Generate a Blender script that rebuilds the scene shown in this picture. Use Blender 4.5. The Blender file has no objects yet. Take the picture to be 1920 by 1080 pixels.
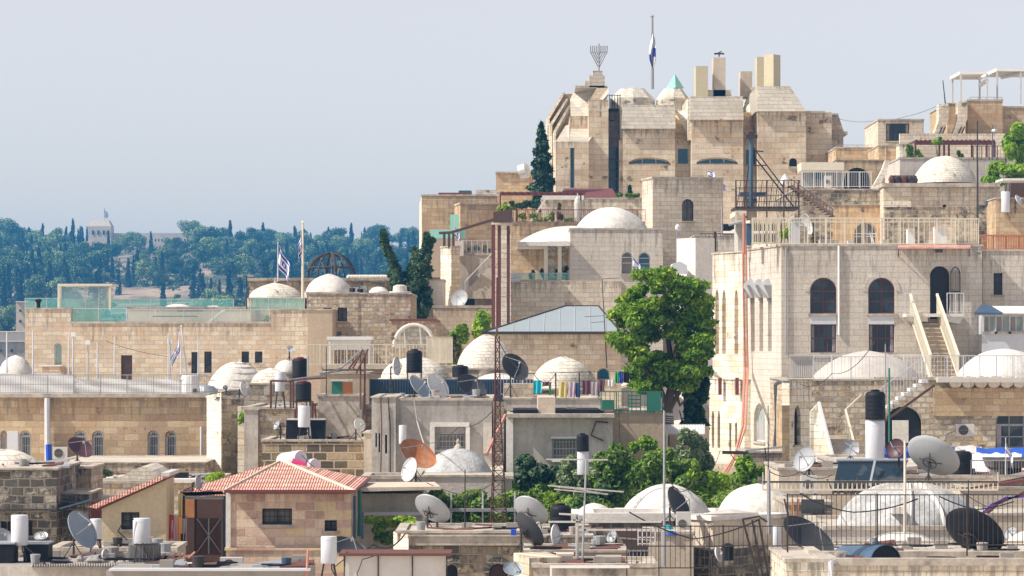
SUN=2.9; SKY=0.079; EXPO=1.1; HAZE=0.00032; HCOL=(.09,.47,.97,1); DUST=1.0; SSAT=.5; STINT=(1.12,.945,.865)
import bpy, math, random
import numpy as np
from mathutils import Vector, Matrix
# ---------------------------------------------------------------- core
F = 6000.0                      # focal length in photo pixels (1920 wide)
rnd = random.Random(11)
COL = bpy.context.scene.collection
ORG = {}
V = Vector
def X_(px, Y): return (px-960.0)*Y/F
HZ = 650.0                      # photo row of the horizon
def Z_(py, Y): return (HZ-py)*Y/F
def P(px, py, Y): return V((X_(px, Y), Y, Z_(py, Y)))
def M_(px, Y): return px*Y/F    # a size in photo pixels, in metres at distance Y

def lerp_tab(t, x):
    if x <= t[0][0]: return t[0][1]
    for (a, va), (b, vb) in zip(t, t[1:]):
        if x <= b: return va+(vb-va)*(x-a)/(b-a)
    return t[-1][1]
GL = [(40,-16),(100,-14),(150,-11.5),(190,-9.5),(240,-9),(300,-22),(420,-42),(560,-40),(700,-20),(850,-13),(1000,-7),(1200,3),(1400,13),(1560,20),(1700,22),(2200,0),(4000,-60)]
GR = [(40,-16),(100,-14),(130,-11.5),(160,-8),(200,-3),(240,3),(290,6),(340,2),(420,-20),(560,-40),(700,-20),(850,-13),(1000,-7),(1200,3),(1400,13),(1560,20),(1700,22),(2200,0),(4000,-60)]
def gz(x, y):
    t = min(1, max(0, (x+8)/20.0)); t = t*t*(3-2*t)
    z = lerp_tab(GL, y)*(1-t)+lerp_tab(GR, y)*t
    z += (HZ-540)*min(max(y,0),2200)/F
    if y > 600:
        z += 2.2*math.sin(x*.021+1.3)*math.sin(y*.008)+1.2*math.sin(x*.05+y*.011)
    return z

def tag(o, label=None, cat=None, group=None, kind=None):
    if label: o['label'] = label
    if cat: o['category'] = cat
    if group: o['group'] = group
    if kind: o['kind'] = kind
    return o
def thing(name, label, cat, loc=(0,0,0), group=None):
    o = bpy.data.objects.new(name, None); COL.objects.link(o)
    o.location = loc; o.empty_display_size = .3
    ORG[o.name] = V(loc)
    return tag(o, label, cat, group)
def dup(root, loc, rz=0, sc=1, label=None):
    r = root.copy(); COL.objects.link(r); r.location = loc; r.rotation_euler = (0,0,rz)
    r.scale = (sc,sc,sc) if not hasattr(sc, '__len__') else sc
    if label: r['label'] = label
    for ch in root.children:
        c = ch.copy(); COL.objects.link(c); c.parent = r
        for g in ch.children:
            d = g.copy(); COL.objects.link(d); d.parent = c
    return r

class MB:
    def __init__(s): s.v = []; s.f = []; s.mi = []
    def add(s, vs, fs, mi=0):
        n = len(s.v); s.v += [tuple(p) for p in vs]
        s.f += [[i+n for i in f] for f in fs]; s.mi += [mi]*len(fs); return s
    def box(s, x0, x1, y0, y1, z0, z1, mi=0):
        if x0 > x1: x0, x1 = x1, x0
        if y0 > y1: y0, y1 = y1, y0
        if z0 > z1: z0, z1 = z1, z0
        return s.add([(x0,y0,z0),(x1,y0,z0),(x1,y1,z0),(x0,y1,z0),(x0,y0,z1),(x1,y0,z1),(x1,y1,z1),(x0,y1,z1)],
            [[0,1,5,4],[1,2,6,5],[2,3,7,6],[3,0,4,7],[4,5,6,7],[3,2,1,0]], mi)
    def pbox(s, px0, px1, py0, py1, Y, d, mi=0):      # front face seen at the photo rectangle, d metres deep
        return s.box(X_(px0,Y), X_(px1,Y), Y, Y+d, Z_(py1,Y), Z_(py0,Y), mi)
    def prism(s, poly, Y, d, mi=0):                   # polygon of photo points extruded backwards
        n = len(poly); a = [P(x,y,Y) for x,y in poly]; b = [v+V((0,d,0)) for v in a]
        ar = sum(a[i].x*a[(i+1)%n].z-a[(i+1)%n].x*a[i].z for i in range(n))
        if ar < 0: a.reverse(); b.reverse()
        return s.add(a+b, [list(range(n)), list(range(2*n-1,n-1,-1))]+[[i,n+i,n+(i+1)%n,(i+1)%n] for i in range(n)], mi)
    def frus(s, b, t, mi=0):                          # (x0,x1,py,Y,depth) of bottom and of top
        def r(q):
            x0,x1,py,Y,d = q; X0=X_(x0,Y); X1=X_(x1,Y); z=Z_(py,Y)
            return [(X0,Y,z),(X1,Y,z),(X1,Y+d,z),(X0,Y+d,z)]
        return s.add(r(b)+r(t), [[0,1,5,4],[1,2,6,5],[2,3,7,6],[3,0,4,7],[4,5,6,7],[3,2,1,0]], mi)
    def hull(s, lo, hi, mi=0):                        # side walls + lids between two loops of points
        n = len(lo)
        return s.add(list(lo)+list(hi), [[i,(i+1)%n,n+(i+1)%n,n+i] for i in range(n)]+[list(range(n,2*n)), list(range(n-1,-1,-1))], mi)
    def tube(s, a, b, r, n=6, r2=None, mi=0):
        return s.path([a,b], r, n, r2, mi)
    def path(s, pts, r, n=6, r2=None, mi=0, closed=False):
        pts = [V(p) for p in pts]; L = len(pts); vs = []; fs = []
        for i, p in enumerate(pts):
            if closed: d = pts[(i+1)%L]-pts[i-1]
            elif i == 0: d = pts[1]-p
            elif i == L-1: d = p-pts[i-1]
            else: d = (pts[i+1]-p).normalized()+(p-pts[i-1]).normalized()
            if d.length < 1e-9: d = V((0,0,1))
            d.normalize(); u = d.cross(V((0,0,1)) if abs(d.z) < .95 else V((1,0,0))).normalized(); w = u.cross(d)
            rr = r if r2 is None else r+(r2-r)*i/(L-1)
            o = math.pi/4 if n == 4 else 0
            for k in range(n):
                a = 2*math.pi*k/n+o; vs.append(p+(u*math.cos(a)+w*math.sin(a))*rr)
        m = L if closed else L-1
        for i in range(m):
            j = (i+1)%L
            for k in range(n): fs.append([i*n+k, i*n+(k+1)%n, j*n+(k+1)%n, j*n+k])
        if not closed: fs += [list(range(n-1,-1,-1)), [(L-1)*n+k for k in range(n)]]
        return s.add(vs, fs, mi)
    def lathe(s, c, prof, n=20, mi=0, ax=None, squash=1.0):     # prof: (r,z) from the bottom up
        c = V(c); vs = []; fs = []
        M = Matrix.Identity(3) if ax is None else V((0,0,1)).rotation_difference(V(ax).normalized()).to_matrix()
        for r, z in prof:
            for k in range(n):
                a = 2*math.pi*k/n; vs.append(c+M@V((r*math.cos(a), r*math.sin(a)*squash, z)))
        for i in range(len(prof)-1):
            for k in range(n): fs.append([i*n+k, i*n+(k+1)%n, (i+1)*n+(k+1)%n, (i+1)*n+k])
        if prof[0][0] > 1e-5: fs.append(list(range(n-1,-1,-1)))
        if prof[-1][0] > 1e-5: fs.append([(len(prof)-1)*n+k for k in range(n)])
        return s.add(vs, fs, mi)
    def build(s, name, mats, parent=None, org=None, smooth=None):
        me = bpy.data.meshes.new(name); me.from_pydata(s.v, [], s.f)
        o0 = V((0,0,0))
        if parent is not None: o0 = ORG[parent.name]
        elif org is not None: o0 = V(org)
        if o0.length > 0: me.transform(Matrix.Translation(-o0))
        if not isinstance(mats, (list,tuple)): mats = [mats]
        for m in mats: me.materials.append(m)
        if len(mats) > 1: me.polygons.foreach_set('material_index', s.mi)
        if smooth:
            me.polygons.foreach_set('use_smooth', [True]*len(me.polygons))
            if smooth is not True: me.set_sharp_from_angle(angle=math.radians(smooth))
        me.update()
        o = bpy.data.objects.new(name, me); COL.objects.link(o)
        if parent is not None: o.parent = parent; ORG[o.name] = o0
        else: o.location = o0; ORG[o.name] = o0
        return o

# ---------------------------------------------------------------- materials
def nt(name):
    m = bpy.data.materials.new(name); m.use_nodes = True; t = m.node_tree
    b = t.nodes['Principled BSDF']; return m, t, b
def N(t, typ, **k):
    n = t.nodes.new(typ)
    for a, v in k.items():
        if a.startswith('i_'): n.inputs[a[2:].replace('_',' ')].default_value = v
        else: setattr(n, a, v)
    return n
def L(t, a, b): t.links.new(a, b)
def mixc(t, fac, a, b, mode='MIX'):
    n = t.nodes.new('ShaderNodeMix'); n.data_type = 'RGBA'; n.blend_type = mode
    for i, v in ((0,fac),(6,a),(7,b)):
        if hasattr(v, 'is_output') or hasattr(v, 'links'): L(t, v, n.inputs[i])
        else: n.inputs[i].default_value = v if not (isinstance(v, tuple) and len(v) == 3) else (*v, 1)
    return n.outputs[2]
def ramp(t, src, stops, interp='LINEAR'):
    n = t.nodes.new('ShaderNodeValToRGB'); n.color_ramp.interpolation = interp
    e = n.color_ramp.elements
    while len(e) < len(stops): e.new(.5)
    for q, (p, c) in zip(e, stops):
        q.position = p; q.color = (c,c,c,1) if not hasattr(c, '__len__') else (*c, 1)
    L(t, src, n.inputs[0]); return n.outputs[0]
def math_(t, op, a, b=None, clamp=False):
    n = t.nodes.new('ShaderNodeMath'); n.operation = op; n.use_clamp = clamp
    for i, v in enumerate((a,b)):
        if v is None: continue
        if hasattr(v, 'links'): L(t, v, n.inputs[i])
        else: n.inputs[i].default_value = v
    return n.outputs[0]
def wallcoord(t, warp=.03):
    g = N(t, 'ShaderNodeTexCoord'); s = N(t, 'ShaderNodeSeparateXYZ'); L(t, g.outputs['Object'], s.inputs[0])
    u = math_(t, 'ADD', s.outputs[0], s.outputs[1])
    c = N(t, 'ShaderNodeCombineXYZ'); L(t, u, c.inputs[0]); L(t, s.outputs[2], c.inputs[1])
    if warp:
        nz = N(t, 'ShaderNodeTexNoise', i_Scale=1.7); L(t, c.outputs[0], nz.inputs['Vector'])
        a = N(t, 'ShaderNodeVectorMath', operation='MULTIPLY_ADD'); L(t, nz.outputs['Color'], a.inputs[0])
        a.inputs[1].default_value = (warp*2,warp*2,0); L(t, c.outputs[0], a.inputs[2]); return g, c.outputs[0], a.outputs[0]
    return g, c.outputs[0], c.outputs[0]
def oscale(t, mb=.5):
    pass
MAT = {}
def stone(name, tones, mortar=(.2,.16,.12), bw=.6, bh=.3, ms=.012, stain=.5, dark=.15, streak=.4, bump=.5, warp=.012, darkc=(.10,.085,.07), rough=.9, warm=(.55,.34,.16), warmf=.25):
    m, t, b = nt(name)
    g, c0, c = wallcoord(t, warp)
    br = N(t, 'ShaderNodeTexBrick', offset=.5, squash=1.0); L(t, c, br.inputs['Vector'])
    for k, v in (('Scale',1.0),('Mortar Size',ms),('Mortar Smooth',.4),('Bias',0.0),('Brick Width',bw),('Row Height',bh)): br.inputs[k].default_value = v
    br.inputs['Color1'].default_value = (0,0,0,1); br.inputs['Color2'].default_value = (1,1,1,1); br.inputs['Mortar'].default_value = (.5,.5,.5,1)
    tones = [(min(.82,c_[0]*1.17), min(.82,c_[1]*1.245), min(.82,c_[2]*1.27)) for c_ in tones]; n = len(tones)
    col = ramp(t, br.outputs['Color'], [(i/n+.0001, tones[i]) for i in range(n)], 'CONSTANT' if n > 2 else 'LINEAR')
    # per-block speckle and large patches
    n1 = N(t, 'ShaderNodeTexNoise', i_Scale=9.0, i_Detail=5.0, i_Roughness=.7); L(t, c0, n1.inputs['Vector'])
    col = mixc(t, 1.0, col, ramp(t, n1.outputs[0], [(.3,max(.62,.86-.5*dark)),(.5,1.0),(.68,1.12)]), 'MULTIPLY')
    n2 = N(t, 'ShaderNodeTexNoise', i_Scale=.45, i_Detail=6.0, i_Roughness=.65); L(t, g.outputs['Object'], n2.inputs['Vector'])
    lo = 1-.42*stain
    col = mixc(t, 1.0, col, ramp(t, n2.outputs[0], [(.33,(lo,lo*.97,lo*.94)),(.52,1.0),(.68,1.0+.15*stain)]), 'MULTIPLY')
    # warm (iron/ochre) wash
    n5 = N(t, 'ShaderNodeTexNoise', i_Scale=.28, i_Detail=4.0, i_Roughness=.6); n5.inputs['Vector'].default_value=(0,0,0)
    mp = N(t, 'ShaderNodeMapping'); mp.inputs['Location'].default_value = (31,17,5); L(t, g.outputs['Object'], mp.inputs[0]); L(t, mp.outputs[0], n5.inputs['Vector'])
    col = mixc(t, math_(t, 'MULTIPLY', ramp(t, n5.outputs[0], [(.48,0.0),(.66,1.0)]), warmf*.8), col, warm)
    # vertical run-off streaks
    mp2 = N(t, 'ShaderNodeMapping'); mp2.inputs['Scale'].default_value = (2.6,.22,1); L(t, c0, mp2.inputs[0])
    n3 = N(t, 'ShaderNodeTexNoise', i_Scale=1.0, i_Detail=5.0, i_Roughness=.7); L(t, mp2.outputs[0], n3.inputs['Vector'])
    col = mixc(t, math_(t, 'MULTIPLY', ramp(t, n3.outputs[0], [(.52,0.0),(.75,1.0)]), streak), col, tuple(x*1.6 for x in darkc))
    sg = N(t, 'ShaderNodeSeparateXYZ'); L(t, g.outputs['Generated'], sg.inputs[0])
    n6 = N(t, 'ShaderNodeTexNoise', i_Scale=1.0, i_Detail=6.0, i_Roughness=.75); mp6 = N(t, 'ShaderNodeMapping'); mp6.inputs['Scale'].default_value = (4.5,.5,1); L(t, c0, mp6.inputs[0]); L(t, mp6.outputs[0], n6.inputs['Vector'])
    top = math_(t, 'ADD', n6.outputs[0], ramp(t, sg.outputs[2], [(.80,0.0),(1.0,.17)]))      # run-off grime under the coping
    col = mixc(t, math_(t, 'MULTIPLY', ramp(t, top, [(.62,0.0),(.74,1.0)]), min(.75,.25+streak)), col, tuple(x*1.3 for x in darkc))
    # black lichen, block-wise broken
    n4 = N(t, 'ShaderNodeTexNoise', i_Scale=1.1, i_Detail=8.0, i_Roughness=.75); mp3 = N(t, 'ShaderNodeMapping'); mp3.inputs['Location'].default_value = (7,3,1)
    L(t, c0, mp3.inputs[0]); L(t, mp3.outputs[0], n4.inputs['Vector'])
    thr = .665-.30*dark
    dv = math_(t, 'ADD', n4.outputs[0], math_(t, 'MULTIPLY', math_(t, 'SUBTRACT', br.outputs['Color'], .5), .14))
    col = mixc(t, math_(t, 'MULTIPLY', ramp(t, dv, [(thr,0.0),(thr+.06,1.0)]), .88), col, darkc)
    col = mixc(t, math_(t, 'MULTIPLY', br.outputs['Fac'], .75), col, mortar)
    L(t, col, b.inputs['Base Color']); b.inputs['Roughness'].default_value = rough
    h = math_(t, 'SUBTRACT', math_(t, 'MULTIPLY', n1.outputs[0], .5), math_(t, 'MULTIPLY', br.outputs['Fac'], .8))
    bp = N(t, 'ShaderNodeBump', i_Strength=bump, i_Distance=.08); L(t, h, bp.inputs['Height']); L(t, bp.outputs[0], b.inputs['Normal'])
    MAT[name] = m; return m
def plaster(name, c, c2=None, stain=.5, sc=.8, streak=.3, rough=.85, bump=.25, fine=8.0, crack=0):
    c2 = c2 or tuple(x*.45 for x in c)
    m, t, b = nt(name); g, c0, _ = wallcoord(t, 0)
    n2 = N(t, 'ShaderNodeTexNoise', i_Scale=sc, i_Detail=8.0, i_Roughness=.7); L(t, g.outputs['Object'], n2.inputs['Vector'])
    col = mixc(t, math_(t, 'MULTIPLY', ramp(t, n2.outputs[0], [(.42,0.0),(.68,1.0)]), stain), c, c2)
    mp2 = N(t, 'ShaderNodeMapping'); mp2.inputs['Scale'].default_value = (3.5,.3,1); L(t, c0, mp2.inputs[0])
    n3 = N(t, 'ShaderNodeTexNoise', i_Scale=1.0, i_Detail=6.0, i_Roughness=.7); L(t, mp2.outputs[0], n3.inputs['Vector'])
    col = mixc(t, math_(t, 'MULTIPLY', ramp(t, n3.outputs[0], [(.5,0.0),(.75,1.0)]), streak), col, tuple(x*.7 for x in c2))
    n1 = N(t, 'ShaderNodeTexNoise', i_Scale=fine, i_Detail=6.0, i_Roughness=.7); L(t, g.outputs['Object'], n1.inputs['Vector'])
    col = mixc(t, 1.0, col, ramp(t, n1.outputs[0], [(.3,.82),(.55,1.0),(.75,1.12)]), 'MULTIPLY')
    L(t, col, b.inputs['Base Color']); b.inputs['Roughness'].default_value = rough
    bp = N(t, 'ShaderNodeBump', i_Strength=bump, i_Distance=.06); L(t, n1.outputs[0], bp.inputs['Height']); L(t, bp.outputs[0], b.inputs['Normal'])
    MAT[name] = m; return m
def paint(name, c, rough=.5, metal=0, dirt=.3, dc=(.12,.09,.06), sc=3.0):
    m, t, b = nt(name); g = N(t, 'ShaderNodeTexCoord')
    n = N(t, 'ShaderNodeTexNoise', i_Scale=sc, i_Detail=6.0, i_Roughness=.7); L(t, g.outputs['Object'], n.inputs['Vector'])
    col = mixc(t, math_(t, 'MULTIPLY', ramp(t, n.outputs[0], [(.45,0.0),(.75,1.0)]), dirt), c, dc)
    L(t, col, b.inputs['Base Color']); b.inputs['Roughness'].default_value = rough; b.inputs['Metallic'].default_value = metal
    if max(c) < .06: b.inputs['Specular IOR Level'].default_value = .2
    MAT[name] = m; return m
def glass(name, c=(.015,.03,.045), rough=.12, var=.5, c2=(.12,.12,.11)):
    m, t, b = nt(name); g = N(t, 'ShaderNodeTexCoord')
    n = N(t, 'ShaderNodeTexNoise', i_Scale=1.3, i_Detail=2.0); L(t, g.outputs['Object'], n.inputs['Vector'])
    col = mixc(t, math_(t, 'MULTIPLY', ramp(t, n.outputs[0], [(.5,0.0),(.6,1.0)]), var), c, c2)
    L(t, col, b.inputs['Base Color']); b.inputs['Roughness'].default_value = rough; b.inputs['IOR'].default_value = 1.5
    MAT[name] = m; return m
def clear(name, c, alpha):
    m, t, b = nt(name); b.inputs['Base Color'].default_value = (*c,1); b.inputs['Roughness'].default_value = .08; b.inputs['Alpha'].default_value = alpha
    MAT[name] = m; return m
def leaf(name, ca, cb, cc=None, rough=.55, trans=.25, ov=.35):
    m, t, b = nt(name); gm = N(t, 'ShaderNodeNewGeometry')
    g = N(t, 'ShaderNodeTexCoord'); n = N(t, 'ShaderNodeTexNoise', i_Scale=.9, i_Detail=3.0); L(t, g.outputs['Object'], n.inputs['Vector'])
    f = math_(t, 'ADD', math_(t, 'MULTIPLY', gm.outputs['Random Per Island'], .55), math_(t, 'MULTIPLY', n.outputs[0], .55))
    oi = N(t, 'ShaderNodeObjectInfo')
    f = math_(t, 'ADD', f, math_(t, 'MULTIPLY', math_(t, 'SUBTRACT', oi.outputs['Random'], .5), ov))
    col = ramp(t, f, [(.2,ca),(.6,cb),(.9,cc or cb)])
    L(t, col, b.inputs['Base Color']); b.inputs['Roughness'].default_value = rough
    b.inputs['Transmission Weight'].default_value = 0
    tr = N(t, 'ShaderNodeBsdfTranslucent'); L(t, col, tr.inputs[0]); mx = N(t, 'ShaderNodeMixShader'); mx.inputs[0].default_value = trans
    out = t.nodes['Material Output']; L(t, b.outputs[0], mx.inputs[1]); L(t, tr.outputs[0], mx.inputs[2]); L(t, mx.outputs[0], out.inputs[0])
    MAT[name] = m; return m

S = stone
S('st_pink', [(.54,.43,.32),(.58,.48,.37),(.51,.40,.30),(.61,.51,.39),(.55,.41,.28)], bw=.55, bh=.27, ms=.013, stain=.4, dark=.06, streak=.25, mortar=(.36,.29,.22), warmf=.3)
S('st_ochre', [(.50,.36,.22),(.44,.305,.18),(.53,.40,.26),(.41,.285,.185),(.52,.37,.215),(.46,.31,.195)], bw=.62, bh=.29, ms=.013, stain=.4, dark=.07, streak=.25, mortar=(.34,.25,.15), warm=(.42,.20,.08), warmf=.45)
S('st_cream', [(.60,.50,.39),(.55,.46,.36),(.64,.54,.42),(.57,.45,.34)], bw=.58, bh=.27, ms=.012, stain=.35, dark=.05, streak=.3, mortar=(.30,.24,.18), warmf=.2)
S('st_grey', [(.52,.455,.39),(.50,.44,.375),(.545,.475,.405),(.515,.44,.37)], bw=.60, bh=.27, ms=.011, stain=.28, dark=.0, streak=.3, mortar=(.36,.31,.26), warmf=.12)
S('st_fort', [(.56,.455,.345),(.53,.43,.32),(.59,.49,.37),(.51,.39,.27)], bw=1.3, bh=.42, ms=.014, stain=.6, dark=.2, streak=.4, mortar=(.30,.24,.18), warmf=.45)
S('st_cap', [(.44,.385,.315),(.41,.355,.29),(.47,.41,.335)], bw=1.1, bh=.3, ms=.014, stain=.5, dark=.12, streak=.3, mortar=(.24,.2,.16), warmf=.1)
S('st_orange', [(.60,.40,.22),(.54,.34,.18),(.64,.44,.25)], bw=1.0, bh=.35, ms=.012, stain=.3, dark=.05, streak=.3, mortar=(.4,.27,.15))
S('st_old', [(.46,.37,.27),(.38,.30,.22),(.52,.43,.32),(.30,.24,.18),(.44,.31,.19),(.50,.40,.28)], bw=.5, bh=.27, ms=.03, stain=.8, dark=.5, streak=.45, mortar=(.36,.30,.22), bump=1.0, warp=.05)
S('st_black', [(.34,.29,.23),(.24,.21,.17),(.44,.38,.30),(.18,.16,.13),(.38,.29,.20),(.46,.40,.32)], bw=.42, bh=.26, ms=.03, stain=.7, dark=.75, streak=.3, mortar=(.30,.26,.20), bump=1.0, warp=.06, darkc=(.055,.05,.045))
S('st_rubble', [(.52,.43,.33),(.42,.33,.24),(.58,.48,.37),(.34,.27,.20),(.50,.36,.22)], bw=.38, bh=.24, ms=.03, stain=.5, dark=.25, streak=.25, mortar=(.38,.31,.24), bump=1.0, warp=.06)
S('st_brownbrick', [(.20,.145,.085),(.13,.095,.06),(.42,.31,.19),(.09,.07,.05),(.27,.19,.10)], bw=.55, bh=.32, ms=.035, stain=.3, dark=.2, streak=.1, mortar=(.62,.50,.36), bump=1.0, warp=.02)
S('st_rose', [(.60,.43,.32),(.45,.285,.21),(.66,.50,.37),(.60,.45,.26),(.50,.33,.25)], bw=.62, bh=.27, ms=.016, stain=.2, dark=.0, streak=.05, mortar=(.60,.50,.42), warmf=.1)
S('st_dome', [(.66,.58,.49),(.60,.52,.43),(.70,.62,.52)], bw=.32, bh=.15, ms=.012, stain=.7, dark=.2, streak=.3, mortar=(.44,.38,.32), bump=.7, warp=.06, warmf=.1)
S('st_limey', [(.70,.62,.50),(.62,.54,.43),(.70,.63,.52),(.61,.50,.37)], bw=.6, bh=.28, ms=.014, stain=.5, dark=.16, streak=.4, mortar=(.34,.27,.20), warm=(.60,.40,.22), warmf=.4)  # pale stone; on some left-facing parts its tone also carries their sunlight
plaster('pl_white', (.78,.75,.70), (.50,.45,.38), stain=.3, streak=.12)
plaster('pl_whitedome', (.72,.69,.64), (.42,.39,.35), stain=.5, streak=.22, sc=1.3, bump=.9, fine=4)
plaster('pl_greydome', (.60,.55,.49), (.36,.33,.30), stain=.6, streak=.2, sc=1.0, bump=.6)
plaster('pl_bluedome', (.55,.56,.56), (.22,.21,.19), stain=.85, streak=.5, sc=1.3, bump=.9)
plaster('pl_grey', (.44,.41,.37), (.20,.18,.16), stain=.75, streak=.6, sc=.7)
plaster('pl_greylight', (.58,.54,.48), (.28,.25,.22), stain=.6, streak=.5, sc=.7)
plaster('pl_tan', (.50,.40,.29), (.34,.26,.18), stain=.4, streak=.25)
plaster('pl_yellow', (.62,.52,.34), (.50,.40,.25), stain=.25, streak=.15)
plaster('pl_cream', (.66,.57,.45), (.40,.33,.26), stain=.5, streak=.35)
plaster('pl_coping', (.56,.50,.42), (.20,.17,.14), stain=.8, streak=.4, sc=1.6)
plaster('pl_roof', (.58,.52,.44), (.34,.30,.25), stain=.7, streak=0, sc=.5)
plaster('pl_towery', (.60,.53,.36), (.48,.42,.29), stain=.2, streak=.1)
plaster('pl_dirty', (.52,.46,.38), (.07,.06,.05), stain=.85, streak=.7, sc=1.4)
paint('white', (.80,.80,.79), .45, dirt=.15, dc=(.4,.35,.28))
paint('creamp', (.74,.68,.54), .5, dirt=.25, dc=(.4,.28,.16))
paint('offwhite', (.60,.58,.55), .5, dirt=.3, dc=(.3,.25,.2))
paint('tankwhite', (.64,.66,.70), .4, dirt=.08, dc=(.5,.48,.45), sc=1.5)
paint('blackp', (.012,.012,.016), .6, dirt=.15, dc=(.10,.09,.08), sc=2)
paint('darkmet', (.05,.045,.045), .6, dirt=.5, dc=(.14,.07,.04))
paint('greymet', (.32,.33,.34), .5, dirt=.4, dc=(.16,.12,.10))
paint('lightmet', (.50,.51,.53), .4, metal=.2, dirt=.3, dc=(.3,.25,.2))
paint('galv', (.42,.45,.48), .45, metal=.5, dirt=.4, dc=(.22,.2,.18), sc=2)
paint('rust', (.13,.05,.035), .8, dirt=.7, dc=(.10,.045,.03), sc=4)
paint('rustlight', (.46,.16,.07), .8, dirt=.6, dc=(.60,.40,.12), sc=1.2)
paint('redbrown', (.17,.045,.04), .6, dirt=.4, dc=(.08,.04,.035))
paint('brown', (.085,.045,.035), .7, dirt=.4, dc=(.16,.10,.07))
paint('bluesteel', (.045,.10,.17), .5, dirt=.5, dc=(.16,.19,.22), sc=1.5)
paint('bluetarp', (.02,.09,.45), .5, dirt=.2, dc=(.05,.16,.5))
paint('bluebarrel', (.04,.085,.15), .5, dirt=.4, dc=(.2,.26,.32), sc=2)
paint('mastblue', (.05,.11,.17), .5, dirt=.3)
paint('greenp', (.02,.17,.12), .5, dirt=.3)
paint('pipered', (.55,.24,.17), .55, dirt=.35, dc=(.25,.10,.06))
paint('pvcgrey', (.60,.62,.66), .4, dirt=.2, dc=(.35,.33,.3))
paint('dishgrey', (.40,.42,.44), .5, dirt=.35, dc=(.24,.22,.20), sc=1.6)
paint('dishwhite', (.66,.67,.68), .45, dirt=.2, dc=(.45,.42,.38), sc=2)
paint('dishblue', (.30,.36,.42), .5, dirt=.4, dc=(.18,.17,.16), sc=2)
paint('dishdark', (.05,.052,.058), .45, dirt=.4, dc=(.12,.11,.10), sc=2)
paint('dishrust', (.42,.15,.05), .7, dirt=.65, dc=(.50,.40,.30), sc=2.2)
paint('dishmaroon', (.085,.035,.045), .5, dirt=.3)
paint('yellowp', (.62,.42,.05), .5, dirt=.3)
paint('zinc', (.33,.39,.41), .5, metal=.1, dirt=.5, dc=(.3,.32,.33), sc=1.0)
paint('concrete', (.34,.31,.28), .9, dirt=.6, dc=(.2,.18,.16), sc=2)
paint('flagwhite', (.82,.82,.84), .8, dirt=.05)
paint('flagblue', (.02,.04,.42), .8, dirt=.05)
paint('steeltank', (.18,.175,.17), .35, metal=.6, dirt=.5, dc=(.09,.08,.07), sc=1.5)
for n_, c_ in (('cl_cyan',(.02,.50,.62)),('cl_yellow',(.60,.50,.18)),('cl_pink',(.55,.42,.50)),('cl_navy',(.03,.08,.2)),('cl_maroon',(.14,.06,.09)),('cl_white',(.75,.72,.72)),('cl_orange',(.80,.33,.06)),('cl_red',(.55,.03,.07)),('cl_green',(.02,.35,.10)),('cl_blue',(.02,.08,.55)),('cl_grey',(.40,.36,.38)),('cl_black',(.015,.015,.02)),('magenta',(.62,.04,.20))):
    paint(n_, c_, .85, dirt=.12, dc=tuple(x*.6 for x in c_))
glass('gl_dark'); glass('gl_blue', (.01,.10,.17), .1, .3, (.02,.16,.24)); glass('gl_navy', (.012,.02,.035), .15, .5, (.05,.09,.12))
glass('gl_pale', (.30,.40,.38), .2, .5, (.5,.55,.5)); glass('gl_curtain', (.22,.20,.16), .25, .6, (.10,.09,.08)); glass('gl_black', (.008,.008,.010), .6, .3, (.03,.025,.02))
clear('glz_teal', (.20,.58,.52), .30); clear('glz_clear', (.45,.60,.58), .22); clear('glz_green', (.03,.35,.27), .6); clear('glz_mint', (.35,.75,.62), .85)
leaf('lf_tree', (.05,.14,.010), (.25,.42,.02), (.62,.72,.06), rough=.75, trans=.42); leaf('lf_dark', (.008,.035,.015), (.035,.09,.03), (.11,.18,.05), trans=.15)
leaf('lf_bush', (.04,.11,.018), (.20,.33,.04), (.36,.50,.09), rough=.75, trans=.3); leaf('lf_lime', (.09,.20,.012), (.27,.46,.025), (.55,.68,.08), rough=.75, trans=.35); leaf('lf_olive', (.09,.14,.06), (.24,.32,.15), (.42,.50,.28), rough=.75)
leaf('lf_far', (.012,.04,.02), (.07,.14,.045), (.30,.40,.14), trans=.1, ov=.8); leaf('lf_farolive', (.09,.13,.06), (.18,.22,.11), (.42,.44,.26), trans=.1, ov=.8); leaf('lf_farcyp', (.008,.020,.012), (.016,.036,.018), trans=.05)
leaf('lf_red', (.05,.05,.02), (.10,.13,.03), (.30,.10,.05))
leaf('lf_under', (.02,.04,.02), (.05,.085,.03), (.12,.15,.06), trans=.1)
paint('bark', (.11,.08,.055), .9, dirt=.5)
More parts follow.
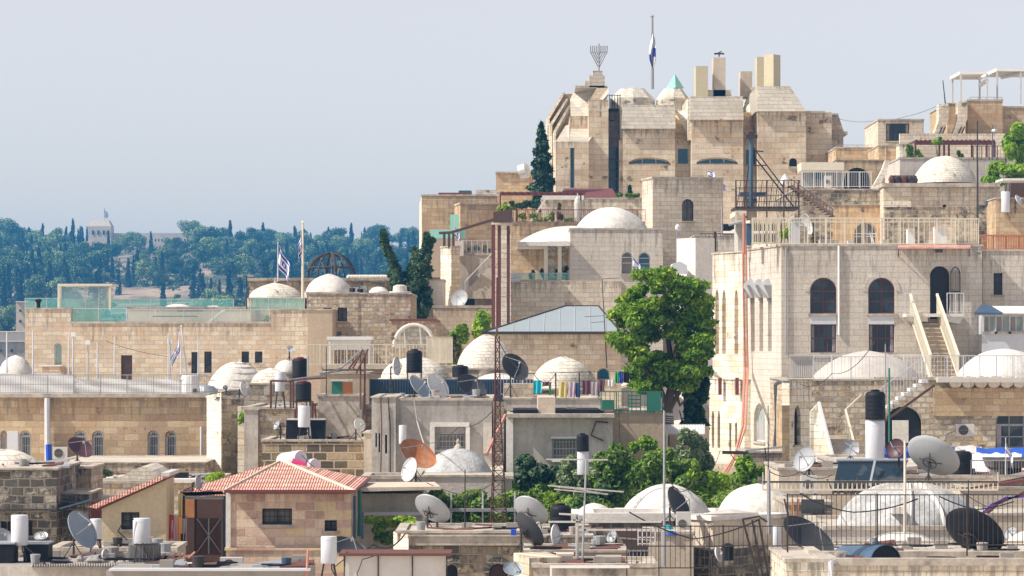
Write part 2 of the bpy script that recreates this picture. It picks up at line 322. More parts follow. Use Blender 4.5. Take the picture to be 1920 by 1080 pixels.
def tiles(name, c=(.76,.36,.27)):
    m, t, b = nt(name); g = N(t, 'ShaderNodeTexCoord')
    s = N(t, 'ShaderNodeSeparateXYZ'); L(t, g.outputs['Object'], s.inputs[0])
    # wavy pantiles: rounded ridges along x, steps along the slope
    wx = math_(t, 'SINE', math_(t, 'MULTIPLY', s.outputs[0], 2*math.pi/.085))
    st = math_(t, 'FRACT', math_(t, 'ADD', math_(t, 'MULTIPLY', s.outputs[2], 1/.105), math_(t, 'MULTIPLY', wx, .10)))
    n = N(t, 'ShaderNodeTexNoise', i_Scale=3.0, i_Detail=5.0, i_Roughness=.7); L(t, g.outputs['Object'], n.inputs['Vector'])
    col = ramp(t, n.outputs[0], [(.3,tuple(x*.7 for x in c)),(.5,c),(.68,(.86,.58,.48))])
    col = mixc(t, math_(t, 'MULTIPLY', ramp(t, st, [(.0,1.0),(.30,0.0)]), .9), col, (.16,.06,.045))
    L(t, col, b.inputs['Base Color']); b.inputs['Roughness'].default_value = .8
    h = math_(t, 'ADD', math_(t, 'MULTIPLY', wx, .5), math_(t, 'MULTIPLY', st, -1.2))
    bp = N(t, 'ShaderNodeBump', i_Strength=.9, i_Distance=.05); L(t, h, bp.inputs['Height']); L(t, bp.outputs[0], b.inputs['Normal'])
    MAT[name] = m
tiles('tile')
def ground_mat():
    m, t, b = nt('ground'); g = N(t, 'ShaderNodeTexCoord')
    n = N(t, 'ShaderNodeTexNoise', i_Scale=.022, i_Detail=9.0, i_Roughness=.72); L(t, g.outputs['Object'], n.inputs['Vector'])
    n1 = N(t, 'ShaderNodeTexNoise', i_Scale=.3, i_Detail=8.0, i_Roughness=.75); L(t, g.outputs['Object'], n1.inputs['Vector'])
    col = ramp(t, n.outputs[0], [(.36,(.06,.085,.035)),(.47,(.16,.15,.08)),(.53,(.42,.30,.20)),(.66,(.52,.40,.29))])
    col = mixc(t, 1.0, col, ramp(t, n1.outputs[0], [(.3,.55),(.55,1.0),(.75,1.3)]), 'MULTIPLY')
    sp = N(t, 'ShaderNodeSeparateXYZ'); L(t, g.outputs['Object'], sp.inputs[0])
    town = ramp(t, math_(t, 'MULTIPLY', sp.outputs[1], 1/600), [(.48,1.0),(.56,0.0)])     # pale limestone inside the town, albedo raised to bounce light on facades; earth beyond
    pav = mixc(t, 1.0, (.66,.58,.48), ramp(t, n1.outputs[0], [(.3,.8),(.55,1.0),(.75,1.12)]), 'MULTIPLY')
    col = mixc(t, town, col, pav)
    L(t, col, b.inputs['Base Color']); b.inputs['Roughness'].default_value = .95
    MAT['ground'] = m
ground_mat()
for m in bpy.data.materials: pass
def mt(n): return MAT[n] if isinstance(n, str) else n
# ---------------------------------------------------------------- walls with real openings
def bx(x0, x1, Y, d):
    a, b = X_(x0,Y), X_(x1,Y); return [(a,Y+d),(a,Y),(b,Y),(b,Y+d)]
def ray_t(px, A, B):
    k = (px-960.0)/F; return (k*A[1]-A[0])/((B[0]-A[0])-k*(B[1]-A[1]))
def rb(x0, xc, x1, Y, a):
    """right-angled box turned by a degrees: corner xc at distance Y, one face running to x0, the other to x1"""
    a = math.radians(a); C = V((X_(xc,Y), Y)); df = V((math.cos(a), math.sin(a))); dl = V((-math.sin(a), math.cos(a)))
    l = ray_t(x0, C, C+dl); w = ray_t(x1, C, C+df)
    Lp = C+dl*abs(l); Rp = C+df*abs(w)
    return [tuple(Lp), tuple(C), tuple(Rp), tuple(Lp+Rp-C)]
def outline(u0, u1, v0, v1, k):
    w = u1-u0; um = (u0+u1)/2
    pts = [(u0,v0),(u1,v0)]
    if k == 'r': return pts+[(u1,v1),(u0,v1)], []
    if k == 'a': h = w/2; arc = [(um+math.cos(t)*w/2, v1-h+math.sin(t)*h) for t in [math.pi*i/12 for i in range(13)]]
    elif k == 's':
        h = (v1-v0)*.85; arc = [(um+math.cos(t)*w/2, v1-h+math.sin(t)*h) for t in [math.pi*i/12 for i in range(13)]]
    elif k == 'o':
        h = (v1-v0)/2; arc = [(um+math.cos(t)*w/2, v1-h+math.sin(t)*h) for t in [math.pi*i/12 for i in range(13)]]
    else:  # pointed
        h = min(w*1.2, (v1-v0)*.5); arc = []
        for i in range(7): t = i/6; arc.append((u1-(w/2)*(1-math.cos(t*math.pi/2)), v1-h+h*math.sin(t*math.pi/2)))
        arc += [(u0+u1-u, v) for u, v in arc[-2::-1]]
    return pts+arc, arc
WS = {  # style: frame material, glass, mullions across, mullions up, frame thickness, grille
 'dark': ('darkmet','gl_dark',1,1,.05,0), 'navy': ('darkmet','gl_navy',2,1,.05,0), 'blue': ('galv','gl_blue',0,0,.05,0), 'blue3': ('st_fort','gl_blue',2,0,.09,0),
 'bars': ('white','gl_dark',0,0,.085,7), 'whitebars': ('white','gl_curtain',0,1,.04,8), 'maroon': ('redbrown','gl_navy',2,1,.05,0), 'arch': ('redbrown','gl_navy',1,2,.05,0),
 'hole': ('darkmet','gl_black',0,0,.02,0), 'slot': (None,'gl_black',0,0,0,0), 'ochreslot': (None,'st_ochre',0,0,0,0), 'greyslot': (None,'pl_greylight',0,0,0,0), 'pale': ('white','gl_pale',0,0,.04,0), 'curtain': ('white','gl_curtain',0,1,.05,0), 'curtainb': ('offwhite','gl_blue',0,1,.05,0),
 'grid': ('darkmet','gl_curtain',1,0,.05,6), 'white': ('white','gl_pale',1,0,.05,0), 'door': ('darkmet','brown',0,0,.04,0), 'whitedoor': ('white','gl_curtain',1,1,.06,0), 'big': ('greymet','gl_dark',2,3,.06,0), 'greycurtain': ('offwhite','gl_curtain',2,0,.05,0)}
def opening(root, A, d2, n2, o, depth):
    u0,u1,v0,v1,k,sty = o; fm, gm, nx, ny, th, bars = WS[sty]
    def W(u, v, dep): return V((A.x+d2.x*u-n2.x*dep, A.y+d2.y*u-n2.y*dep, v))
    pts, arc = outline(u0,u1,v0,v1,k)
    g = MB(); g.add([W(u,v,depth*.8) for u,v in pts], [list(range(len(pts)))])
    if fm is None:
        return g.build('window_recess', mt(gm), root)
    f = MB(); cu, cv = (u0+u1)/2, (v0+v1)/2
    ins = [(u+(th if u < cu-1e-4 else -th if u > cu+1e-4 else 0)*.5, v+(th if v < cv else -th)*.5) for u,v in pts]
    f.path([W(u,v,depth*.7) for u,v in ins], th*.75, 4, closed=True)
    def top(u):   # height of the outline at u
        if not arc: return v1
        best = v1
        for (a,b),(c,d) in zip(arc, arc[1:]):
            if min(a,c)-1e-6 <= u <= max(a,c)+1e-6: best = b+(d-b)*(abs((u-a)/(c-a)) if abs(c-a) > 1e-6 else 0)
        return best
    for i in range(nx):
        u = u0+(u1-u0)*(i+1)/(nx+1); f.tube(W(u,v0,depth*.7), W(u,top(u),depth*.7), th*.5, 4)
    for i in range(ny):
        v = v0+(v1-v0)*(i+1)/(ny+1)
        if not arc or v < arc[0][1]: f.tube(W(u0,v,depth*.7), W(u1,v,depth*.7), th*.5, 4)
    if arc and k == 'a' and (ny or bars == 7): f.tube(W(u0,arc[0][1],depth*.7), W(u1,arc[0][1],depth*.7), th*.6, 4)
    w = f.build('window', mt(fm), root)
    g.build('pane', mt(gm), w)
    if fm not in ('st_fort',) and sty not in ('door','whitedoor') and u1-u0 > .3:
        q = MB(); a, b = W(u0-.09,v0,0), W(u1+.09,v0,0); o_ = V((n2.x*.09,n2.y*.09,0)); i_ = V((-n2.x*.1,-n2.y*.1,0)); z_ = V((0,0,-.09)); q.add([a+o_+z_,b+o_+z_,b+i_+z_,a+i_+z_,a+o_,b+o_,b+i_,a+i_],[[0,1,5,4],[1,2,6,5],[2,3,7,6],[3,0,4,7],[4,5,6,7],[3,2,1,0]]); q.build('sill', mt('pl_coping'), w)
    if sty in ('maroon','navy','curtain','white','big') and u1-u0 > .5:
        hh = (arc[0][1] if arc else v1)
        for a_, b_ in ((.04,.15),(.86,.97)) if sty != 'white' else ((.05,.45),):
            q = MB(); k_ = 8; top_ = []; bot_ = []
            for i in range(k_+1): uu = u0+(u1-u0)*(a_+(b_-a_)*i/k_); top_.append(W(uu,hh-.05,depth*.78-.02*(i%2))); bot_.append(W(uu,v0+.05,depth*.78-.02*(i%2)))
            q.add(bot_+top_, [[i,i+1,k_+2+i,k_+1+i] for i in range(k_)])
            q.build('curtain', mt('cl_grey' if sty != 'navy' else 'pl_tan'), w)
    if bars:
        q = MB()
        for i in range(bars):
            u = u0+(u1-u0)*(i+.5)/bars; q.tube(W(u,v0,depth*.35), W(u,top(u),depth*.35), .014, 4)
        for i in range(3):
            v = v0+(v1-v0)*(i+.5)/3.0
            if not arc or v < arc[0][1]: q.tube(W(u0,v,depth*.35), W(u1,v,depth*.35), .014, 4)
        q.build('grille', mt('lightmet' if bars in (7,8) else 'darkmet'), w)
    return w
def wallseg(mb, root, A, B, z0, z1, wins, depth=.28):
    A = V(A); B = V(B); Ln = (B-A).length; d = (B-A)/Ln; n = V((d.y,-d.x)); ops = []
    for (x0,y0,x1,y1,k,sty) in wins:
        ta = ray_t(x0,A,B)*Ln; tb = ray_t(x1,A,B)*Ln; a, b = min(ta,tb), max(ta,tb)
        a = max(a,.05); b = min(b,Ln-.05)
        Ym = (A+d*(a+b)/2).y; ops.append((a,b,max(Z_(y1,Ym),z0+.02),min(Z_(y0,Ym),z1-.04),k,sty))
    ops = [o for o in ops if o[1]-o[0] > .04 and o[3]-o[2] > .04]
    us = sorted({0.0,Ln,*[o[0] for o in ops],*[o[1] for o in ops]}); vs = sorted({z0,z1,*[o[2] for o in ops],*[o[3] for o in ops]})
    def W(u, v, dep=0): return (A.x+d.x*u-n.x*dep, A.y+d.y*u-n.y*dep, v)
    for i in range(len(us)-1):
        for j in range(len(vs)-1):
            cu, cv = (us[i]+us[i+1])/2, (vs[j]+vs[j+1])/2
            if any(o[0] < cu < o[1] and o[2] < cv < o[3] for o in ops): continue
            mb.add([W(us[i],vs[j]),W(us[i+1],vs[j]),W(us[i+1],vs[j+1]),W(us[i],vs[j+1])], [[0,1,2,3]])
    for o in ops:
        u0,u1,v0,v1,k,sty = o; pts, arc = outline(u0,u1,v0,v1,k); m = len(pts)
        mb.add([W(u,v) for u,v in pts]+[W(u,v,depth) for u,v in pts], [[i,(i+1)%m,m+(i+1)%m,m+i] for i in range(m)])
        if arc:
            um = (u0+u1)/2
            for side in (0,1):
                cs = (u1,v1) if side == 0 else (u0,v1)
                pp = [p for p in arc if (p[0] >= um-1e-5 if side == 0 else p[0] <= um+1e-5)]
                for a, b in zip(pp, pp[1:]):
                    if (V(a)-V(b)).length > 1e-5 and abs((a[0]-cs[0])*(b[1]-cs[1])-(a[1]-cs[1])*(b[0]-cs[0])) > 1e-7:
                        mb.add([W(*cs),W(*a),W(*b)], [[0,1,2]])
        opening(root, A, d, n, o, depth)
def vol(root, cs, top, mat, base=None, wins=(), roof='pl_roof', cop=.14, copmat='pl_coping', Yr=None, part='wall', over=.05, depth=.28):
    """a walled volume: cs = plan corners (left-back, left-front, right-front, right-back); top = photo height of the front corner"""
    Yf = Yr or cs[1][1]; z1 = Z_(top, Yf)
    if base is None: z0 = min(gz(x,y) for x,y in cs)-1.0
    else: z0 = Z_(base, Yf)
    w = MB(); nseg = len(cs)
    for i in range(nseg):
        wallseg(w, root, cs[i], cs[(i+1)%nseg], z0, z1, [q[1:] for q in wins if q[0] == i], depth)
    wo = w.build(part, mt(mat), root)
    r = MB(); r.add([(x,y,z1-.01) for x,y in cs], [list(range(nseg))]); r.build('roof', mt(roof), root)
    if cop:
        c = MB(); cx = sum(x for x,y in cs)/nseg; cy = sum(y for x,y in cs)/nseg
        def off(s): return [(x+(s if x > cx else -s), y+(s if y > cy else -s)) for x,y in cs]
        o1 = off(over); o2 = off(-.25); m = nseg
        vs = [(x,y,z1-.02) for x,y in o1]+[(x,y,z1+cop) for x,y in o1]+[(x,y,z1+cop) for x,y in o2]+[(x,y,z1-.02) for x,y in o2]
        fs = []
        for i in range(m):
            j = (i+1)%m
            for k in range(4): fs.append([k*m+i,k*m+j,((k+1)%4)*m+j,((k+1)%4)*m+i])
        c.add(vs, fs); c.build('coping', mt(copmat), root)
    return wo
def building(name, label, cs, top, mat, cat='building', group=None, **k):
    cx = sum(x for x,y in cs)/len(cs); cy = sum(y for x,y in cs)/len(cs)
    r = thing(name, label, cat, (cx, cy, gz(cx,cy)), group)
    vol(r, cs, top, mat, **k); return r
def dome_mb(c, rx, ry, h, p=.75, seed=0, n=44, rings=14, rough=.022, z0=0):
    q = random.Random(seed); m = MB(); vs = []; fs = []
    ph = [q.uniform(0,6) for _ in range(4)]
    for i in range(rings+1):
        t = i/rings; r = math.cos(t*math.pi/2); z = (1-r*r)**p
        for k in range(n):
            a = 2*math.pi*k/n; w = 1+rough*(math.sin(3*a+ph[0]+4*t)+math.sin(5*a+ph[1]-6*t)*.7)
            vs.append((c[0]+rx*r*w*math.cos(a), c[1]+ry*r*w*math.sin(a), c[2]+z0+h*z*(1+rough*math.sin(2*a+ph[2]+t*5))))
    for i in range(rings):
        for k in range(n): fs.append([i*n+k, i*n+(k+1)%n, (i+1)*n+(k+1)%n, (i+1)*n+k])
    m.add(vs, fs); return m
def dome(root, x0, x1, yp, yb, Yc, mat, p=.75, seed=0, ry=None, finial=False, ring=True, name='dome'):
    c = P((x0+x1)/2, yb, Yc); rx = M_(x1-x0, Yc)/2; h = M_(yb-yp, Yc)
    m = dome_mb(c, rx, ry or rx, h, p, seed)
    o = m.build(name, mt(mat), root, smooth=True)
    if ring:
        r = MB(); r.lathe(c, [(rx*1.03,-.5),(rx*1.05,.0),(rx*1.02,.08),(rx*.98,.08)], 36, squash=(ry or rx)/rx); r.build('base_ring', mt('pl_coping'), o)
    if finial:
        f = MB(); f.lathe(c+V((0,0,h-.03)), [(.16,0),(.13,.12),(.05,.2),(.07,.3),(.0,.42)], 10); f.build('finial', mt('pl_coping'), o)
    return o
# ---------------------------------------------------------------- roof-top objects
def dish(label, px, py, a, b, th, Y, basey, mat='dishgrey', back=False, base_d=0, group='satellite dishes on the roofs', arm=True):
    """a,b: half axes seen in the photo; th: image angle (deg) the bowl faces"""
    c = P(px,py,Y); Rr = M_(a,Y); q = min(.995,b/a); s = math.sqrt(1-q*q); th = math.radians(th)
    n = V((s*math.cos(th), q if back else -q, s*math.sin(th)))
    zb = Z_(basey, Y); r = thing('satellite_dish', label, 'satellite dish', (c.x, c.y, zb), group)
    m = MB(); dp = Rr*.30; k = 8; pr = [(max(1e-6,Rr*i/k), dp*(i/k)**2-dp*.35) for i in range(k+1)]
    prof = pr+[(Rr*1.02, pr[-1][1]+.015)]+[(x*1.0, z-.02) for x,z in pr[::-1]]
    m.lathe(c, prof, 32, ax=n); m.build('reflector', mt(mat), r, smooth=40)
    bk = c-n*(dp*.45)
    h = MB(); uu = n.orthogonal().normalized(); ww = n.cross(uu); h.path([bk-n*.06+(uu*math.cos(k*math.pi/8)+ww*math.sin(k*math.pi/8))*Rr*.26 for k in range(16)], Rr*.022, 5, closed=True)
    for t in range(4):
        an = t*math.pi/2+.4; u = n.orthogonal().normalized(); w = n.cross(u); h.tube(bk-n*.03, bk+(u*math.cos(an)+w*math.sin(an))*Rr*.45+n*dp*.12, .015, 4)
    h.build('mount', mt('darkmet'), r)
    pl = MB(); foot = V((bk.x-n.x*.15, bk.y-n.y*.15, zb)); topp = V((foot.x, foot.y, bk.z-.02))
    pl.tube(foot, topp, .035, 6); pl.tube(topp, bk, .03, 5)
    for s_ in (-1,1): pl.tube(foot+V((s_*.28,0,.0)), foot+V((0,0,min(.5,(topp.z-zb)*.6))), .018, 4)
    pl.build('pole', mt('darkmet'), r)
    if arm:
        f = MB(); fp = c+n*(Rr*.85); u = n.orthogonal().normalized(); w = n.cross(u)
        for t in range(3):
            an = t*2*math.pi/3+.5; f.tube(c+(u*math.cos(an)+w*math.sin(an))*Rr*.97+n*dp*.6, fp, .014, 4)
        ar = f.build('feed_arm', mt('greymet'), r)
        g = MB(); g.lathe(fp-n*.03, [(.03,0),(.035,.07),(.02,.11)], 8, ax=-n); g.build('receiver', mt('offwhite'), ar)
    return r
def tank(label, x0, x1, y0, y1, Y, mat='blackp', stand=None, group='water tanks on the roofs', lid='blackp', ribs=6):
    c = P((x0+x1)/2, y1, Y); R = M_(x1-x0,Y)/2; H = M_(y1-y0,Y)
    zb = Z_(stand, Y) if stand else c.z
    r = thing('water_tank', label, 'water tank', (c.x,c.y,zb), group)
    pr = [(R*.96,0)]
    for i in range(ribs):
        t0 = i/ribs*.84; t1 = (i+1)/ribs*.84; pr += [(R,H*(t0+.015)),(R,H*(t1-.025)),(R*.985,H*(t1-.012))]
    pr += [(R*.96,H*.85),(R*.8,H*.92),(R*.45,H*.94)]
    m = MB(); m.lathe(c, pr, 24); m.build('barrel', mt(mat), r, smooth=50)
    l = MB(); l.lathe(c+V((0,0,H*.935)), [(R*.42,0),(R*.44,H*.05),(R*.3,H*.065)], 16); l.build('lid', mt(lid), r, smooth=40)
    if stand:
        for sx in (-1,1):
            for sy in (-1,1):
                q = MB(); q.tube((c.x+sx*R*.85,c.y+sy*R*.85,zb),(c.x+sx*R*.85,c.y+sy*R*.85,c.z-.03),.03,4); q.build('leg', mt('rust'), r)
        q = MB(); q.box(c.x-R,c.x+R,c.y-R,c.y+R,c.z-.06,c.z-.002); q.build('platform', mt('darkmet'), r)
    return r
def heater(label, x0, x1, y0, y1, Y, legs=None, mat='tankwhite', group='white boiler cylinders on the roofs', round_=True):
    c = P((x0+x1)/2, y1, Y); R = M_(x1-x0,Y)/2; H = M_(y1-y0,Y); zb = Z_(legs,Y) if legs else c.z
    r = thing('water_heater', label, 'water heater', (c.x,c.y,zb), group)
    e = R*.09
    m = MB(); m.lathe(c, [(R-e*1.5,0),(R-e*.4,e*.3),(R,e*1.2),(R,H-e*1.2),(R-e*.4,H-e*.3),(R-e*1.5,H)], 28, squash=.85); m.build('barrel', mt(mat), r, smooth=35)
    b = MB(); b.lathe(c+V((0,0,H*.12)), [(R*1.003,0),(R*1.003,.012)], 28, squash=.86); b.build('seam', mt('pvcgrey'), r); b = MB(); b.lathe(c+V((0,0,H*.86)), [(R*1.003,0),(R*1.003,.012)], 28, squash=.86); b.build('seam', mt('pvcgrey'), r)
    if legs:
        for sx in (-1,1):
            for sy in (-1,1):
                q = MB(); q.tube((c.x+sx*R*.95,c.y+sy*R*.7,zb),(c.x+sx*R*.6,c.y+sy*R*.5,c.z+.02),.025,4); q.build('leg', mt('darkmet'), r)
    q = MB(); q.path([c+V((R*.4,-R*.4,.05)),c+V((R*.4,-R*.6,-.15)),c+V((R*.9,-R*.6,-.35)),V((c.x+R*1.1,c.y,min(zb,c.z-.4)))], .018, 5); q.build('pipe', mt('darkmet'), r)
    return r
def acu(label, x0, x1, y0, y1, Y, d=.32, mat='offwhite'):
    p = P((x0+x1)/2, y1, Y); r = thing('air_conditioner', label, 'air conditioner', p, 'air conditioning units')
    w = M_(x1-x0,Y)/2; h = M_(y1-y0,Y)
    m = MB(); m.box(p.x-w,p.x+w,Y,Y+d,p.z,p.z+h); m.build('casing', mt(mat), r)
    cx = p.x-w*.18; R = min(h*.40,w*.6); g = MB()
    g.lathe((cx,Y-.006,p.z+h/2), [(R,0),(R,.01)], 24, ax=(0,-1,0)); fo = g.build('fan', mt('darkmet'), r)
    g = MB()
    for i in range(1,5): g.path([(cx+R*i/4.2*math.cos(t),Y-.022,p.z+h/2+R*i/4.2*math.sin(t)) for t in [k*math.pi/10 for k in range(20)]], .006, 4, closed=True)
    g.tube((cx-R,Y-.022,p.z+h/2),(cx+R,Y-.022,p.z+h/2),.008,4); g.build('fan_grille', mt('greymet'), fo)
    g = MB(); g.box(p.x-w*.9,p.x-w*.7,Y+.02,Y+d-.02,p.z-.06,p.z); g.box(p.x+w*.7,p.x+w*.9,Y+.02,Y+d-.02,p.z-.06,p.z); g.build('bracket', mt('greymet'), r)
    return r
def railing(label, x0, Y0, x1, Y1, ybase, h, sp=.12, mat='white', br=.012, rails=(0.08,1.0), posts=6, name='railing', base1=None, Yr=None, group=None, cat='railing', pr=.03, solid=None):
    """a railing from photo column x0 (distance Y0) to x1 (Y1), standing at photo height ybase, h metres tall"""
    Yr = Yr or Y0; za = Z_(ybase,Yr); zb = Z_(base1,Y1) if base1 is not None else za
    A = V((X_(x0,Y0),Y0,za)); B = V((X_(x1,Y1),Y1,zb)); Ln = (B-A).length
    r = thing(name, label, cat, (A+B)/2, group); up = V((0,0,h))
    m = MB(); n = max(2,int(Ln/sp))
    if solid:
        s = MB(); t = (B-A).normalized(); nn = V((-t.y,t.x,0))*.01
        s.add([A+V((0,0,.06))-nn,B+V((0,0,.06))-nn,B+up*.97-nn,A+up*.97-nn,A+V((0,0,.06))+nn,B+V((0,0,.06))+nn,B+up*.97+nn,A+up*.97+nn], [[0,1,2,3],[7,6,5,4],[0,4,5,1],[3,2,6,7],[0,3,7,4],[1,5,6,2]])
        s.build('panel', mt(solid), r)
    if sp < 50:
        for i in range(n+1):
            p = A+(B-A)*i/n; m.tube(p+V((0,0,rails[0]*h)), p+up*rails[-1], br, 4)
        m.build('bars', mt(mat), r)
    for k in rails:
        q = MB(); q.tube(A+up*k, B+up*k, max(br*1.5,.02) if k < 1 else max(br*1.8,.028), 4); q.build('rail', mt(mat), r)
    for i in range(posts+1):
        p = A+(B-A)*i/posts; q = MB(); q.tube(p, p+up*1.01, pr, 4); q.build('post', mt(mat), r)
    return r
def balustrade(label, x0, Y0, x1, Y1, ybase, h, mat='glz_clear', n=4):
    A = V((X_(x0,Y0),Y0,Z_(ybase,Y0))); B = V((X_(x1,Y1),Y1,A.z)); r = thing('glass_balustrade', label, 'balustrade', (A+B)/2, 'glass balustrades on the roof terraces'); t = (B-A).normalized(); nn = V((-t.y,t.x,0))*.008
    for i in range(n):
        a = A+(B-A)*(i+.015)/n; b = A+(B-A)*(i+.985)/n; up = V((0,0,h)); m = MB()
        m.add([a-nn,b-nn,b+up-nn,a+up-nn,a+nn,b+nn,b+up+nn,a+up+nn],[[0,1,2,3],[7,6,5,4],[0,4,5,1],[3,2,6,7],[0,3,7,4],[1,5,6,2]]); m.build('glass_pane', mt(mat), r)
    for i in range(n+1):
        p = A+(B-A)*i/n; m = MB(); m.tube(p,p+V((0,0,h*1.02)),.02,4); m.build('post', mt('pvcgrey'), r)
    m = MB(); m.tube(A+V((0,0,h)),B+V((0,0,h)),.018,4); m.build('rail', mt('pvcgrey'), r)
    return r
def pole(name, label, cat, px, y0, y1, Y, r0, mat, px1=None, group=None, n=6):
    a = P(px,y1,Y); b = P(px1 if px1 is not None else px, y0, Y); m = MB(); m.tube(a,b,r0,n,r0*.7)
    return tag(m.build(name, mt(mat), org=a), label, cat, group)
def wire(label, pts, r, mat='darkmet', name='cable', cat='cable', group='cables strung between the roofs'):
    m = MB(); q = []
    for (x,y,Y),(x2,y2,Y2) in zip(pts, pts[1:]):
        a, b = P(x,y,Y), P(x2,y2,Y2); s = (b-a).length*.03
        q += [a.lerp(b,i/8)-V((0,0,s*4*(i/8)*(1-i/8))) for i in range(8)]
    q.append(P(*pts[-1])); m.path(q, r, 4); return tag(m.build(name, mt(mat), org=q[0]), label, cat, group)
def flag_mesh(top, w, h, droop, side=1, seed=0, star=True, twist=.3):
    q = random.Random(seed); nu, nv = 54, 36; m = MB(); vs = []; ph = q.uniform(0,6)
    cd, sd = math.cos(math.radians(droop)), math.sin(math.radians(droop))
    for j in range(nv+1):
        for i in range(nu+1):
            u, v = i/nu, j/nv
            x = side*w*u*cd; z = -h*v*(1-.25*sd*u)-w*u*sd*.95
            x += side*.05*w*math.sin(u*7+v*2+ph)*sd
            y = w*.10*math.sin(u*9+ph+v*1.5)*(u**.5)+w*.04*math.sin(v*7+u*4)
            vs.append((top.x+x, top.y+y, top.z+z))
    fs = []; mi = []
    def intri(x, y, R, s):
        return all((x*math.sin(a)+s*y*math.cos(a)) <= R/2 for a in (math.pi, math.pi/3, -math.pi/3)) if False else (s*y <= R/2 and s*y >= -R+abs(x)*math.sqrt(3))
    for j in range(nv):
        for i in range(nu):
            u, v = (i+.5)/nu, (j+.5)/nv; blue = (.09 < v < .23) or (.77 < v < .91)
            if star:
                x = (u-.5)*w/h; y = v-.5; R = .20; Ri = .125
                for s in (-1,1):
                    if intri(x,y,R,s) and not intri(x,y,Ri,s): blue = True
            fs.append([j*(nu+1)+i, j*(nu+1)+i+1, (j+1)*(nu+1)+i+1, (j+1)*(nu+1)+i]); mi.append(1 if blue else 0)
    m.v = vs; m.f = fs; m.mi = mi; return m
def flagpole(label, px, y0, y1, Y, ftop=None, fw=0, fh=0, droop=70, side=1, seed=0, r0=.04, mat='pvcgrey', px1=None, ball=True):
    a = P(px,y1,Y); r = thing('flagpole', label, 'flagpole', a, 'flagpoles')
    b = P(px1 if px1 is not None else px, y0, Y); m = MB(); m.tube(a,b,r0,8,r0*.6); m.build('pole', mt(mat), r)
    if ball: m = MB(); m.lathe(b, [(.0,-r0),(r0*1.3,0),(.0,r0*1.3)], 8); m.build('finial', mt(mat), r)
    if ftop is not None:
        t = P(px+(px1-px if px1 else 0)*(y1-ftop)/(y1-y0), ftop, Y); f = flag_mesh(t+V((side*r0,0,0)), M_(fw,Y), M_(fh,Y), droop, side, seed); f.build('flag', [mt('flagwhite'),mt('flagblue')], r, smooth=True)
    return r
# ---------------------------------------------------------------- plants
def leafmesh(name, pts, nrm, size, mat, parent=None, org=None, aspect=1.6, rng=None, bend=True):
    rng = rng or np.random.default_rng(1); n = len(pts); pts = np.asarray(pts); nrm = np.asarray(nrm)
    r = rng.normal(size=(n,3)); nn = nrm+r*.75; nn /= np.linalg.norm(nn,axis=1)[:,None]+1e-9
    u = np.cross(nn, rng.normal(size=(n,3))); u /= np.linalg.norm(u,axis=1)[:,None]+1e-9; w = np.cross(nn,u)
    sz = (size*rng.uniform(.55,1.25,n))[:,None]; a = u*sz*aspect*.5; b = w*sz*.5
    vs = np.stack([pts-a, pts-b*.9+nn*sz*.12, pts+a, pts+b*.9+nn*sz*.12], axis=1).reshape(-1,3)
    if parent is not None: o0 = np.array(ORG[parent.name])
    else: o0 = np.array(org if org is not None else (0,0,0), dtype=float)
    me = bpy.data.meshes.new(name); me.vertices.add(n*4); me.vertices.foreach_set('co', (vs-o0).astype(np.float32).ravel())
    me.loops.add(n*4); me.loops.foreach_set('vertex_index', np.arange(n*4,dtype=np.int32)); me.polygons.add(n)
    me.polygons.foreach_set('loop_start', np.arange(0,n*4,4,dtype=np.int32)); me.polygons.foreach_set('loop_total', np.full(n,4,dtype=np.int32))
    me.materials.append(mt(mat)); me.update(calc_edges=True); me.validate()
    o = bpy.data.objects.new(name, me); COL.objects.link(o)
    if parent is not None: o.parent = parent; ORG[o.name] = V(o0)
    else: o.location = V(o0); ORG[o.name] = V(o0)
    return o
def clumps(cl, rng, fill=.35):
    """cl: (x,y,z,rx,ry,rz,n) ellipsoids -> points near their skins, with outward directions"""
    P_, N_ = [], []
    for x,y,z,rx,ry,rz,n in cl:
        d = rng.normal(size=(n,3)); d /= np.linalg.norm(d,axis=1)[:,None]; rr = rng.uniform(0,1,n)**fill
        P_.append(np.array([x,y,z])+d*np.array([rx,ry,rz])*rr[:,None]); N_.append(d+np.array([0,0,.5]))
    return np.concatenate(P_), np.concatenate(N_)
def bush(label, x0, x1, y0, y1, Y, mat='lf_bush', n=2500, size=.16, dep=1.0, seed=0, name='bush', cat='bush', group=None, k=14, stem=True, basey=None):
    rng = np.random.default_rng(seed+100); w = M_(x1-x0,Y)/2; h = M_(y1-y0,Y)/2; c = P((x0+x1)/2,(y0+y1)/2,Y); zb = Z_(basey or y1, Y)
    r = thing(name, label, cat, (c.x,c.y,zb), group); cl = []
    for i in range(k):
        a = rng.uniform(0,6.28); q = rng.uniform(.1,.85)**.8; s = rng.uniform(.20,.42)
        cl.append((c.x+w*q*math.cos(a), c.y+dep*w*q*rng.uniform(-1,1), c.z+h*q*math.sin(a), w*s, w*s*dep, h*s*1.1, n//k))
    p, nn = clumps(cl, rng); leafmesh('foliage', p, nn, size, mat, r, rng=rng)
    if stem:
        m = MB()
        for i in range(4): m.tube((c.x+rng.uniform(-.1,.1),c.y,zb),(c.x+w*rng.uniform(-.5,.5),c.y,c.z+h*.2),.03,5,.012)
        m.build('stem', mt('bark'), r)
    return r
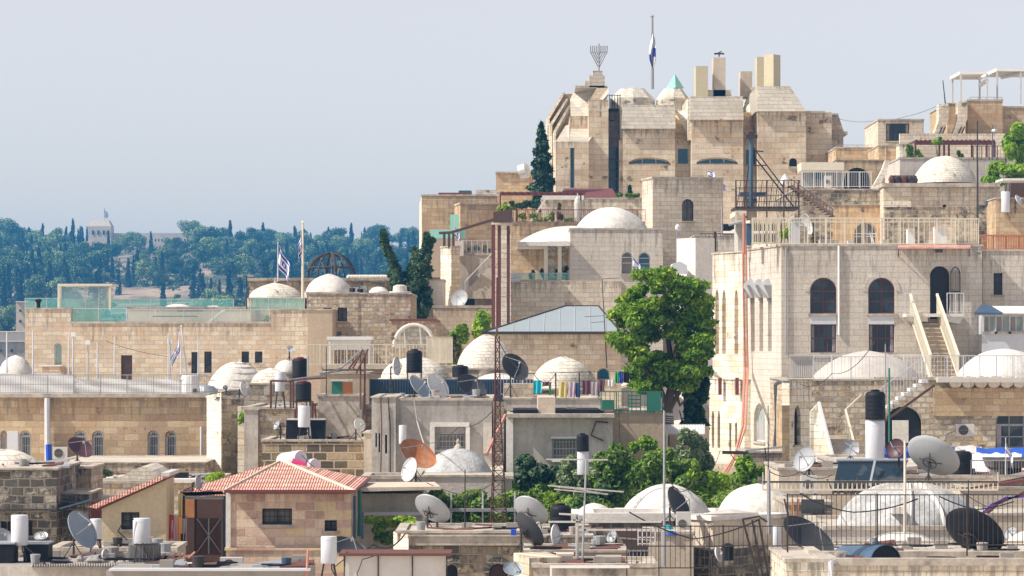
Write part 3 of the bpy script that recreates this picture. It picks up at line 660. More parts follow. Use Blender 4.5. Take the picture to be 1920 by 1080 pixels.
def column_cyp(label, px, y0, y1, w, Y, lean=0, mat='lf_dark', n=7000, seed=0, group=None, size=.22, name='cypress_tree', ragged=.25, basey=None):
    rng = np.random.default_rng(seed+500); b = P(px,y1,Y); t = P(px+lean,y0,Y); R = M_(w,Y)/2; zb = Z_(basey,Y) if basey else b.z
    r = thing(name, label, 'tree', (b.x,b.y,zb), group); cl = []; K = 46
    for i in range(K):
        f = i/K; rad = R*(min(1,f*5+.35))*(1-f)**.62*(1+ragged*rng.uniform(-1,1)); c = b.lerp(t,f); a = rng.uniform(0,6.28); o = rad*.42
        cl.append((c.x+o*math.cos(a), c.y+o*math.sin(a), c.z, rad*.75, rad*.75, (t.z-b.z)/K*2.6, max(8,int(n/K*(.3+1.4*(1-f))))))
    p, nn = clumps(cl, rng); leafmesh('crown', p, nn, size, mat, r, aspect=2.0, rng=rng)
    m = MB(); m.tube((b.x,b.y,zb),b.lerp(t,.85),R*.16,6,R*.03); m.build('trunk', mt('bark'), r)
    return r
# ================================================================ ground and far hill
def terrain():
    ys = list(np.concatenate([np.arange(-60,60,20), np.arange(60,340,8), np.arange(340,700,20), np.arange(700,1720,15), np.arange(1720,4001,150)]))
    us = np.linspace(-1,1,81); vs = []; fs = []
    for y in ys:
        half = 260+max(0,y)*.75
        for u in us:
            x = half*np.sign(u)*abs(u)**1.35; vs.append((x,y,gz(x,y)))
    n = len(us)
    for j in range(len(ys)-1):
        for i in range(n-1): fs.append([j*n+i,j*n+i+1,(j+1)*n+i+1,(j+1)*n+i])
    m = MB(); m.add(vs, fs); tag(m.build('ground', mt('ground'), smooth=True), 'pale stony ground of the old town and its hills', kind='structure')
terrain()
def far_tree_mesh(kind, seed):
    rng = np.random.default_rng(seed)
    if kind == 'cyp':
        K = 14; cl = [(rng.normal()*.12, rng.normal()*.12, .5+f*11, (1.6*(1-f)**.7)*(.8+.3*rng.random()), 1.6*(1-f)**.7, .9, 90) for f in [i/K for i in range(K)]]
        p, n = clumps(cl, rng); return leafmesh('cypress_tree', p, n, .5, 'lf_farcyp', rng=rng)
    if kind == 'pine':
        cl = [(rng.normal()*1.8, rng.normal()*1.8, 5+rng.random()*5, 2.4, 2.4, 1.7, 230) for _ in range(10)]
        p, n = clumps(cl, rng); return leafmesh('pine_tree', p, n, .5, 'lf_far', rng=rng)
    cl = [(rng.normal()*1.6, rng.normal()*1.6, 2.2+rng.random()*2.2, 2.0, 2.0, 1.5, 170) for _ in range(9)]
    p, n = clumps(cl, rng); return leafmesh('olive_tree', p, n, .45, 'lf_farolive', rng=rng)
FT = {k: [far_tree_mesh(k, 10*i+s) for s in range(3)] for i, k in enumerate(('cyp','pine','olive'))}
FLAB = {'cyp': ('slender dark cypress in the hazy wood on the far hill','tree','cypresses on the far hill'),
        'pine': ('broad blue-green pine in the hazy wood on the far hill','tree','pines on the far hill'),
        'olive': ('small greyish olive tree on the open slope of the far hill','tree','olive trees on the far hill')}
_used = set()
def far_tree(kind, x, y, sc, label=None, scz=1.0, sink=.3):
    k = rnd.randrange(3); src = FT[kind][k]
    if (kind,k) not in _used: o = src; _used.add((kind,k))
    else: o = src.copy(); COL.objects.link(o)
    o.location = (x, y, gz(x,y)-sink); o.rotation_euler = (0,0,rnd.uniform(0,6.28)); o.scale = (sc,sc,sc*scz)
    lb = FLAB[kind]; tag(o, label or lb[0], lb[1], lb[2]); return o
def ground_y(px, py, y0=700, y1=1620):       # distance at which the ground is seen at that photo point
    for i in range(200):
        y = y0+(y1-y0)*i/200
        if HZ-gz(X_(px,y),y)*F/y <= py: return y
    return y1
# cypresses that stand out: (px, base py, top py)
for px,pb,pt in [(54,475,427),(40,470,452),(94,458,440),(105,458,424),(112,458,424),(122,460,431),(136,478,418),(150,462,428),(146,460,432),(154,462,425),(163,460,428),(203,470,436),(283,475,434),(292,535,482),(304,535,480),(408,455,428),(431,480,415),(445,460,430),(465,455,432),(425,490,450),(378,480,440),(15,560,500),(60,540,470),(75,545,480),(183,520,480),(170,530,485),(210,530,480),(240,540,490),(340,535,495),(362,560,500),(380,580,520),(375,560,510),(395,590,530),(94,592,540),(638,462,440),(646,462,446),(660,455,428),(678,455,432),(700,450,425),(716,452,426),(728,460,440),(690,455,430),(652,470,445),(120,520,470),(55,520,480),(72,500,460),(452,540,500),(470,520,470),(492,520,480),(600,520,480),(640,520,480),(668,530,480),(690,530,470),(705,540,480)]:
    Y = ground_y(px, pb); h = (pb-pt)*Y/F
    far_tree('cyp', X_(px,Y), Y, h/11.6*1.05, scz=1.0 if rnd.random() < .5 else 1.1)
for px,pb,pt in [(12,480,418),(28,482,425),(0,478,420),(20,520,470),(360,470,420),(372,478,430),(386,480,432),(330,480,450),(318,478,450),(245,478,440),(262,480,444),(232,478,446),(224,450,435),(350,490,455),(480,470,432),(498,470,434),(516,470,436),(505,490,450),(536,475,440),(550,480,450),(615,462,436),(625,462,440),(760,468,432),(772,470,434),(750,468,440),(455,480,440),(442,490,455),(470,495,455),(400,480,440),(420,470,432),(110,490,455),(90,495,460),(190,490,460),(215,495,462),(175,500,465),(580,480,455),(596,500,470)]:
    Y = ground_y(px, pb); h = (pb-pt)*Y/F
    far_tree('pine', X_(px,Y), Y, h/10.5*1.1)
def fill(kind2, n, y0, y1, s0, s1, keep=.2):
    q = 0
    while q < n:
        px = rnd.uniform(-60, 800); py = rnd.uniform(y0, y1); k = kind2(rnd.random())
        if ((py > 535 and 190 < px < 370) or (375 < px < 430 and 505 < py < 560)) and rnd.random() > keep: continue
        if 160 < px < 375 and py < 512: continue
        Y = ground_y(px, py); far_tree(k, X_(px,Y), Y, rnd.uniform(s0,s1)); q += 1
fill(lambda r: 'pine' if r < .7 else 'olive', 230, 470, 550, .7, 1.15)
fill(lambda r: 'olive' if r < .75 else 'pine', 160, 535, 690, .6, 1.1)
fill(lambda r: 'cyp', 120, 470, 600, .8, 1.3)
rng = np.random.default_rng(3); pts = []
for i in range(6400):
    px = rng.uniform(-90, 830) if i < 4200 else rng.uniform(830, 1500); py = rng.uniform(462, 690)
    if ((py > 540 and 190 < px < 370) or (378 < px < 428 and 510 < py < 560)) and rng.random() > .1: continue
    if py > 545 and rng.random() > .4: continue
    Y = ground_y(px, py)+rng.uniform(-8,8); x = X_(px,Y); pts.append((x,Y,gz(x,Y)+.6,1.6,1.6,1.1,14))
p, n = clumps(pts, rng); uw = leafmesh('undergrowth', p, n, .9, 'lf_under', rng=rng); tag(uw, 'low scrub and brush covering the far hillside between the trees', kind='stuff')
for s in [m for k in FT for i, m in enumerate(FT[k]) if (k,i) not in _used]: bpy.data.objects.remove(s)
# government house on the ridge
gh = thing('tower_building', 'pale square tower with chamfered corners and a flag mast on the far ridge', 'building', P(186,478,1560))
Yg = 1560; m = MB(); m.pbox(165,208,424,500,Yg,11); m.frus((165,208,424,Yg,11),(172,203,413,Yg+2,8)); m.build('wall', mt('pl_cream'), gh)
for a in (172,182,192,200): m = MB(); m.pbox(a,a+4,432,440,Yg-.3,.2); m.build('window', mt('gl_navy'), gh)
m = MB(); m.tube(P(195,413,Yg+5),P(195,390,Yg+5),.25,5); m.build('flag_mast', mt('offwhite'), gh)
m = flag_mesh(P(195.3,394,Yg+5), 2.6, 3.4, 30, 1, 3, star=False); m.mi = [1 if (i//54)%3 else 0 for i in range(len(m.f))]; m.build('flag', [mt('flagwhite'),mt('dishblue')], gh, smooth=True)
m = MB(); m.pbox(207,300,437,500,Yg+6,12); m.pbox(300,353,437,500,Yg+4,12); m.pbox(353,368,455,500,Yg-2,10); m.pbox(160,172,452,500,Yg-6,8); m.build('wing', mt('pl_cream'), gh)
for a,b in ((290,448),(296,448),(302,448),(315,447),(332,450),(345,448),(350,448),(352,462),(359,462),(364,462)): m = MB(); m.pbox(a,a+3,b,b+5,Yg-2.4,.3); m.build('window', mt('gl_navy'), gh)
def farhouse(label, x0,x1,y0,y1,Y,mat='pl_cream',win=()):
    r = thing('house', label, 'house', P((x0+x1)/2,y1,Y)); m = MB(); m.pbox(x0,x1,y0,y1,Y,12); m.build('wall', mt(mat), r)
    for a,b in win: m = MB(); m.pbox(a,a+4,b,b+5,Y-.3,.2); m.build('window', mt('gl_navy'), r)
    m = MB(); m.pbox(x0-1,x1+1,y0-1.2,y0+.6,Y-.5,13); m.build('roof', mt('pl_white'), r)
farhouse('sandy flat roofed house among trees on the far hill beside the tallest flag',576,620,453,500,1480,'pl_tan',((584,461),(594,461),(606,461)))
farhouse('bright long house above the row of cypresses on the far hill',647,684,459,500,1450,'pl_cream',((652,466),(668,466)))
farhouse('grey far house just beside the tall sandstone block',738,786,464,500,1470,'pl_greylight',((745,472),(760,472),(772,472)))
farhouse('low cream shelter with flat roof beside the far hillside track',398,432,489,496,1390,'pl_white')
farhouse('long low sunlit house wall on the far hill behind the wheel frame',560,600,468,480,1420,'pl_white')
farhouse('small pale valley house at the foot of the far hill',30,52,566,700,640,'pl_cream',((36,580),(36,600)))
farhouse('broad grey roofed valley house beyond the white dome',-30,50,640,720,560,'pl_grey',((0,655),(20,655)))
farhouse('long white roofed building low in the valley edge',-40,46,622,640,600,'pl_white')

# ================================================================ terrace building (left)
Y1 = 190
tb = building('stone_building', 'long sand stone building with glass roof balustrades and narrow windows', bx(133,508,Y1,14), 606, 'st_pink', cop=.1,
  wins=[(1,227,666,248,712,'r','door'),(1,359,660,373,700,'r','dark'),(1,383,659,397,699,'r','dark'),(1,453,659,467,680,'r','dark'),(1,478,659,492,680,'r','dark')])
vol(tb, bx(47,133,Y1+.05,14), 579, 'st_pink', cop=.06, wins=[(1,102,643,116,684,'a','pale')], part='corner_wall')
vol(tb, bx(508,577,Y1-.1,12), 581, 'st_pink', cop=.06, part='end_wall')
vol(tb, bx(577,623,Y1-.5,12), 581, 'pl_tan', cop=.06, part='plaster_wall')
vol(tb, bx(240,470,Y1+5,4), 578, 'pl_cream', cop=.1, part='roof_storey', base=615)
m = MB(); m.pbox(79,115,686,712,Y1-1.5,1.4); m.build('balcony', mt('st_ochre'), tb); m = MB(); m.pbox(78,116,684.5,687,Y1-1.55,1.5); m.build('balcony_coping', mt('pl_white'), tb)
m = MB(); m.hull([P(388,604,Y1+2),P(418,580,Y1+2),P(421,582,Y1+2),P(391,606,Y1+2)],[v+V((0,1.0,0)) for v in [P(388,604,Y1+2),P(418,580,Y1+2),P(421,582,Y1+2),P(391,606,Y1+2)]]); m.build('ramp', mt('pl_white'), tb)
dome(tb, 303,364,570,581,Y1+9,'pl_whitedome',p=.6,ring=False,seed=3); dome(tb, 379,421,573,581,Y1+9,'pl_whitedome',p=.6,ring=False,seed=4)
m = MB(); m.pbox(286,368,592,594,Y1+3,1.2); m.pbox(332,378,582,584,Y1+4.2,.6); m.build('awning_slab', mt('darkmet'), tb)
balustrade('green tinted glass balustrade along the sand coloured wall top', 133,Y1+.1,237,Y1+.1,606,.87,'glz_teal',2)
balustrade('clear glass balustrade in front of the cream roof storey', 238,Y1+.1,505,Y1+.1,606,.82,'glz_clear',5)
balustrade('teal glass balustrade at the far roof edge above the cream storey', 205,Y1+13,438,Y1+13,583,.75,'glz_teal',6)
balustrade('short teal glass balustrade beside the glass stair box', 47,Y1+12,108,Y1+12,583,.8,'glz_teal',3)
balustrade('mint glass balustrade below the brick dome', 470,Y1+1,571,Y1+1,582,.75,'glz_teal',3)
gb = thing('glass_stair_box','pale green glass stair box with cream frame on the long terrace roof','glass box',P(158,580,Y1+6))
m = MB()
for a,y in ((110,Y1+6),(206,Y1+6),(113,Y1+9),(202,Y1+9)): m.tube(P(a,582,y),P(a,534,y),.09,4)
m.build('frame', mt('creamp'), gb); m = MB(); m.pbox(108,210,532,536,Y1+5.9,3.3); m.build('roof', mt('creamp'), gb)
for a,b in ((111,160),(161,205)): m = MB(); m.pbox(a,b,537,581,Y1+6,.03); m.build('glass_pane', mt('glz_clear'), gb); m = MB(); m.pbox(a,b,560,581,Y1+8.8,.03); m.build('glass_pane', mt('glz_teal'), gb)
for a in (160,185): m = MB(); m.tube(P(a,581,Y1+6.1),P(a,536,Y1+6.1),.04,4); m.build('mullion', mt('pvcgrey'), gb)
bl = thing('rooftop_barbecue','small dark covered barbecue on the terrace roof corner','barbecue',P(72,578,Y1+3)); m = MB(); m.lathe(P(72,578,Y1+3),[(.12,0),(.12,.3),(.2,.45),(.24,.5),(.1,.56)],12); m.build('bowl',mt('blackp'),bl); m = MB(); m.tube(P(66,564,Y1+3),P(78,563,Y1+3),.03,4); m.build('handle',mt('greymet'),bl)
bush('ragged green bush behind the glass at the end of the terrace',485,510,592,604,Y1+1.5,'lf_bush',500,.14,seed=2,k=5)
# dome houses behind
dh = building('stone_building','weathered dark edged stone hall behind the white dome', bx(467,724,222,14), 524,'st_old', cop=.1)
m = MB(); m.pbox(462,768,521,526,221.6,15); m.build('roof_slab', mt('pl_dirty'), dh)
for i in range(16):
    x = 655+i*5+rnd.uniform(-1,1); c = P(x,521,224); m = MB(); m.lathe(c,[(.2,-.05),(.24,.1),(.1,.22)],7); tag(m.build('boulder', mt('st_dome'), org=c), 'pale rubble stone on the dark edged hall roof','stone','rubble stones on the hall roof')
d1 = building('dome_building','low stone building under the round brick dome behind mint glass', bx(466,570,199,9), 560,'st_pink', cop=.08); dome(d1,465,569,531,562,203.5,'st_dome',p=.62,seed=8,finial=True)
d2 = building('dome_building','stone block house with smooth white dome and barred window', bx(575,672,194,12), 550,'st_rubble', cop=.08, wins=[(1,633,577,651,602,'r','grid'),(1,606,577,622,600,'r','slot')])
vol(d2, bx(672,770,194.05,12), 551,'st_rubble',cop=.08,part='rear_wall')
dome(d2,572,662,514,551,201,'pl_whitedome',p=.68,seed=9)
m = MB(); m.lathe(P(710,549,200),[(.62,-.1),(.6,.1),(.4,.3),(.1,.38)],16); m.build('roof_vent',mt('pl_white'),d2)
m = MB(); m.lathe(P(750,549,198),[(.7,-.1),(.68,.08),(.45,.1),(.42,.42),(.2,.5)],16); m.build('roof_cowl',mt('offwhite'),d2)
for i,(a,b) in enumerate(((655,540),(662,538),(670,542),(676,536))): m = MB(); m.box(X_(a,197),X_(a,197)+.35,197,197.6,Z_(552,197),Z_(b,197)); tag(m.build('equipment_box',mt('greymet' if i%2 else 'darkmet'),org=P(a,552,197)),'grey equipment box cluster beside the smooth white dome','box','equipment boxes beside the white dome')
# wheel frame
wf = thing('metal_arch_frame','rusty skeletal dome frame of crossing iron arches behind the white dome','metal frame',P(621,522,228))
c = P(621,522,228); R0 = M_(45,228)
for i in range(4):
    a = i*math.pi/4+.25; pts = [c+V((R0*math.cos(t)*math.cos(a),R0*math.cos(t)*math.sin(a),R0*1.05*math.sin(t))) for t in [math.pi*k/18 for k in range(19)]]
    m = MB(); m.path(pts,.12 if i%2==0 else .06,6); m.build('arch',mt('darkmet'),wf)
m = MB(); m.path([c+V((R0*.88*math.cos(t),R0*.88*math.sin(t),R0*.45)) for t in [k*math.pi/12 for k in range(24)]],.06,5,closed=True); m.build('ring',mt('darkmet'),wf)
for s in (-1,0,1): m = MB(); m.tube(c+V((s*.4,0,.2)),c+V((s*R0*.45,0,R0*.9)),.06,4); m.build('strut',mt('greymet'),wf)
flagpole('tallest left flagpole with furled striped flag hanging limply over the white dome',567.5,417,560,196,ftop=432,fw=30,fh=44,droop=80,side=-1,seed=4,r0=.09,mat='creamp')
flagpole('shorter flagpole with limp dark folded flag behind the brick dome',521,455,528,215,ftop=459,fw=46,fh=42,droop=64,side=1,seed=7,r0=.05,mat='pvcgrey')
lp = thing('floodlight_pole','thin pole with twin flood lamps on the roof before the brick dome','lamp',P(463,580,194)); m = MB(); m.tube(P(462.5,580,194),P(462.5,517,194),.04,5); m.build('pole',mt('darkmet'),lp)
for s in (450,470): m = MB(); m.pbox(s-5,s+5,515,519,193.8,.3); m.build('lamp_head',mt('greymet'),lp)
# cypress trio
ct = thing('cypress_tree','tall dark cypress clump with three leaning ragged tops','tree',P(768,600,212)); rng = np.random.default_rng(77); cl = []
for (bx_,by_,tx_,ty_,w_) in ((770,590,717,436,26),(768,560,775,500,30),(776,590,808,450,26),(790,520,801,440,16),(770,600,768,520,66),(776,540,780,470,28),(745,590,738,505,30),(792,590,800,505,30)):
    for i in range(26):
        f = i/25; c = P(bx_+(tx_-bx_)*f, by_+(ty_-by_)*f, 212+rng.normal()*.5); w = M_(w_,212)/2*(.45+.55*(1-f)); cl.append((c.x+rng.normal()*w*.35,c.y,c.z,w*.7,w*.9,w*.9,130))
p, n = clumps(cl, rng); leafmesh('crown',p,n,.24,'lf_dark',ct,aspect=2,rng=rng)
for (a,b) in ((722,450),(772,510),(801,460)): m = MB(); m.tube(P(770,620,212),P(a,b,212),.2,6,.05); m.build('trunk',mt('bark'),ct)
# greenhouse arc + lane below cypress
ga = thing('glass_arcade','white arched glass roof over the terrace below the cypress clump','glass roof',P(776,655,176))
m = MB(); arc = [P(738+37*(1-math.cos(t))*1.02,650-42*math.sin(t),176) for t in [math.pi*k/14 for k in range(15)]]
m.path(arc,.09,6); m.path([v+V((0,3,0)) for v in arc],.09,6); m.build('frame',mt('pl_white'),ga)
m = MB(); n_ = len(arc); m.add(arc+[v+V((0,3,0)) for v in arc],[[i,i+1,n_+i+1,n_+i] for i in range(n_-1)]); m.build('glass_roof',mt('pvcgrey'),ga)
m = MB(); m.add([v+V((0,.3,0)) for v in arc],[list(range(n_))]); m.build('glass_front',mt('glz_clear'),ga)
for s in (760,790): m = MB(); m.tube(P(s,650,176),P(s-3,612,176),.05,4); m.build('mullion',mt('pvcgrey'),ga)
sl = building('low_stone_house','low stone wing with dark slab roof beside the glass arc', bx(733,815,186,9), 601,'st_rubble', cop=0)
m = MB(); m.pbox(730,818,598,602,185.5,10); m.build('roof_slab',mt('redbrown'),sl)

# ================================================================ central upper blocks
Yb = 232
cb = building('sandstone_block','tall plain sandstone block with glass balcony at its corner', bx(791,930,Yb,14), 367,'st_ochre', cop=.1)
vol(cb, [(X_(786,Yb+12),Yb+12),(X_(791,Yb)-.01,Yb),(X_(791,Yb),Yb),(X_(791,Yb),Yb+13)], 368,'st_limey',cop=0,part='side_wall',Yr=Yb)
vol(cb, rb(852,863,935,Yb-5,8), 382,'st_ochre',cop=.1,part='front_block')
m = MB(); m.pbox(822,884,361,366,Yb+4,5); m.build('roof_hut',mt('redbrown'),cb); m = MB(); m.pbox(860,884,357,361,Yb+5,3); m.build('roof_hut_cover',mt('greenp'),cb)
m = MB(); m.pbox(893,934,356,368,Yb+6,3); m.build('roof_rubble',mt('st_dome'),cb)
m = MB(); m.pbox(807,872,446,520,Yb-8,6); m.build('lower_block',mt('pl_tan'),cb)
balustrade('clear glass balcony rail on the tall sandstone block', 806,Yb-8,872,Yb-8,447,.62,'glz_mint',3)
flagpole('small limp flag on a slanted pole before a pale glass panel',852,405,450,Yb-9,ftop=420,fw=26,fh=22,droop=68,side=1,seed=9,r0=.03)
m = MB(); m.pbox(844,861,402,446,Yb-8.2,.05); tag(m.build('glass_screen',mt('glz_mint'),org=P(852,446,Yb-8)),'tall pale green glass panel behind the small limp flag','glass panel')
wt = building('stone_tower_house','narrow bright rough stone tower beneath the slanted beam', rb(826,846,862,Yb-14,30), 463,'st_limey', cop=.08)
w2 = building('white_stair_house','pale house with outdoor stair and railed terrace beside the red columns', bx(856,926,Yb-12,9), 478,'pl_greylight', cop=.06, wins=[(1,872,545,890,575,'r','slot')])
m = MB(); m.pbox(853,869,452,480,Yb-12.3,1); m.build('chimney',mt('pl_white'),w2)
railing('grey barred railing with furniture behind it on the pale stair house',865,Yb-12,924,Yb-12,477,.95,.13,'pvcgrey')
for a in (872,893,912):
    tag(bush('dark potted plant behind the grey barred railing of the stair house',a-8,a+8,460,478,Yb-10,'lf_dark',260,.14,seed=a,k=4,name='potted_plant',cat='plant'),group='potted plants on the stair house')
st = thing('outdoor_stair','pale outdoor stair with metal rail climbing between the walls','stair',P(905,545,Yb-13)); m = MB()
for i in range(12): m.pbox(872+i*4,926,545-i*4.2,560,Yb-13.6+i*.1,.3)
m.build('steps',mt('pl_greylight'),st); m = MB(); m.tube(P(872,528,Yb-14),P(924,474,Yb-13),.04,4); m.tube(P(872,545,Yb-14),P(872,528,Yb-14),.03,4); m.tube(P(898,520,Yb-14),P(898,500,Yb-14),.03,4); m.build('rail',mt('pvcgrey'),st)
bm = thing('slanted_roof_beam','long dark slanted timber beam on short posts above the stone tower','beam',P(845,462,Yb-13)); m = MB(); m.path([P(823,437,Yb-13),P(845,436,Yb-13),P(928,411,Yb-13)],.13,4); m.build('beam',mt('brown'),bm)
for a in (833,842,850): m = MB(); m.tube(P(a,462,Yb-13),P(a,437,Yb-13),.12,4); m.build('post',mt('brown'),bm)
dish('grey round dish above the white lower wall beneath the stair',862,560,17,15,140,Yb-22,575,'dishgrey')
lw = building('low_stone_house','low cream stone house with curved parapet under the round grey dish', bx(812,930,Yb-28,9), 577,'st_pink', cop=.15)
gw = building('white_wall_house','bright white walled house seen through the cypress clump', bx(800,832,Yb-20,6), 525,'pl_white', cop=.05)
bush('bright lime creeper cascading over the wall beside the metal roof house',828,875,600,690,178,'lf_lime',3500,.22,seed=31,k=10,name='creeper')
bush('sunlit lime shrub climbing toward the red columns',868,925,588,640,178.5,'lf_lime',2600,.22,seed=32,k=8,name='shrub')
bush('reddish flowering shrub low on the wall behind the spiral railing',832,865,625,680,177,'lf_red',1400,.2,seed=33,k=6,name='shrub')
# middle terraces
mtb = building('terrace_house','wide warm stone terrace house below the long dark red pergola', bx(930,1255,205,20), 418,'st_ochre', cop=.1)
for i,(a,w,mm) in enumerate(((925,7,'redbrown'),(936,6.5,'redbrown'),(953,6,'redbrown'))):
    c = P(a,615,182); m = MB(); m.box(X_(a-w/2,182),X_(a+w/2,182),182+i*.9,182.3+i*.9,Z_(622,182),Z_(416+i*2,182)); tag(m.build('steel_column',mt(mm),org=c),['leftmost dark red steel column beside the stair house','middle dark red steel column of three','dark red steel column standing nearest the domed house'][i],'column','dark red steel columns')
m = MB(); m.pbox(921,960,417,421,181.9,3); tag(m.build('column_head_beam',mt('creamp'),org=P(940,421,182)),'cream beam resting across the tops of the dark red columns','beam')
m = MB(); m.pbox(927,958,420,612,185.5,3); tag(m.build('stone_pier',mt('st_limey'),org=P(942,620,185)),'tall pale stone pier between the dark red columns','pier')
m = MB(); m.hull([P(925,417,181.5),P(960,417,181.5),P(960,392,181.5),P(925,397,181.5)],[v+V((0,.3,0)) for v in [P(925,417,181.5),P(960,417,181.5),P(960,392,181.5),P(925,397,181.5)]]); tag(m.build('rusty_planter_panel',mt('brown'),org=P(942,417,181.5)),'rusty brown railing panel above the cream beam','panel')
railing('thin dark rail with flower pots above the wide warm terrace wall',955,204.8,1225,204.8,418,.85,.13,'redbrown',br=.014,posts=9)
pg = thing('pergola','long dark red pergola beam on thin posts over the planted terrace','pergola',P(1010,418,207)); m = MB(); m.pbox(937,1096,360,366,207,.3); m.build('beam',mt('redbrown'),pg)
for i in range(14): m = MB(); m.pbox(940+i*12,943+i*12,359,361,206.6,4); m.build('rafter',mt('redbrown'),pg)
for a in (938,1089): m = MB(); m.tube(P(a,418,207),P(a,366,207),.06,4); m.build('post',mt('darkmet'),pg)
rr = thing('tiled_canopy','low dark red tiled canopy roof at the foot of the fortress tower','canopy',P(1100,372,222)); m = MB(); m.hull([P(1048,369,222),P(1158,369,222),P(1148,353,226),P(1058,353,226)],[v+V((0,0,-.15)) for v in [P(1048,369,222),P(1158,369,222),P(1148,353,226),P(1058,353,226)]]); m.build('roof',mt('redbrown'),rr)
m = MB(); m.pbox(1050,1156,369,373,222.2,4); m.build('fascia',mt('darkmet'),rr)
for a in (1052,1090,1154): m = MB(); m.tube(P(a,400,222.5),P(a,370,222.5),.08,4); m.build('post',mt('redbrown'),rr)
ww = building('garden_wall_block','pale stone garden wall with sloping coping behind the terrace plants', bx(1016,1215,214,5), 373,'st_cream', cop=.1)
m = MB(); m.pbox(1017,1095,366,374,213.5,.5); m.build('white_band',mt('pl_white'),ww)
m = MB(); m.prism([(990,418),(1020,374),(1024,374),(996,418)],212,.4); m.build('sloping_coping',mt('pl_white'),ww)
cu = thing('furled_parasol','tall furled white parasol on the planted terrace','parasol',P(1083,418,206)); m = MB(); m.lathe(P(1083,416,206),[(.1,0),(.2,.3),(.22,1.2),(.16,1.5),(.03,1.65)],12); m.build('canopy',mt('offwhite'),cu); m = MB(); m.tube(P(1083,419,206),P(1083,362,206),.03,5); m.build('pole',mt('pvcgrey'),cu)
for i,(a,b,w,h,mm,s) in enumerate(((942,388,24,18,'lf_lime',1),(958,392,20,14,'lf_bush',2),(980,408,22,16,'lf_lime',3),(1008,408,26,16,'lf_bush',4),(1035,406,14,26,'lf_bush',5),(1050,400,16,34,'lf_red',6),(1018,412,30,12,'lf_lime',7),(1062,412,22,10,'lf_bush',8),(968,384,26,14,'lf_dark',9))):
    bush('%s terrace plant at the thin dark rail, %s' % ({'lf_lime':'lime green','lf_bush':'mid green','lf_red':'reddish','lf_dark':'dark green'}[mm], ['by the rusty panel','next to the first column','beside a blue pot','in the long planter','tall and narrow in a clay pot','twiggy and half bare','low and spreading','nearest the parasol','under the cypress foot'][i]),a-w/2,a+w/2,b-h/2,b+h/2,205.8,mm,700,.15,seed=40+i,k=5,name='terrace_plant',cat='plant',group='plants on the red railed terrace',basey=418)
column_cyp('tall narrow cypress rising in front of the fortress tower',1017,232,388,46,224,lean=-2,seed=5,n=12000,basey=420)
bush('dark spreading juniper at the foot of the narrow cypress',965,1030,375,398,219,'lf_dark',1800,.2,seed=12,k=8,basey=420,name='juniper')
column_cyp('small dark conifer on the ledge beside the tower terrace',1181,348,372,9,216,seed=6,n=700,size=.15)
bush('patch of green ledge plants beneath the arched strip window',1158,1200,360,374,214,'lf_bush',900,.15,seed=13,k=6,name='ledge_plants',cat='plant')
# domed cream house
dm = building('dome_house','pale stone house with large white dome and two arched windows', bx(1069,1243,Y1-2,16), 430,'st_grey', cop=.08,
   wins=[(1,1165,472,1186,514,'a','curtain'),(1,1197,473,1219,516,'a','curtainb')])
dome(dm,1077,1213,389,431,Y1+6,'pl_whitedome',p=.72,seed=14,ring=False)
dome(dm,972,1165,424,456,Y1+4,'pl_whitedome',p=.85,seed=15,ring=False,name='vault')
m = MB(); m.pbox(970,1069,453,461,Y1-2.5,12); m.build('eave',mt('pl_white'),dm)
for a in (1020,1046): m = MB(); m.pbox(a,a+7,461,526,Y1-1.9,.5); m.build('pillar',mt('creamp'),dm)
for a,w in ((1027,10),(1037,9),(1055,7)): m = MB(); m.path([P(a+ (w/2)*math.sin(t*1.3),461+t*6.2,Y1-1.2) for t in range(11)],.16,6); m.build('curtain',mt('creamp'),dm)
m = MB(); m.pbox(1030,1069,461,527,Y1+3,.2); m.build('loggia_back',mt('st_ochre'),dm)
vol(dm, bx(946,1069,Y1-2.02,16), 527,'st_cream',cop=.06,part='terrace_wall'); vol(dm, bx(1069,1165,Y1-2.3,1), 527,'st_cream',cop=0,part='plinth_wall')
vol(dm, bx(945,1042,Y1+4,3), 458,'st_ochre',cop=0,part='loggia_wall')
balustrade('mint glass rail with plants before the curtained loggia',976,Y1-1.9,1068,Y1-1.9,528,.5,'glz_teal',4)
for i,a in enumerate((1000,1022,1040,1062)): bush('loggia pot plant behind mint glass, %s' % ['low dark mound','round topped standard','small and sparse','darkest near the stone wall'][i],a-9,a+9,505-(i%2)*8,527,Y1-1.2,'lf_dark',420,.12,seed=60+i,k=4,name='potted_plant',cat='plant',group='loggia pot plants')
m = MB(); m.pbox(945,976,512,528,Y1-3,2); tag(m.build('roof_box',mt('pvcgrey'),org=P(960,528,Y1-3)),'pale grey metal box on the corner by the dark red columns','box')
flagpole('white and blue flag leaning between the two arched windows',1187,475,520,Y1-2.6,ftop=478,fw=34,fh=26,droop=62,side=1,seed=10,r0=.025,ball=False)
tw = building('stone_tower_house','square pale stone tower with one arched dark window and rooftop flag', rb(1204,1224,1356,203,12), 334,'st_cream', cop=.1, wins=[(1,1279,373,1301,414,'a','grid')])
m = MB(); m.path([P(1354,386,202.5),P(1354,445,202.5)],.06,5); m.build('downpipe',mt('greymet'),tw)
flagpole('small flag flying from the parapet of the square stone tower',1327,318,336,204,ftop=319,fw=17,fh=12,droop=22,side=1,seed=12,r0=.02)
flagpole('small round folded flag hung at the side of the square stone tower',1353,338,358,204,ftop=340,fw=12,fh=14,droop=50,side=1,seed=13,r0=.02)
ch = building('white_shed','white windowless shed with sloping top behind the big green tree', rb(1269,1304,1340,181,35), 446,'pl_white', cop=0)
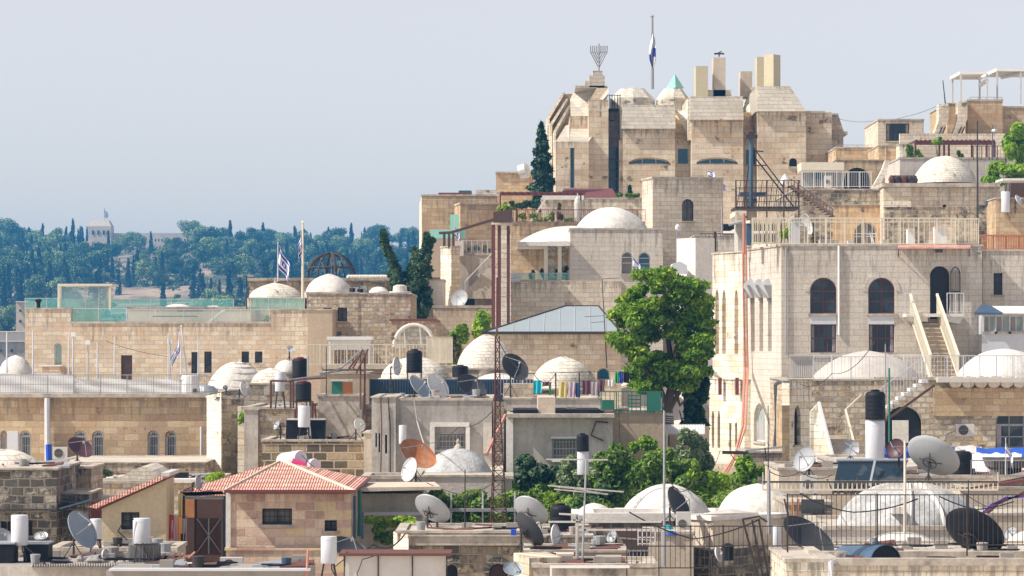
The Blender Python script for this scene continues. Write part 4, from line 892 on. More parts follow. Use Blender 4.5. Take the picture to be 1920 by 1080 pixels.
m = MB(); m.prism([(1258,505),(1262,494),(1275,490),(1288,497),(1290,512),(1258,512)],179,2.5); tag(m.build('covered_awning',mt('pvcgrey'),org=P(1274,512,179)),'folded striped awning beside the white windowless shed','awning')
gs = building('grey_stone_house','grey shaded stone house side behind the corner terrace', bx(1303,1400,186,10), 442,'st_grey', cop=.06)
aw = thing('wire_antenna','thin wire antenna frame on the grey shaded stone house','antenna',P(1340,470,183)); m = MB(); m.tube(P(1341,472,183),P(1341,434,183),.08,5); m.tube(P(1312,438,183),P(1378,438,183),.025,4); m.tube(P(1345,471,183),P(1345,452,183),.03,4)
for i in range(9): m.tube(P(1316+i*7,438,183),P(1316+i*7,444,183),.015,4)
m.build('mast',mt('darkmet'),aw)
wl = thing('globe_lamp','tall pole with white oval lamp beside the domed house','lamp',P(1270,520,186)); m = MB(); m.tube(P(1269,520,186),P(1269,430,186),.035,5); m.build('pole',mt('greymet'),wl); m = MB(); m.lathe(P(1271,434,186),[(.02,0),(.15,.12),(.16,.3),(.02,.45)],12); m.build('lamp_head',mt('tankwhite'),wl)
hr = building('metal_roof_house','stone house under a hipped pale metal roof beside the green tree', bx(903,1165,170,14), 625,'st_pink', cop=0, wins=[(1,1119,690,1143,712,'o','blue')])
m = MB(); b = [P(903,624,169.6),P(1165,624,169.6)]; b += [V((b[1].x,184.6,b[1].z)),V((b[0].x,184.6,b[0].z))]; tz = Z_(574,177); l, r_ = X_(1060,177), X_(1122,177)
m.add(b+[(l,177,tz),(r_,177,tz)],[[0,1,5,4],[1,2,5],[2,3,4,5],[3,0,4]]); m.build('roof',mt('zinc'),hr)
m = MB()
for i in range(1,9):
    t = i/9; a = V(b[0]).lerp(V(b[1]),t); k_ = 1.0 if l <= a.x <= r_ else ((a.x-b[0].x)/(l-b[0].x) if a.x < l else (b[1].x-a.x)/(b[1].x-r_)); m.tube(a,V((a.x+.15*k_,a.y+(177-a.y)*k_,a.z+(tz-a.z)*k_)),.03,4)
m.build('standing_seam',mt('lightmet'),hr)
m = MB(); m.path([b[0],b[1]],.10,4); m.build('gutter',mt('darkmet'),hr); m = MB(); m.path([b[0],(l,177,tz),(r_,177,tz),b[1]],.07,4); m.build('ridge',mt('darkmet'),hr)
an = thing('tall_antenna_mast','tall thin antenna mast with side arms above the metal roof','antenna',P(1136,690,168)); m = MB(); m.tube(P(1138,690,168),P(1129,523,168),.035,5,.02); m.build('pole',mt('darkmet'),an)
for a,b_,yy in ((1129,1162,523),(1096,1132,594),(1108,1134,605)): m = MB(); m.tube(P(a,yy,168),P(b_,yy-2,168),.018,4); m.build('arm',mt('darkmet'),an)
# ================================================================ fortress building on the skyline
Yf = 250
fo = thing('fortress_building','huge fortress like stone building with sloped caps and chimneys on the skyline','building',P(1300,400,Yf))
zb = 420
def fpart(name, mat): 
    m = MB(); m._n = name; m._m = mat; return m
def fb(m): m.build(m._n, mt(m._m), fo)
def fwall(name, x0, x1, top, Y, d, mat='st_fort', wins=()):
    cs = bx(x0,x1,Y,d); w = MB(); z0, z1 = Z_(zb,Y), Z_(top,Y)
    for i in range(4): wallseg(w, fo, cs[i], cs[(i+1)%4], z0, z1, wins if i == 1 else [], .5)
    w.add([(x,y,z1) for x,y in cs], [[0,1,2,3]]); w.build(name, mt(mat), fo)
# left wing: receding ribs, their sunlight put into a paler stone
for k,(x0,x1,t0,t1,Y) in enumerate(((1026,1056,219,173,268),(1031,1062,232,184,264),(1038,1066,245,197,260))):
    m = fpart('side_rib','st_limey'); m.prism([(x0,zb),(x0,t0),(x1,t1),(x1+4,t1),(x0+4.5,t0+3),(x0+4.5,zb)],Y,9); fb(m)
m = fpart('side_wing','st_orange'); m.prism([(1030,zb),(1030,225),(1058,176),(1110,173),(1110,zb)],269.5,8); fb(m)
m = fpart('slanted_buttress','st_limey'); m.prism([(975,zb),(975,382),(1003,318),(1012,300),(1030,300),(1030,zb)],262,2); fb(m)
m = fpart('low_wing','st_ochre'); m.pbox(930,1000,323,zb,258,8); fb(m)
m = fpart('low_wing_coping','pl_coping'); m.pbox(929,990,321.5,324,257.8,8); fb(m)
# left tower
fwall('tower_wall',1104,1141,186,Yf,14); fwall('slit_bay',1042,1104,265,Yf-1,12,wins=[(1069,277,1077,352,'r','blue')]); fwall('upper_bay',1069,1106,217,Yf+3,10)
m = fpart('tower_cap','st_cap'); Xa=lambda p,Y:X_(p,Y)
m.add([P(1070,217,Yf+3),P(1101,217,Yf+3),P(1141,175,Yf+.0),P(1141,163,Yf+3),P(1080,163,Yf+8),P(1069,186,Yf+8)],[[0,1,2,3,4,5]])
m.add([P(1101,217,Yf+3),P(1104,265,Yf),P(1104,217,Yf),P(1141,175,Yf)],[[0,2,3]]); m.pbox(1079,1139,160,164,Yf+3,8); fb(m)
m = fpart('tower_side','st_limey'); m.add([P(1070,217,Yf+3),P(1069,186,Yf+8),P(1080,163,Yf+8),P(1080,240,Yf+8),P(1070,260,Yf+3)],[[4,3,2,1,0]]); m.prism([(1104,190),(1104,217),(1141,176),(1141,163),(1120,163)],Yf+3,6); fb(m)
m = fpart('slit_bay_cap','st_cap')
m.add([P(1042,265,Yf-1),P(1067,265,Yf-1),P(1104,265,Yf-1),P(1124,234,Yf+2),P(1106,241,Yf+3),P(1070,241,Yf+3),P(1068,232,Yf+4),P(1060,236,Yf+4)],[[0,1,5,6,7],[1,2,4,5],[2,3,4]]); fb(m)
# recess
m = fpart('recess_wall','st_fort'); m.pbox(1141,1165,206,zb,Yf+5,3); fb(m)
for a,b in ((278,298),(302,318),(322,333),(337,358)): m = fpart('window','gl_blue'); m.pbox(1142,1162,a,b,Yf+4.8,.15); fb(m)
for a in (300,320,335): m = fpart('window_band','greymet'); m.pbox(1141,1163,a-1.5,a+1.5,Yf+4.6,.3); fb(m)
m = fpart('roof_rail','darkmet'); m.pbox(1141,1164,203,206,Yf+4,1)
for i in range(5): m.tube(P(1143+i*5,203,Yf+4.2),P(1143+i*5,178,Yf+4.2),.04,4)
m.tube(P(1141,178,Yf+4.2),P(1164,178,Yf+4.2),.04,4); fb(m)
fwall('bay_pier',1161,1168,262,Yf+.5,10); m = fpart('bay_fin','st_limey'); m.prism([(1163,262),(1163,197),(1169,190),(1169,262)],Yf+1,9); fb(m)
# bay 2
fwall('bay_wall',1168,1266,241,Yf,14,wins=[(1179,295,1256,308,'s','blue3')]); m = fpart('bay_cap','st_cap'); m.frus((1166,1267,241,Yf-.4,14),(1167,1266,196,Yf+.25,12)); fb(m)
fwall('link_wall',1255,1300,262,Yf+1.2,10,wins=[(1271,278,1291,307,'r','blue')])
m = fpart('link_slope','st_orange'); m.add([P(1265,207,Yf+9),P(1266,262,Yf+1.3),P(1294,262,Yf+1.3),P(1294,190,Yf+9)],[[0,1,2,3]]); fb(m)
m = fpart('link_lit_wedge','st_limey'); m.add([P(1265,207,Yf+2.4),P(1295,262,Yf+1.0),P(1295,207,Yf+1.6)],[[0,1,2]]); m.pbox(1286,1296,205,262,Yf+2.0,6); fb(m)  # lit wedge between the bays: sunlight put into paler stone
m = fpart('orange_block','st_orange'); m.pbox(1250,1290,184,212,Yf+8,5); fb(m)
# bay 3
fwall('bay_wall',1297,1394,224,Yf-1,15,wins=[(1306,295,1384,308,'s','blue3')]); m = fpart('bay_cap','st_cap'); m.frus((1294,1395,224,Yf-1.5,14),(1295,1393,180,Yf-.85,12)); fb(m)
m = fpart('side_fin','st_limey'); m.pbox(1290,1297,183,262,Yf-.5,10); fb(m)
fwall('link_wall',1392,1424,262,Yf+.8,10,wins=[(1399,280,1418,308,'r','blue')])
m = fpart('link_slope','st_orange'); m.add([P(1393,210,Yf+2.5),P(1394,262,Yf+.9),P(1422,262,Yf+.9),P(1422,210,Yf+6)],[[0,1,2,3]]); fb(m)
m = fpart('link_lit_wedge','st_limey'); m.add([P(1394,207,Yf+8),P(1421,245,Yf+.6),P(1421,175,Yf+6)],[[0,1,2]]); m.prism([(1393,207),(1412,163),(1422,163),(1422,210),(1400,210)],Yf+8,4); fb(m)  # second lit wedge, its sunlight likewise put into the stone colour
# bay 4 with pyramid
fwall('bay_wall',1421,1512,208,Yf-1.5,15,wins=[(1480,296,1495,312,'a','hole')]); m = fpart('bay_cap','st_cap'); m.frus((1420,1512,208,Yf-1.9,15),(1421,1482,161,Yf-1.0,8)); fb(m)
fwall('bay_wall',1512,1560,210,Yf+.5,14); fwall('bay_wall',1512,1582,262,Yf+1.5,12)
m = fpart('side_gable','st_fort'); m.prism([(1545,262),(1545,214),(1572,214),(1583,246),(1590,246),(1590,252),(1582,253),(1582,300),(1570,300)],Yf+3,8); fb(m)
m = fpart('bay_band','st_cap'); m.pbox(1512,1548,207.5,211,Yf+.3,12); m.pbox(1545,1573,212,215,Yf+2.8,8); fb(m)
for x0,x1,t,b_,Y,mm in ((1305,1328,123,185,Yf+6,'pl_towery'),(1338,1361,107,182,Yf+7,'pl_cream'),(1389,1411,133,182,Yf+9,'pl_cream'),(1420,1434,106,170,Yf+6,'pl_towery')):
    m = fpart('chimney',mm); m.pbox(x0,x1,t,b_,Y,2); fb(m)
cs = rb(1433,1451,1464,Yf+3.5,52); m = fpart('chimney','pl_towery'); m.hull([(x,y,Z_(166,Yf+4)) for x,y in cs],[(x,y,Z_(102,Yf+4)) for x,y in cs]); fb(m)
m = fpart('roof_base','st_limey'); m.pbox(1326,1372,168,190,Yf+7,5); fb(m)
for x0,x1,cx_ in ((1144,1228,1186),(1229,1291,1262)):
    c = P(cx_,205,Yf+9); R = M_((x1-x0)/2,Yf+9); m = fpart('octagonal_dome','st_dome'); m.lathe(c,[(R,-1),(R,M_(20,Yf+9)),(R*.55,M_(39,Yf+9)),(R*.15,M_(40,Yf+9))],8); fb(m)
c = P(1266,165,Yf+9); m = fpart('glass_pyramid','glz_mint'); m.lathe(c,[(M_(17,Yf+9),0),(0,M_(27,Yf+9))],4,ax=None); fb(m)
m = fpart('plinth','st_cap'); m.pbox(1105,1134,141,163,Yf+3,3); m.pbox(1112,1130,132,141.5,Yf+3.3,2); m.pbox(1097,1105.5,151,163,Yf+4,2); fb(m)
mn = thing('menorah','tall metal menorah with nine straight V shaped arms on a stepped plinth','menorah',P(1123,132,Yf+4)); ym = Yf+4
m = MB(); m.tube(P(1123,132,ym),P(1123,81,ym),.07,6); m.build('stem',mt('greymet'),mn)
for k in range(1,5):
    for s in (-1,1):
        xo = s*k*3.9; yb_ = 97+k*7.5; m = MB(); m.path([P(1123,yb_,ym),P(1123+xo,97,ym),P(1123+xo,85,ym)],.05,5); m.build('branch',mt('greymet'),mn)
m = MB(); m.tube(P(1107,97,ym),P(1139,97,ym),.035,4); m.build('crossbar',mt('greymet'),mn)
fpl = flagpole('tall flagpole with furled blue and white flag on the fortress skyline',1223.5,30,166,Yf+10,r0=.14,mat='greymet')
m = MB(); vs = []; nv_, nu_ = 34, 10
for j in range(nv_+1):
    v = j/nv_; w_ = (2.2+4.6*math.sin(min(1,v*1.25)*math.pi*.62))*(1 if v < .8 else 1-.75*(v-.8)/.2)
    for i in range(nu_+1):
        u = i/nu_; vs.append(P(1223.5+(u-.42)*w_*1.9+.8*math.sin(v*8),60+66*v+u*4*(1-v),Yf+9.8+.22*math.sin(u*9+v*5)))
fs_ = []; m.mi = []
for j in range(nv_):
    for i in range(nu_):
        u, v = (i+.5)/nu_, (j+.5)/nv_; fs_.append([j*(nu_+1)+i,(j+1)*(nu_+1)+i,(j+1)*(nu_+1)+i+1,j*(nu_+1)+i+1]); m.mi.append(1 if (u > .62 and .42 < v < .68) or (u < .35 and v > .62) or (.45 < u < .55 and v > .75) else 0)
m.v = [tuple(q) for q in vs]; m.f = fs_; m.build('flag',[mt('flagwhite'),mt('flagblue')],fpl,smooth=True)
m = MB(); c = P(1349,106,Yf+8); m.tube(c,c+V((0,0,.35)),.05,5); m.box(c.x-.4,c.x+.4,c.y-.1,c.y+.1,c.z+.2,c.z+.32); m.tube(c+V((-.3,0,.2)),c+V((.2,0,.45)),.05,5); tag(m.build('security_camera',mt('darkmet'),org=c),'dark camera cluster on the middle cream chimney top','camera')
m = MB(); m.lathe(P(975,323,256),[(.62,0),(.62,.6),(.45,.75)],16,ax=(1,-.3,.3)); tag(m.build('roof_drum',mt('lightmet'),org=P(975,323,256)),'grey metal drum on the low wing beside the tall cypress','drum')
# ================================================================ upper right
bk = building('stone_block_house','small stone cube house with wide dark window against the sky', bx(1647,1733,240,9), 225, 'st_cream', cop=.1, wins=[(1,1662,231,1706,264,'r','navy')], base=330)
lw2 = building('stone_link_wall','long low warm stone wall with thin roof rail beside the fortress', bx(1568,1650,243,8), 277, 'st_ochre', cop=.08, base=400)
railing('thin metal roof rail along the long low warm stone wall',1570,243.2,1665,243.2,277,.22,99,'greymet',posts=5)
lw3 = building('stone_link_house','stepped stone house with lit end walls below the cube house', bx(1648,1687,236,9), 273, 'st_ochre', cop=.06, base=400); vol(lw3,bx(1687,1706,234,9),270,'st_limey',base=400,cop=.05)
vol(lw3,[(X_(1646,241),241),(X_(1662,236)-.02,235.9),(X_(1662,236),236),(X_(1662,236),241)],273,'st_limey',base=400,cop=0,Yr=236,part='lit_wall')  # lit ends of this house: sunlight put into a paler stone colour
cl = building('stone_terrace_house','high stone terrace house with slotted sloping buttresses and white pergola', bx(1815,1881,238,14), 188, 'st_ochre', cop=.1, base=400)
vol(cl,bx(1881,1990,239,12),201,'st_ochre',base=400,cop=.1); vol(cl,bx(1777,1798,241,10),194,'st_ochre',base=400,cop=.06)
for x0,xs,y0 in ((1761,1780,195),(1797,1815,190)):
    m = MB(); m.prism([(x0,y0),(x0+18,y0-2),(x0+18,222),(x0+2,266),(x0-14,266),(x0,225)],237.5,1.2); m.build('buttress',mt('st_limey'),cl)  # sunlit flank, its brightness put into the stone colour
    for k in (0,6): m = MB(); m.hull([P(x0-6+k,263,237.4),P(x0-3+k,263,237.4),P(x0+8+k,237,237.4),P(x0+6+k,237,237.4)],[v+V((0,.06,0)) for v in (P(x0-6+k,263,237.4),P(x0-3+k,263,237.4),P(x0+8+k,237,237.4),P(x0+6+k,237,237.4))]); m.build('slot',mt('gl_black'),cl)
wp = thing('white_pergola','white steel pergola frame with flat roof beams on the high terrace','pergola',P(1850,190,240))
for a,t,y in ((1787,145,246),(1803,136,239),(1838,145,246),(1852,137,239),(1871,131,240),(1915,131,240)): m = MB(); m.tube(P(a,194,y),P(a,t,y),.09,4); m.build('post',mt('offwhite'),wp)
for p in ([(1785,146,246),(1803,136,239),(1852,136,239)],[(1785,146,246),(1838,146,246)],[(1838,146,246),(1871,130,240),(1990,131,240)],[(1838,160,243),(1852,150,240)],[(1880,145,246),(1925,134,240)]):
    m = MB(); m.path([P(*q) for q in p],.16,4); m.build('beam',mt('white'),wp)
m = MB(); m.add([P(1785,144,246),P(1803,135,239),P(1852,135,239),P(1838,144,246)],[[0,1,2,3]]); m.add([P(1838,144,246),P(1871,130,240),P(1990,130,240),P(1980,145,246)],[[0,1,2,3]]); m.build('canvas',mt('offwhite'),wp)
pole('thin_mast','thin slanted dark mast beside the white pergola','mast',1773.5,150,194,239,.05,'darkmet',px1=1769)
railing('thin rail on top of the high stone terrace house',1820,239,1880,239,188,.25,99,'greymet',posts=4)
wire('long thin cable sagging across the sky from the fortress to the terrace house',[(1573,222,Yf),(1640,226,245),(1700,218,242),(1762,196,240)],.018)
bp = thing('brown_pergola','dark brown timber pergola over the small roof garden','pergola',P(1790,297,226)); m = MB(); m.pbox(1716,1867,263,271,226,.3); m.build('beam',mt('redbrown'),bp)
for i in range(18): m = MB(); m.pbox(1718+i*8.5,1721+i*8.5,261.5,264,225.8,4); m.build('rafter',mt('brown'),bp)
for a in (1717,1762,1771,1780,1823,1851,1862,1866): m = MB(); m.tube(P(a,302,226+(a%3)),P(a,266,226+(a%3)),.09,4); m.build('post',mt('redbrown'),bp)
rg = building('roof_garden_house','pale wall roof garden house behind the brick dome', bx(1688,1960,224,14), 297, 'pl_greylight', cop=.08, base=420)
m = MB(); m.pbox(1688,1960,250,300,236,.5); m.build('rear_wall',mt('st_cream'),rg)
for i,(a,b,w,h,mm) in enumerate(((1708,288,16,44,'lf_bush'),(1725,288,14,22,'lf_lime'),(1760,262,26,14,'lf_lime'),(1800,290,10,16,'lf_bush'))): bush('roof garden %s by the brown pergola' % ['tall dark shrub','bright clump','lime creeper on top','small shrub'][i],a-w/2,a+w/2,b-h/2,b+h/2,224.6,mm,600,.17,seed=80+i,k=5,name='garden_plant',cat='plant',basey=297)
bd = building('brick_dome_house','old stone house with big round brick dome and soot darkened corner', bx(1657,1876,200,14), 347, 'st_cream', cop=0, wins=[(1,1768,383,1775,396,'a','slot')])
vol(bd, bx(1657,1709,199.9,1), 347,'st_limey',cop=0,base=388,part='plaster_face'); vol(bd, bx(1660,1836,199.94,1),388,'st_old',cop=0,part='old_face',wins=[(1,1735,412,1790,466,'a','hole')])
vol(bd, bx(1836,1877,199.86,1), 384,'st_black',cop=.03,part='sooty_face'); m = MB(); m.pbox(1655,1876,343,350,199.7,14); m.build('cornice',mt('pl_coping'),bd)
dome(bd,1710,1832,293,344,206,'st_dome',p=.66,seed=20,ring=False)
for i in range(12): m = MB(); a = 1672+i*4; m.lathe(P(a,342,201+(i%3)*.6),[(.15,-.05),(.2,.15+.25*rnd.random()),(.08,.45)],6); tag(m.build('scrap_pile',mt('darkmet' if i%2 else 'rust'),org=P(a,342,201)),'dark scrap metal heaped on the ledge beside the brick dome','scrap','scrap beside the brick dome')
m = MB(); m.pbox(1850,1871,376,383,199.3,.9); tag(m.build('blue_ledge_cover',mt('bluesteel'),org=P(1860,383,199)),'dark blue cover on the ledge of the soot darkened corner','cover')
pole('lamp_mast','tall dark mast standing before the brick dome','mast',1833.5,227,420,197,.07,'darkmet'); pole('short_mast','shorter mast with a round lamp beside the brown pergola','mast',1862,233,300,222,.05,'mastblue')
m = MB(); m.lathe(P(1866,248,222),[(.02,0),(.25,.08),(.2,.2),(.02,.25)],10); tag(m.build('round_lamp',mt('lightmet'),org=P(1866,248,222)),'round grey lamp on the shorter mast by the pergola','lamp')
railing('dark bar rail on the roof beside the brick dome',1826,215,1900,215,300,.95,.2,'darkmet',posts=5)
hb = building('stone_house','pale house corner with white canopy ledge behind the lime trees', bx(1868,1960,196,8), 372,'st_ochre', cop=.06)
heater('white boiler standing on the roof edge beyond the soot darkened corner',1878,1894,359,398,195.8,None); dish('small pale dish on the far edge above the canopy house',1909,376,11,5,30,195.7,400,'dishwhite')
m = MB(); m.pbox(1881,1960,334,338,196,3); tag(m.build('canopy_slab',mt('pl_white'),org=P(1900,338,196)),'thin white canopy slab on posts below the lime tree','canopy')
m = MB(); m.pbox(1896,1990,338,370,200,1); tag(m.build('shadowed_shed',mt('brown'),org=P(1920,370,200)),'brown shed in the shade below the white canopy slab','shed')
bush('lime green tree crown at the frame edge above the brick dome',1884,1950,236,300,212,'lf_lime',5000,.26,seed=90,k=12,name='acacia_tree',cat='tree',basey=420)
bush('lime green leafy branches hanging beside the brick dome',1845,1940,302,348,206,'lf_lime',4000,.24,seed=91,k=12,name='leafy_tree',cat='tree',basey=420)
bush('dark small round tree behind the lime green crown',1876,1898,246,280,218,'lf_dark',700,.22,seed=92,k=4,name='round_tree',cat='tree',basey=420)
# canopy shed terrace
tr = building('ochre_stone_house','old ochre stone house with arched doorway behind the cream railing', bx(1490,1657,202,14), 356,'st_old', cop=.08, wins=[(1,1599,414,1646,470,'a','whitedoor')])
vol(tr, bx(1562,1654,201.9,1), 384,'st_orange',cop=.03,part='ochre_face',wins=[(1,1601,416,1644,470,'a','whitedoor')])
sh = thing('terrace_canopy','long cream fabric canopy box over grey fence screens','canopy',P(1542,352,212)); m = MB(); m.pbox(1503,1583,304,319,212,3); m.build('canopy',mt('creamp'),sh)
m = MB(); m.pbox(1504,1580,319,352,215,.2); m.build('screen',mt('greymet'),sh); m = MB(); m.pbox(1524,1543,320,335,214.6,.2); m.build('window',mt('gl_blue'),sh)
for a in (1504,1541,1580): m = MB(); m.tube(P(a,352,212.2),P(a,318,212.2),.05,4); m.build('post',mt('pvcgrey'),sh)
acu('small white air conditioner under the cream fabric canopy box',1547,1560,329,352,211.5)
ar_ = building('arch_terrace_wall','ochre wall with wide dark arch behind white bars', bx(1568,1660,216,6), 300,'st_ochre', cop=.05, wins=[(1,1583,314,1632,356,'a','hole')])
railing('white barred fence in front of the wide dark arch',1505,211,1634,211,352,1.05,.14,'white',posts=6)
m = MB(); m.prism([(1636,352),(1655,318),(1661,300),(1669,300),(1662,325),(1648,352)],213,.8); tag(m.build('slotted_buttress',mt('st_limey'),org=P(1648,352,213)),'bright slotted sloping buttress at the end of the white barred fence','buttress')  # lit slats: sunlight put into the pale stone colour
dh2 = thing('roof_dome_vent','small pale round vent on the terrace by the metal stair','vent',P(1472,345,213)); m = MB(); m.lathe(P(1472,345,213),[(.3,0),(.3,.3),(.0,.7)],10); m.build('cap',mt('dishwhite'),dh2)
# scaffold platform with mast and stairs
Ys = 188
sc = thing('steel_platform','dark steel lookout platform with mesh rails and a long stair','platform',P(1430,458,Ys))
m = MB(); m.pbox(1379,1500,387,391,Ys,4); m.build('deck',mt('darkmet'),sc)
for a in (1380,1400,1438,1470,1498):
    for d in (0,4): m = MB(); m.tube(P(a,470,Ys+d),P(a,338,Ys+d),.06,4); m.build('post',mt('brown'),sc)
for yy in (338,352,366,378):
    m = MB(); m.tube(P(1380,yy,Ys),P(1500,yy,Ys),.03,4); m.tube(P(1380,yy,Ys+4),P(1500,yy,Ys+4),.03,4); m.build('rail',mt('brown'),sc)
m = MB(); 
for i in range(26): m.tube(P(1382+i*4.6,388,Ys+.02),P(1382+i*4.6,352,Ys+.02),.014,4)
for i in range(12): m.tube(P(1382+i*10,388,Ys+3.9),P(1390+i*10,338,Ys+3.9),.025,4)
m.build('bars',mt('darkmet'),sc); m = MB(); m.pbox(1388,1436,360,368,Ys+2,.4); m.pbox(1400,1420,372,380,Ys+1.5,.3); m.build('bench',mt('bluesteel'),sc)
m = MB()
for s in (0,1.2): m.tube(P(1484,348,Ys+s),P(1562,404,Ys-2+s),.08,4); m.tube(P(1484,336,Ys+s),P(1562,392,Ys-2+s),.03,4)
for i in range(14): a = P(1484+i*6,349+i*4.3,Ys-i*.14); m.box(a.x-.15,a.x+.15,a.y,a.y+1.2,a.z-.02,a.z+.02); m.tube(a,a+V((0,0,.4)),.02,4)
m.build('stair',mt('brown'),sc)
m = MB(); m.tube(P(1408,388,Ys+1.5),P(1409,256,Ys+1.5),.13,8); m.build('mast',mt('mastblue'),sc)
m = MB(); m.tube(P(1409,265,Ys+1.5),P(1396,388,Ys+2),.04,4); m.tube(P(1412,290,Ys+1.5),P(1492,392,Ys+2),.05,4); m.tube(P(1412,275,Ys+1.5),P(1470,352,Ys+2),.04,4); m.tube(P(1412,310,Ys+1.5),P(1440,310,Ys+1.5),.04,4); m.tube(P(1412,282,Ys+1.5),P(1432,284,Ys+1.5),.05,4); m.build('brace',mt('darkmet'),sc)
m = MB(); m.pbox(1399,1421,252,259,Ys+1.2,.5); m.pbox(1404,1414,246,252,Ys+1.4,.3); m.build('floodlight',mt('darkmet'),sc)
us = thing('roof_hut','ramshackle corner hut with tattered grey roof under the steel platform','hut',P(1395,462,175)); m = MB(); m.pbox(1384,1410,418,474,176,3); m.build('wall',mt('pl_greylight'),us)
m = MB(); m.hull([P(1366,424,175),P(1400,415,175),P(1400,412,178),P(1368,420,178)],[v+V((0,0,.08)) for v in (P(1366,424,175),P(1400,415,175),P(1400,412,178),P(1368,420,178))]); m.build('roof',mt('greymet'),us); m = MB(); m.pbox(1396,1409,425,460,175.8,.15); m.build('door',mt('bluesteel'),us)
m = MB(); m.pbox(1380,1400,395,404,180,5); m.tube(P(1380,420,180),P(1380,395,180),.07,4); tag(m.build('yellow_timber_frame',mt('creamp'),org=P(1390,420,180)),'cream timber frame squeezed below the steel platform','frame')
# ================================================================ main building on the right
Ym = 150
A0 = V((X_(1465,Ym),Ym)); 
def atx(px, p, ang):    # walk from p along a direction until photo column px
    d = V((math.cos(math.radians(ang)), math.sin(math.radians(ang)))); t = ray_t(px, p, p+d); return p+d*t
Bm = atx(1401, A0, 99); Cm = atx(1398, Bm, 60) if False else Bm+V((.05,0)); 
mb_ = building('corner_stone_building','big pale stone corner building with tall arched windows and cream roof railing', [tuple(Bm),tuple(A0),(X_(1842,Ym),Ym),(X_(1842,Ym),Bm.y)], 461,'st_grey', cop=.07,
  wins=[(1,1519,521,1569,588,'a','arch'),(1,1520,608,1568,661,'r','maroon'),(1,1628,521,1678,588,'a','arch'),(1,1629,608,1677,661,'r','maroon'),(1,1744,499,1781,602,'a','hole'),
        (0,1408,528,1415,659,'p','greyslot'),(0,1424,528,1431,659,'p','greyslot'),(0,1440,528,1447,659,'p','greyslot'),(0,1413,756,1434,828,'p','white'),(0,1442,765,1450,830,'p','white')])
for x0,x1 in ((1520,1568),(1629,1677)): m = MB(); m.pbox(x0,x1,588,608,Ym-.03,.3); m.build('spandrel_panel',mt('pvcgrey'),mb_)
for xc,w,yt,hh in ((1544,25,521,30),(1653,25,521,30),(1762.5,18.5,499,22)):   # voussoir rings
    c = P(xc,yt+w,Ym-.035); r0 = M_(w+1,Ym); r1 = M_(w+10,Ym); m = MB(); k = 15
    for i in range(k):
        a0, a1 = math.pi*(i+.03)/k, math.pi*(i+.97)/k
        q_ = [(r0,a0),(r1,a0),(r1,a1),(r0,a1)]; m.add([V((c.x+r*math.cos(a),c.y,c.z+r*math.sin(a))) for r,a in q_]+[V((c.x+r*math.cos(a),c.y+.06,c.z+r*math.sin(a))) for r,a in q_],[[3,2,1,0],[0,1,5,4],[1,2,6,5],[2,3,7,6],[3,0,4,7]])
    m.build('arch_stones',mt('st_grey'),mb_)
for xx in (1405.5,1421.5,1437.5):      # projecting grey shades over the lancets
    m = MB(); Y_ = 150+ (1465-xx)/64*(Bm.y-150); t = ray_t(xx+5,V(Bm),A0); p_ = V(Bm).lerp(A0,t); 
    nn = V((-(A0-V(Bm)).normalized().y*-1, 0)); d_ = (A0-V(Bm)).normalized(); on = V((d_.y,-d_.x)); hw = .5
    z1, z2, z3 = Z_(523,p_.y), Z_(535,p_.y), Z_(559,p_.y)
    a, b = p_-d_*hw, p_+d_*hw
    pts = [V((a.x,a.y,z3)),V((b.x,b.y,z3)),V((b.x,b.y,z2)),V((p_.x,p_.y,z1)),V((a.x,a.y,z2))]; o_ = [v+V((on.x*.12,on.y*.12,0)) for v in pts]
    o_[4] = o_[4]+V((on.x*.28,on.y*.28,0)); o_[2] = o_[2]+V((on.x*.28,on.y*.28,0)); o_[3] = o_[3]+V((on.x*.02,on.y*.02,0)); m.add(pts+o_,[[5,6,7,8,9],[0,1,6,5],[1,2,7,6],[2,3,8,7],[3,4,9,8],[4,0,5,9]]); m.build('window_hood',mt('greymet'),mb_)
m = MB(); m.path([P(1573,461,Ym-.08),P(1573,628,Ym-.08)],.06,6); m.build('downpipe',mt('white'),mb_)
m = MB(); m.path([P(1474,465,Ym-.06),P(1474,665,Ym-.06)],.04,5); m.build('cable_pipe',mt('greymet'),mb_)
# older left part
C0 = Bm+V((-.15,.3)); D0 = atx(1336, C0, 108)
ob = building('old_corner_wing','tall old honey coloured stone wing with narrow pointed windows beside the tree', [tuple(D0),tuple(C0),(C0.x+6,C0.y),(D0.x+6,D0.y)], 472,'st_limey', cop=.05,
  wins=[(0,1341,543,1348,664,'p','ochreslot'),(0,1354,543,1361,664,'p','ochreslot'),(0,1377,543,1384,664,'p','ochreslot')], Yr=C0.y)
E0 = C0+V((-.05,-1.0)); F0 = atx(1324, E0, 110)
vol(ob, [tuple(F0),tuple(E0),(E0.x+4,E0.y),(F0.x+4,F0.y)], 712,'st_limey',cop=.02,part='lower_wall',Yr=E0.y,
  wins=[(0,1334,770,1339,840,'p','slot'),(0,1345,770,1350,840,'p','slot'),(0,1367,793,1371,845,'r','slot'),(0,1378,793,1382,840,'r','slot')])
for a in (1326,1357,1389): 
    t = ray_t(a,F0,E0); p_ = F0.lerp(E0,t); m = MB(); m.box(p_.x-.28,p_.x-.12,p_.y-.3,p_.y,Z_(740,p_.y),Z_(708,p_.y)); m.build('iron_tie',mt('redbrown'),ob)
m = MB(); m.prism([(1315,905),(1322,868),(1400,872),(1420,905)],150,3); m.build('battered_base',mt('st_cream'),ob)
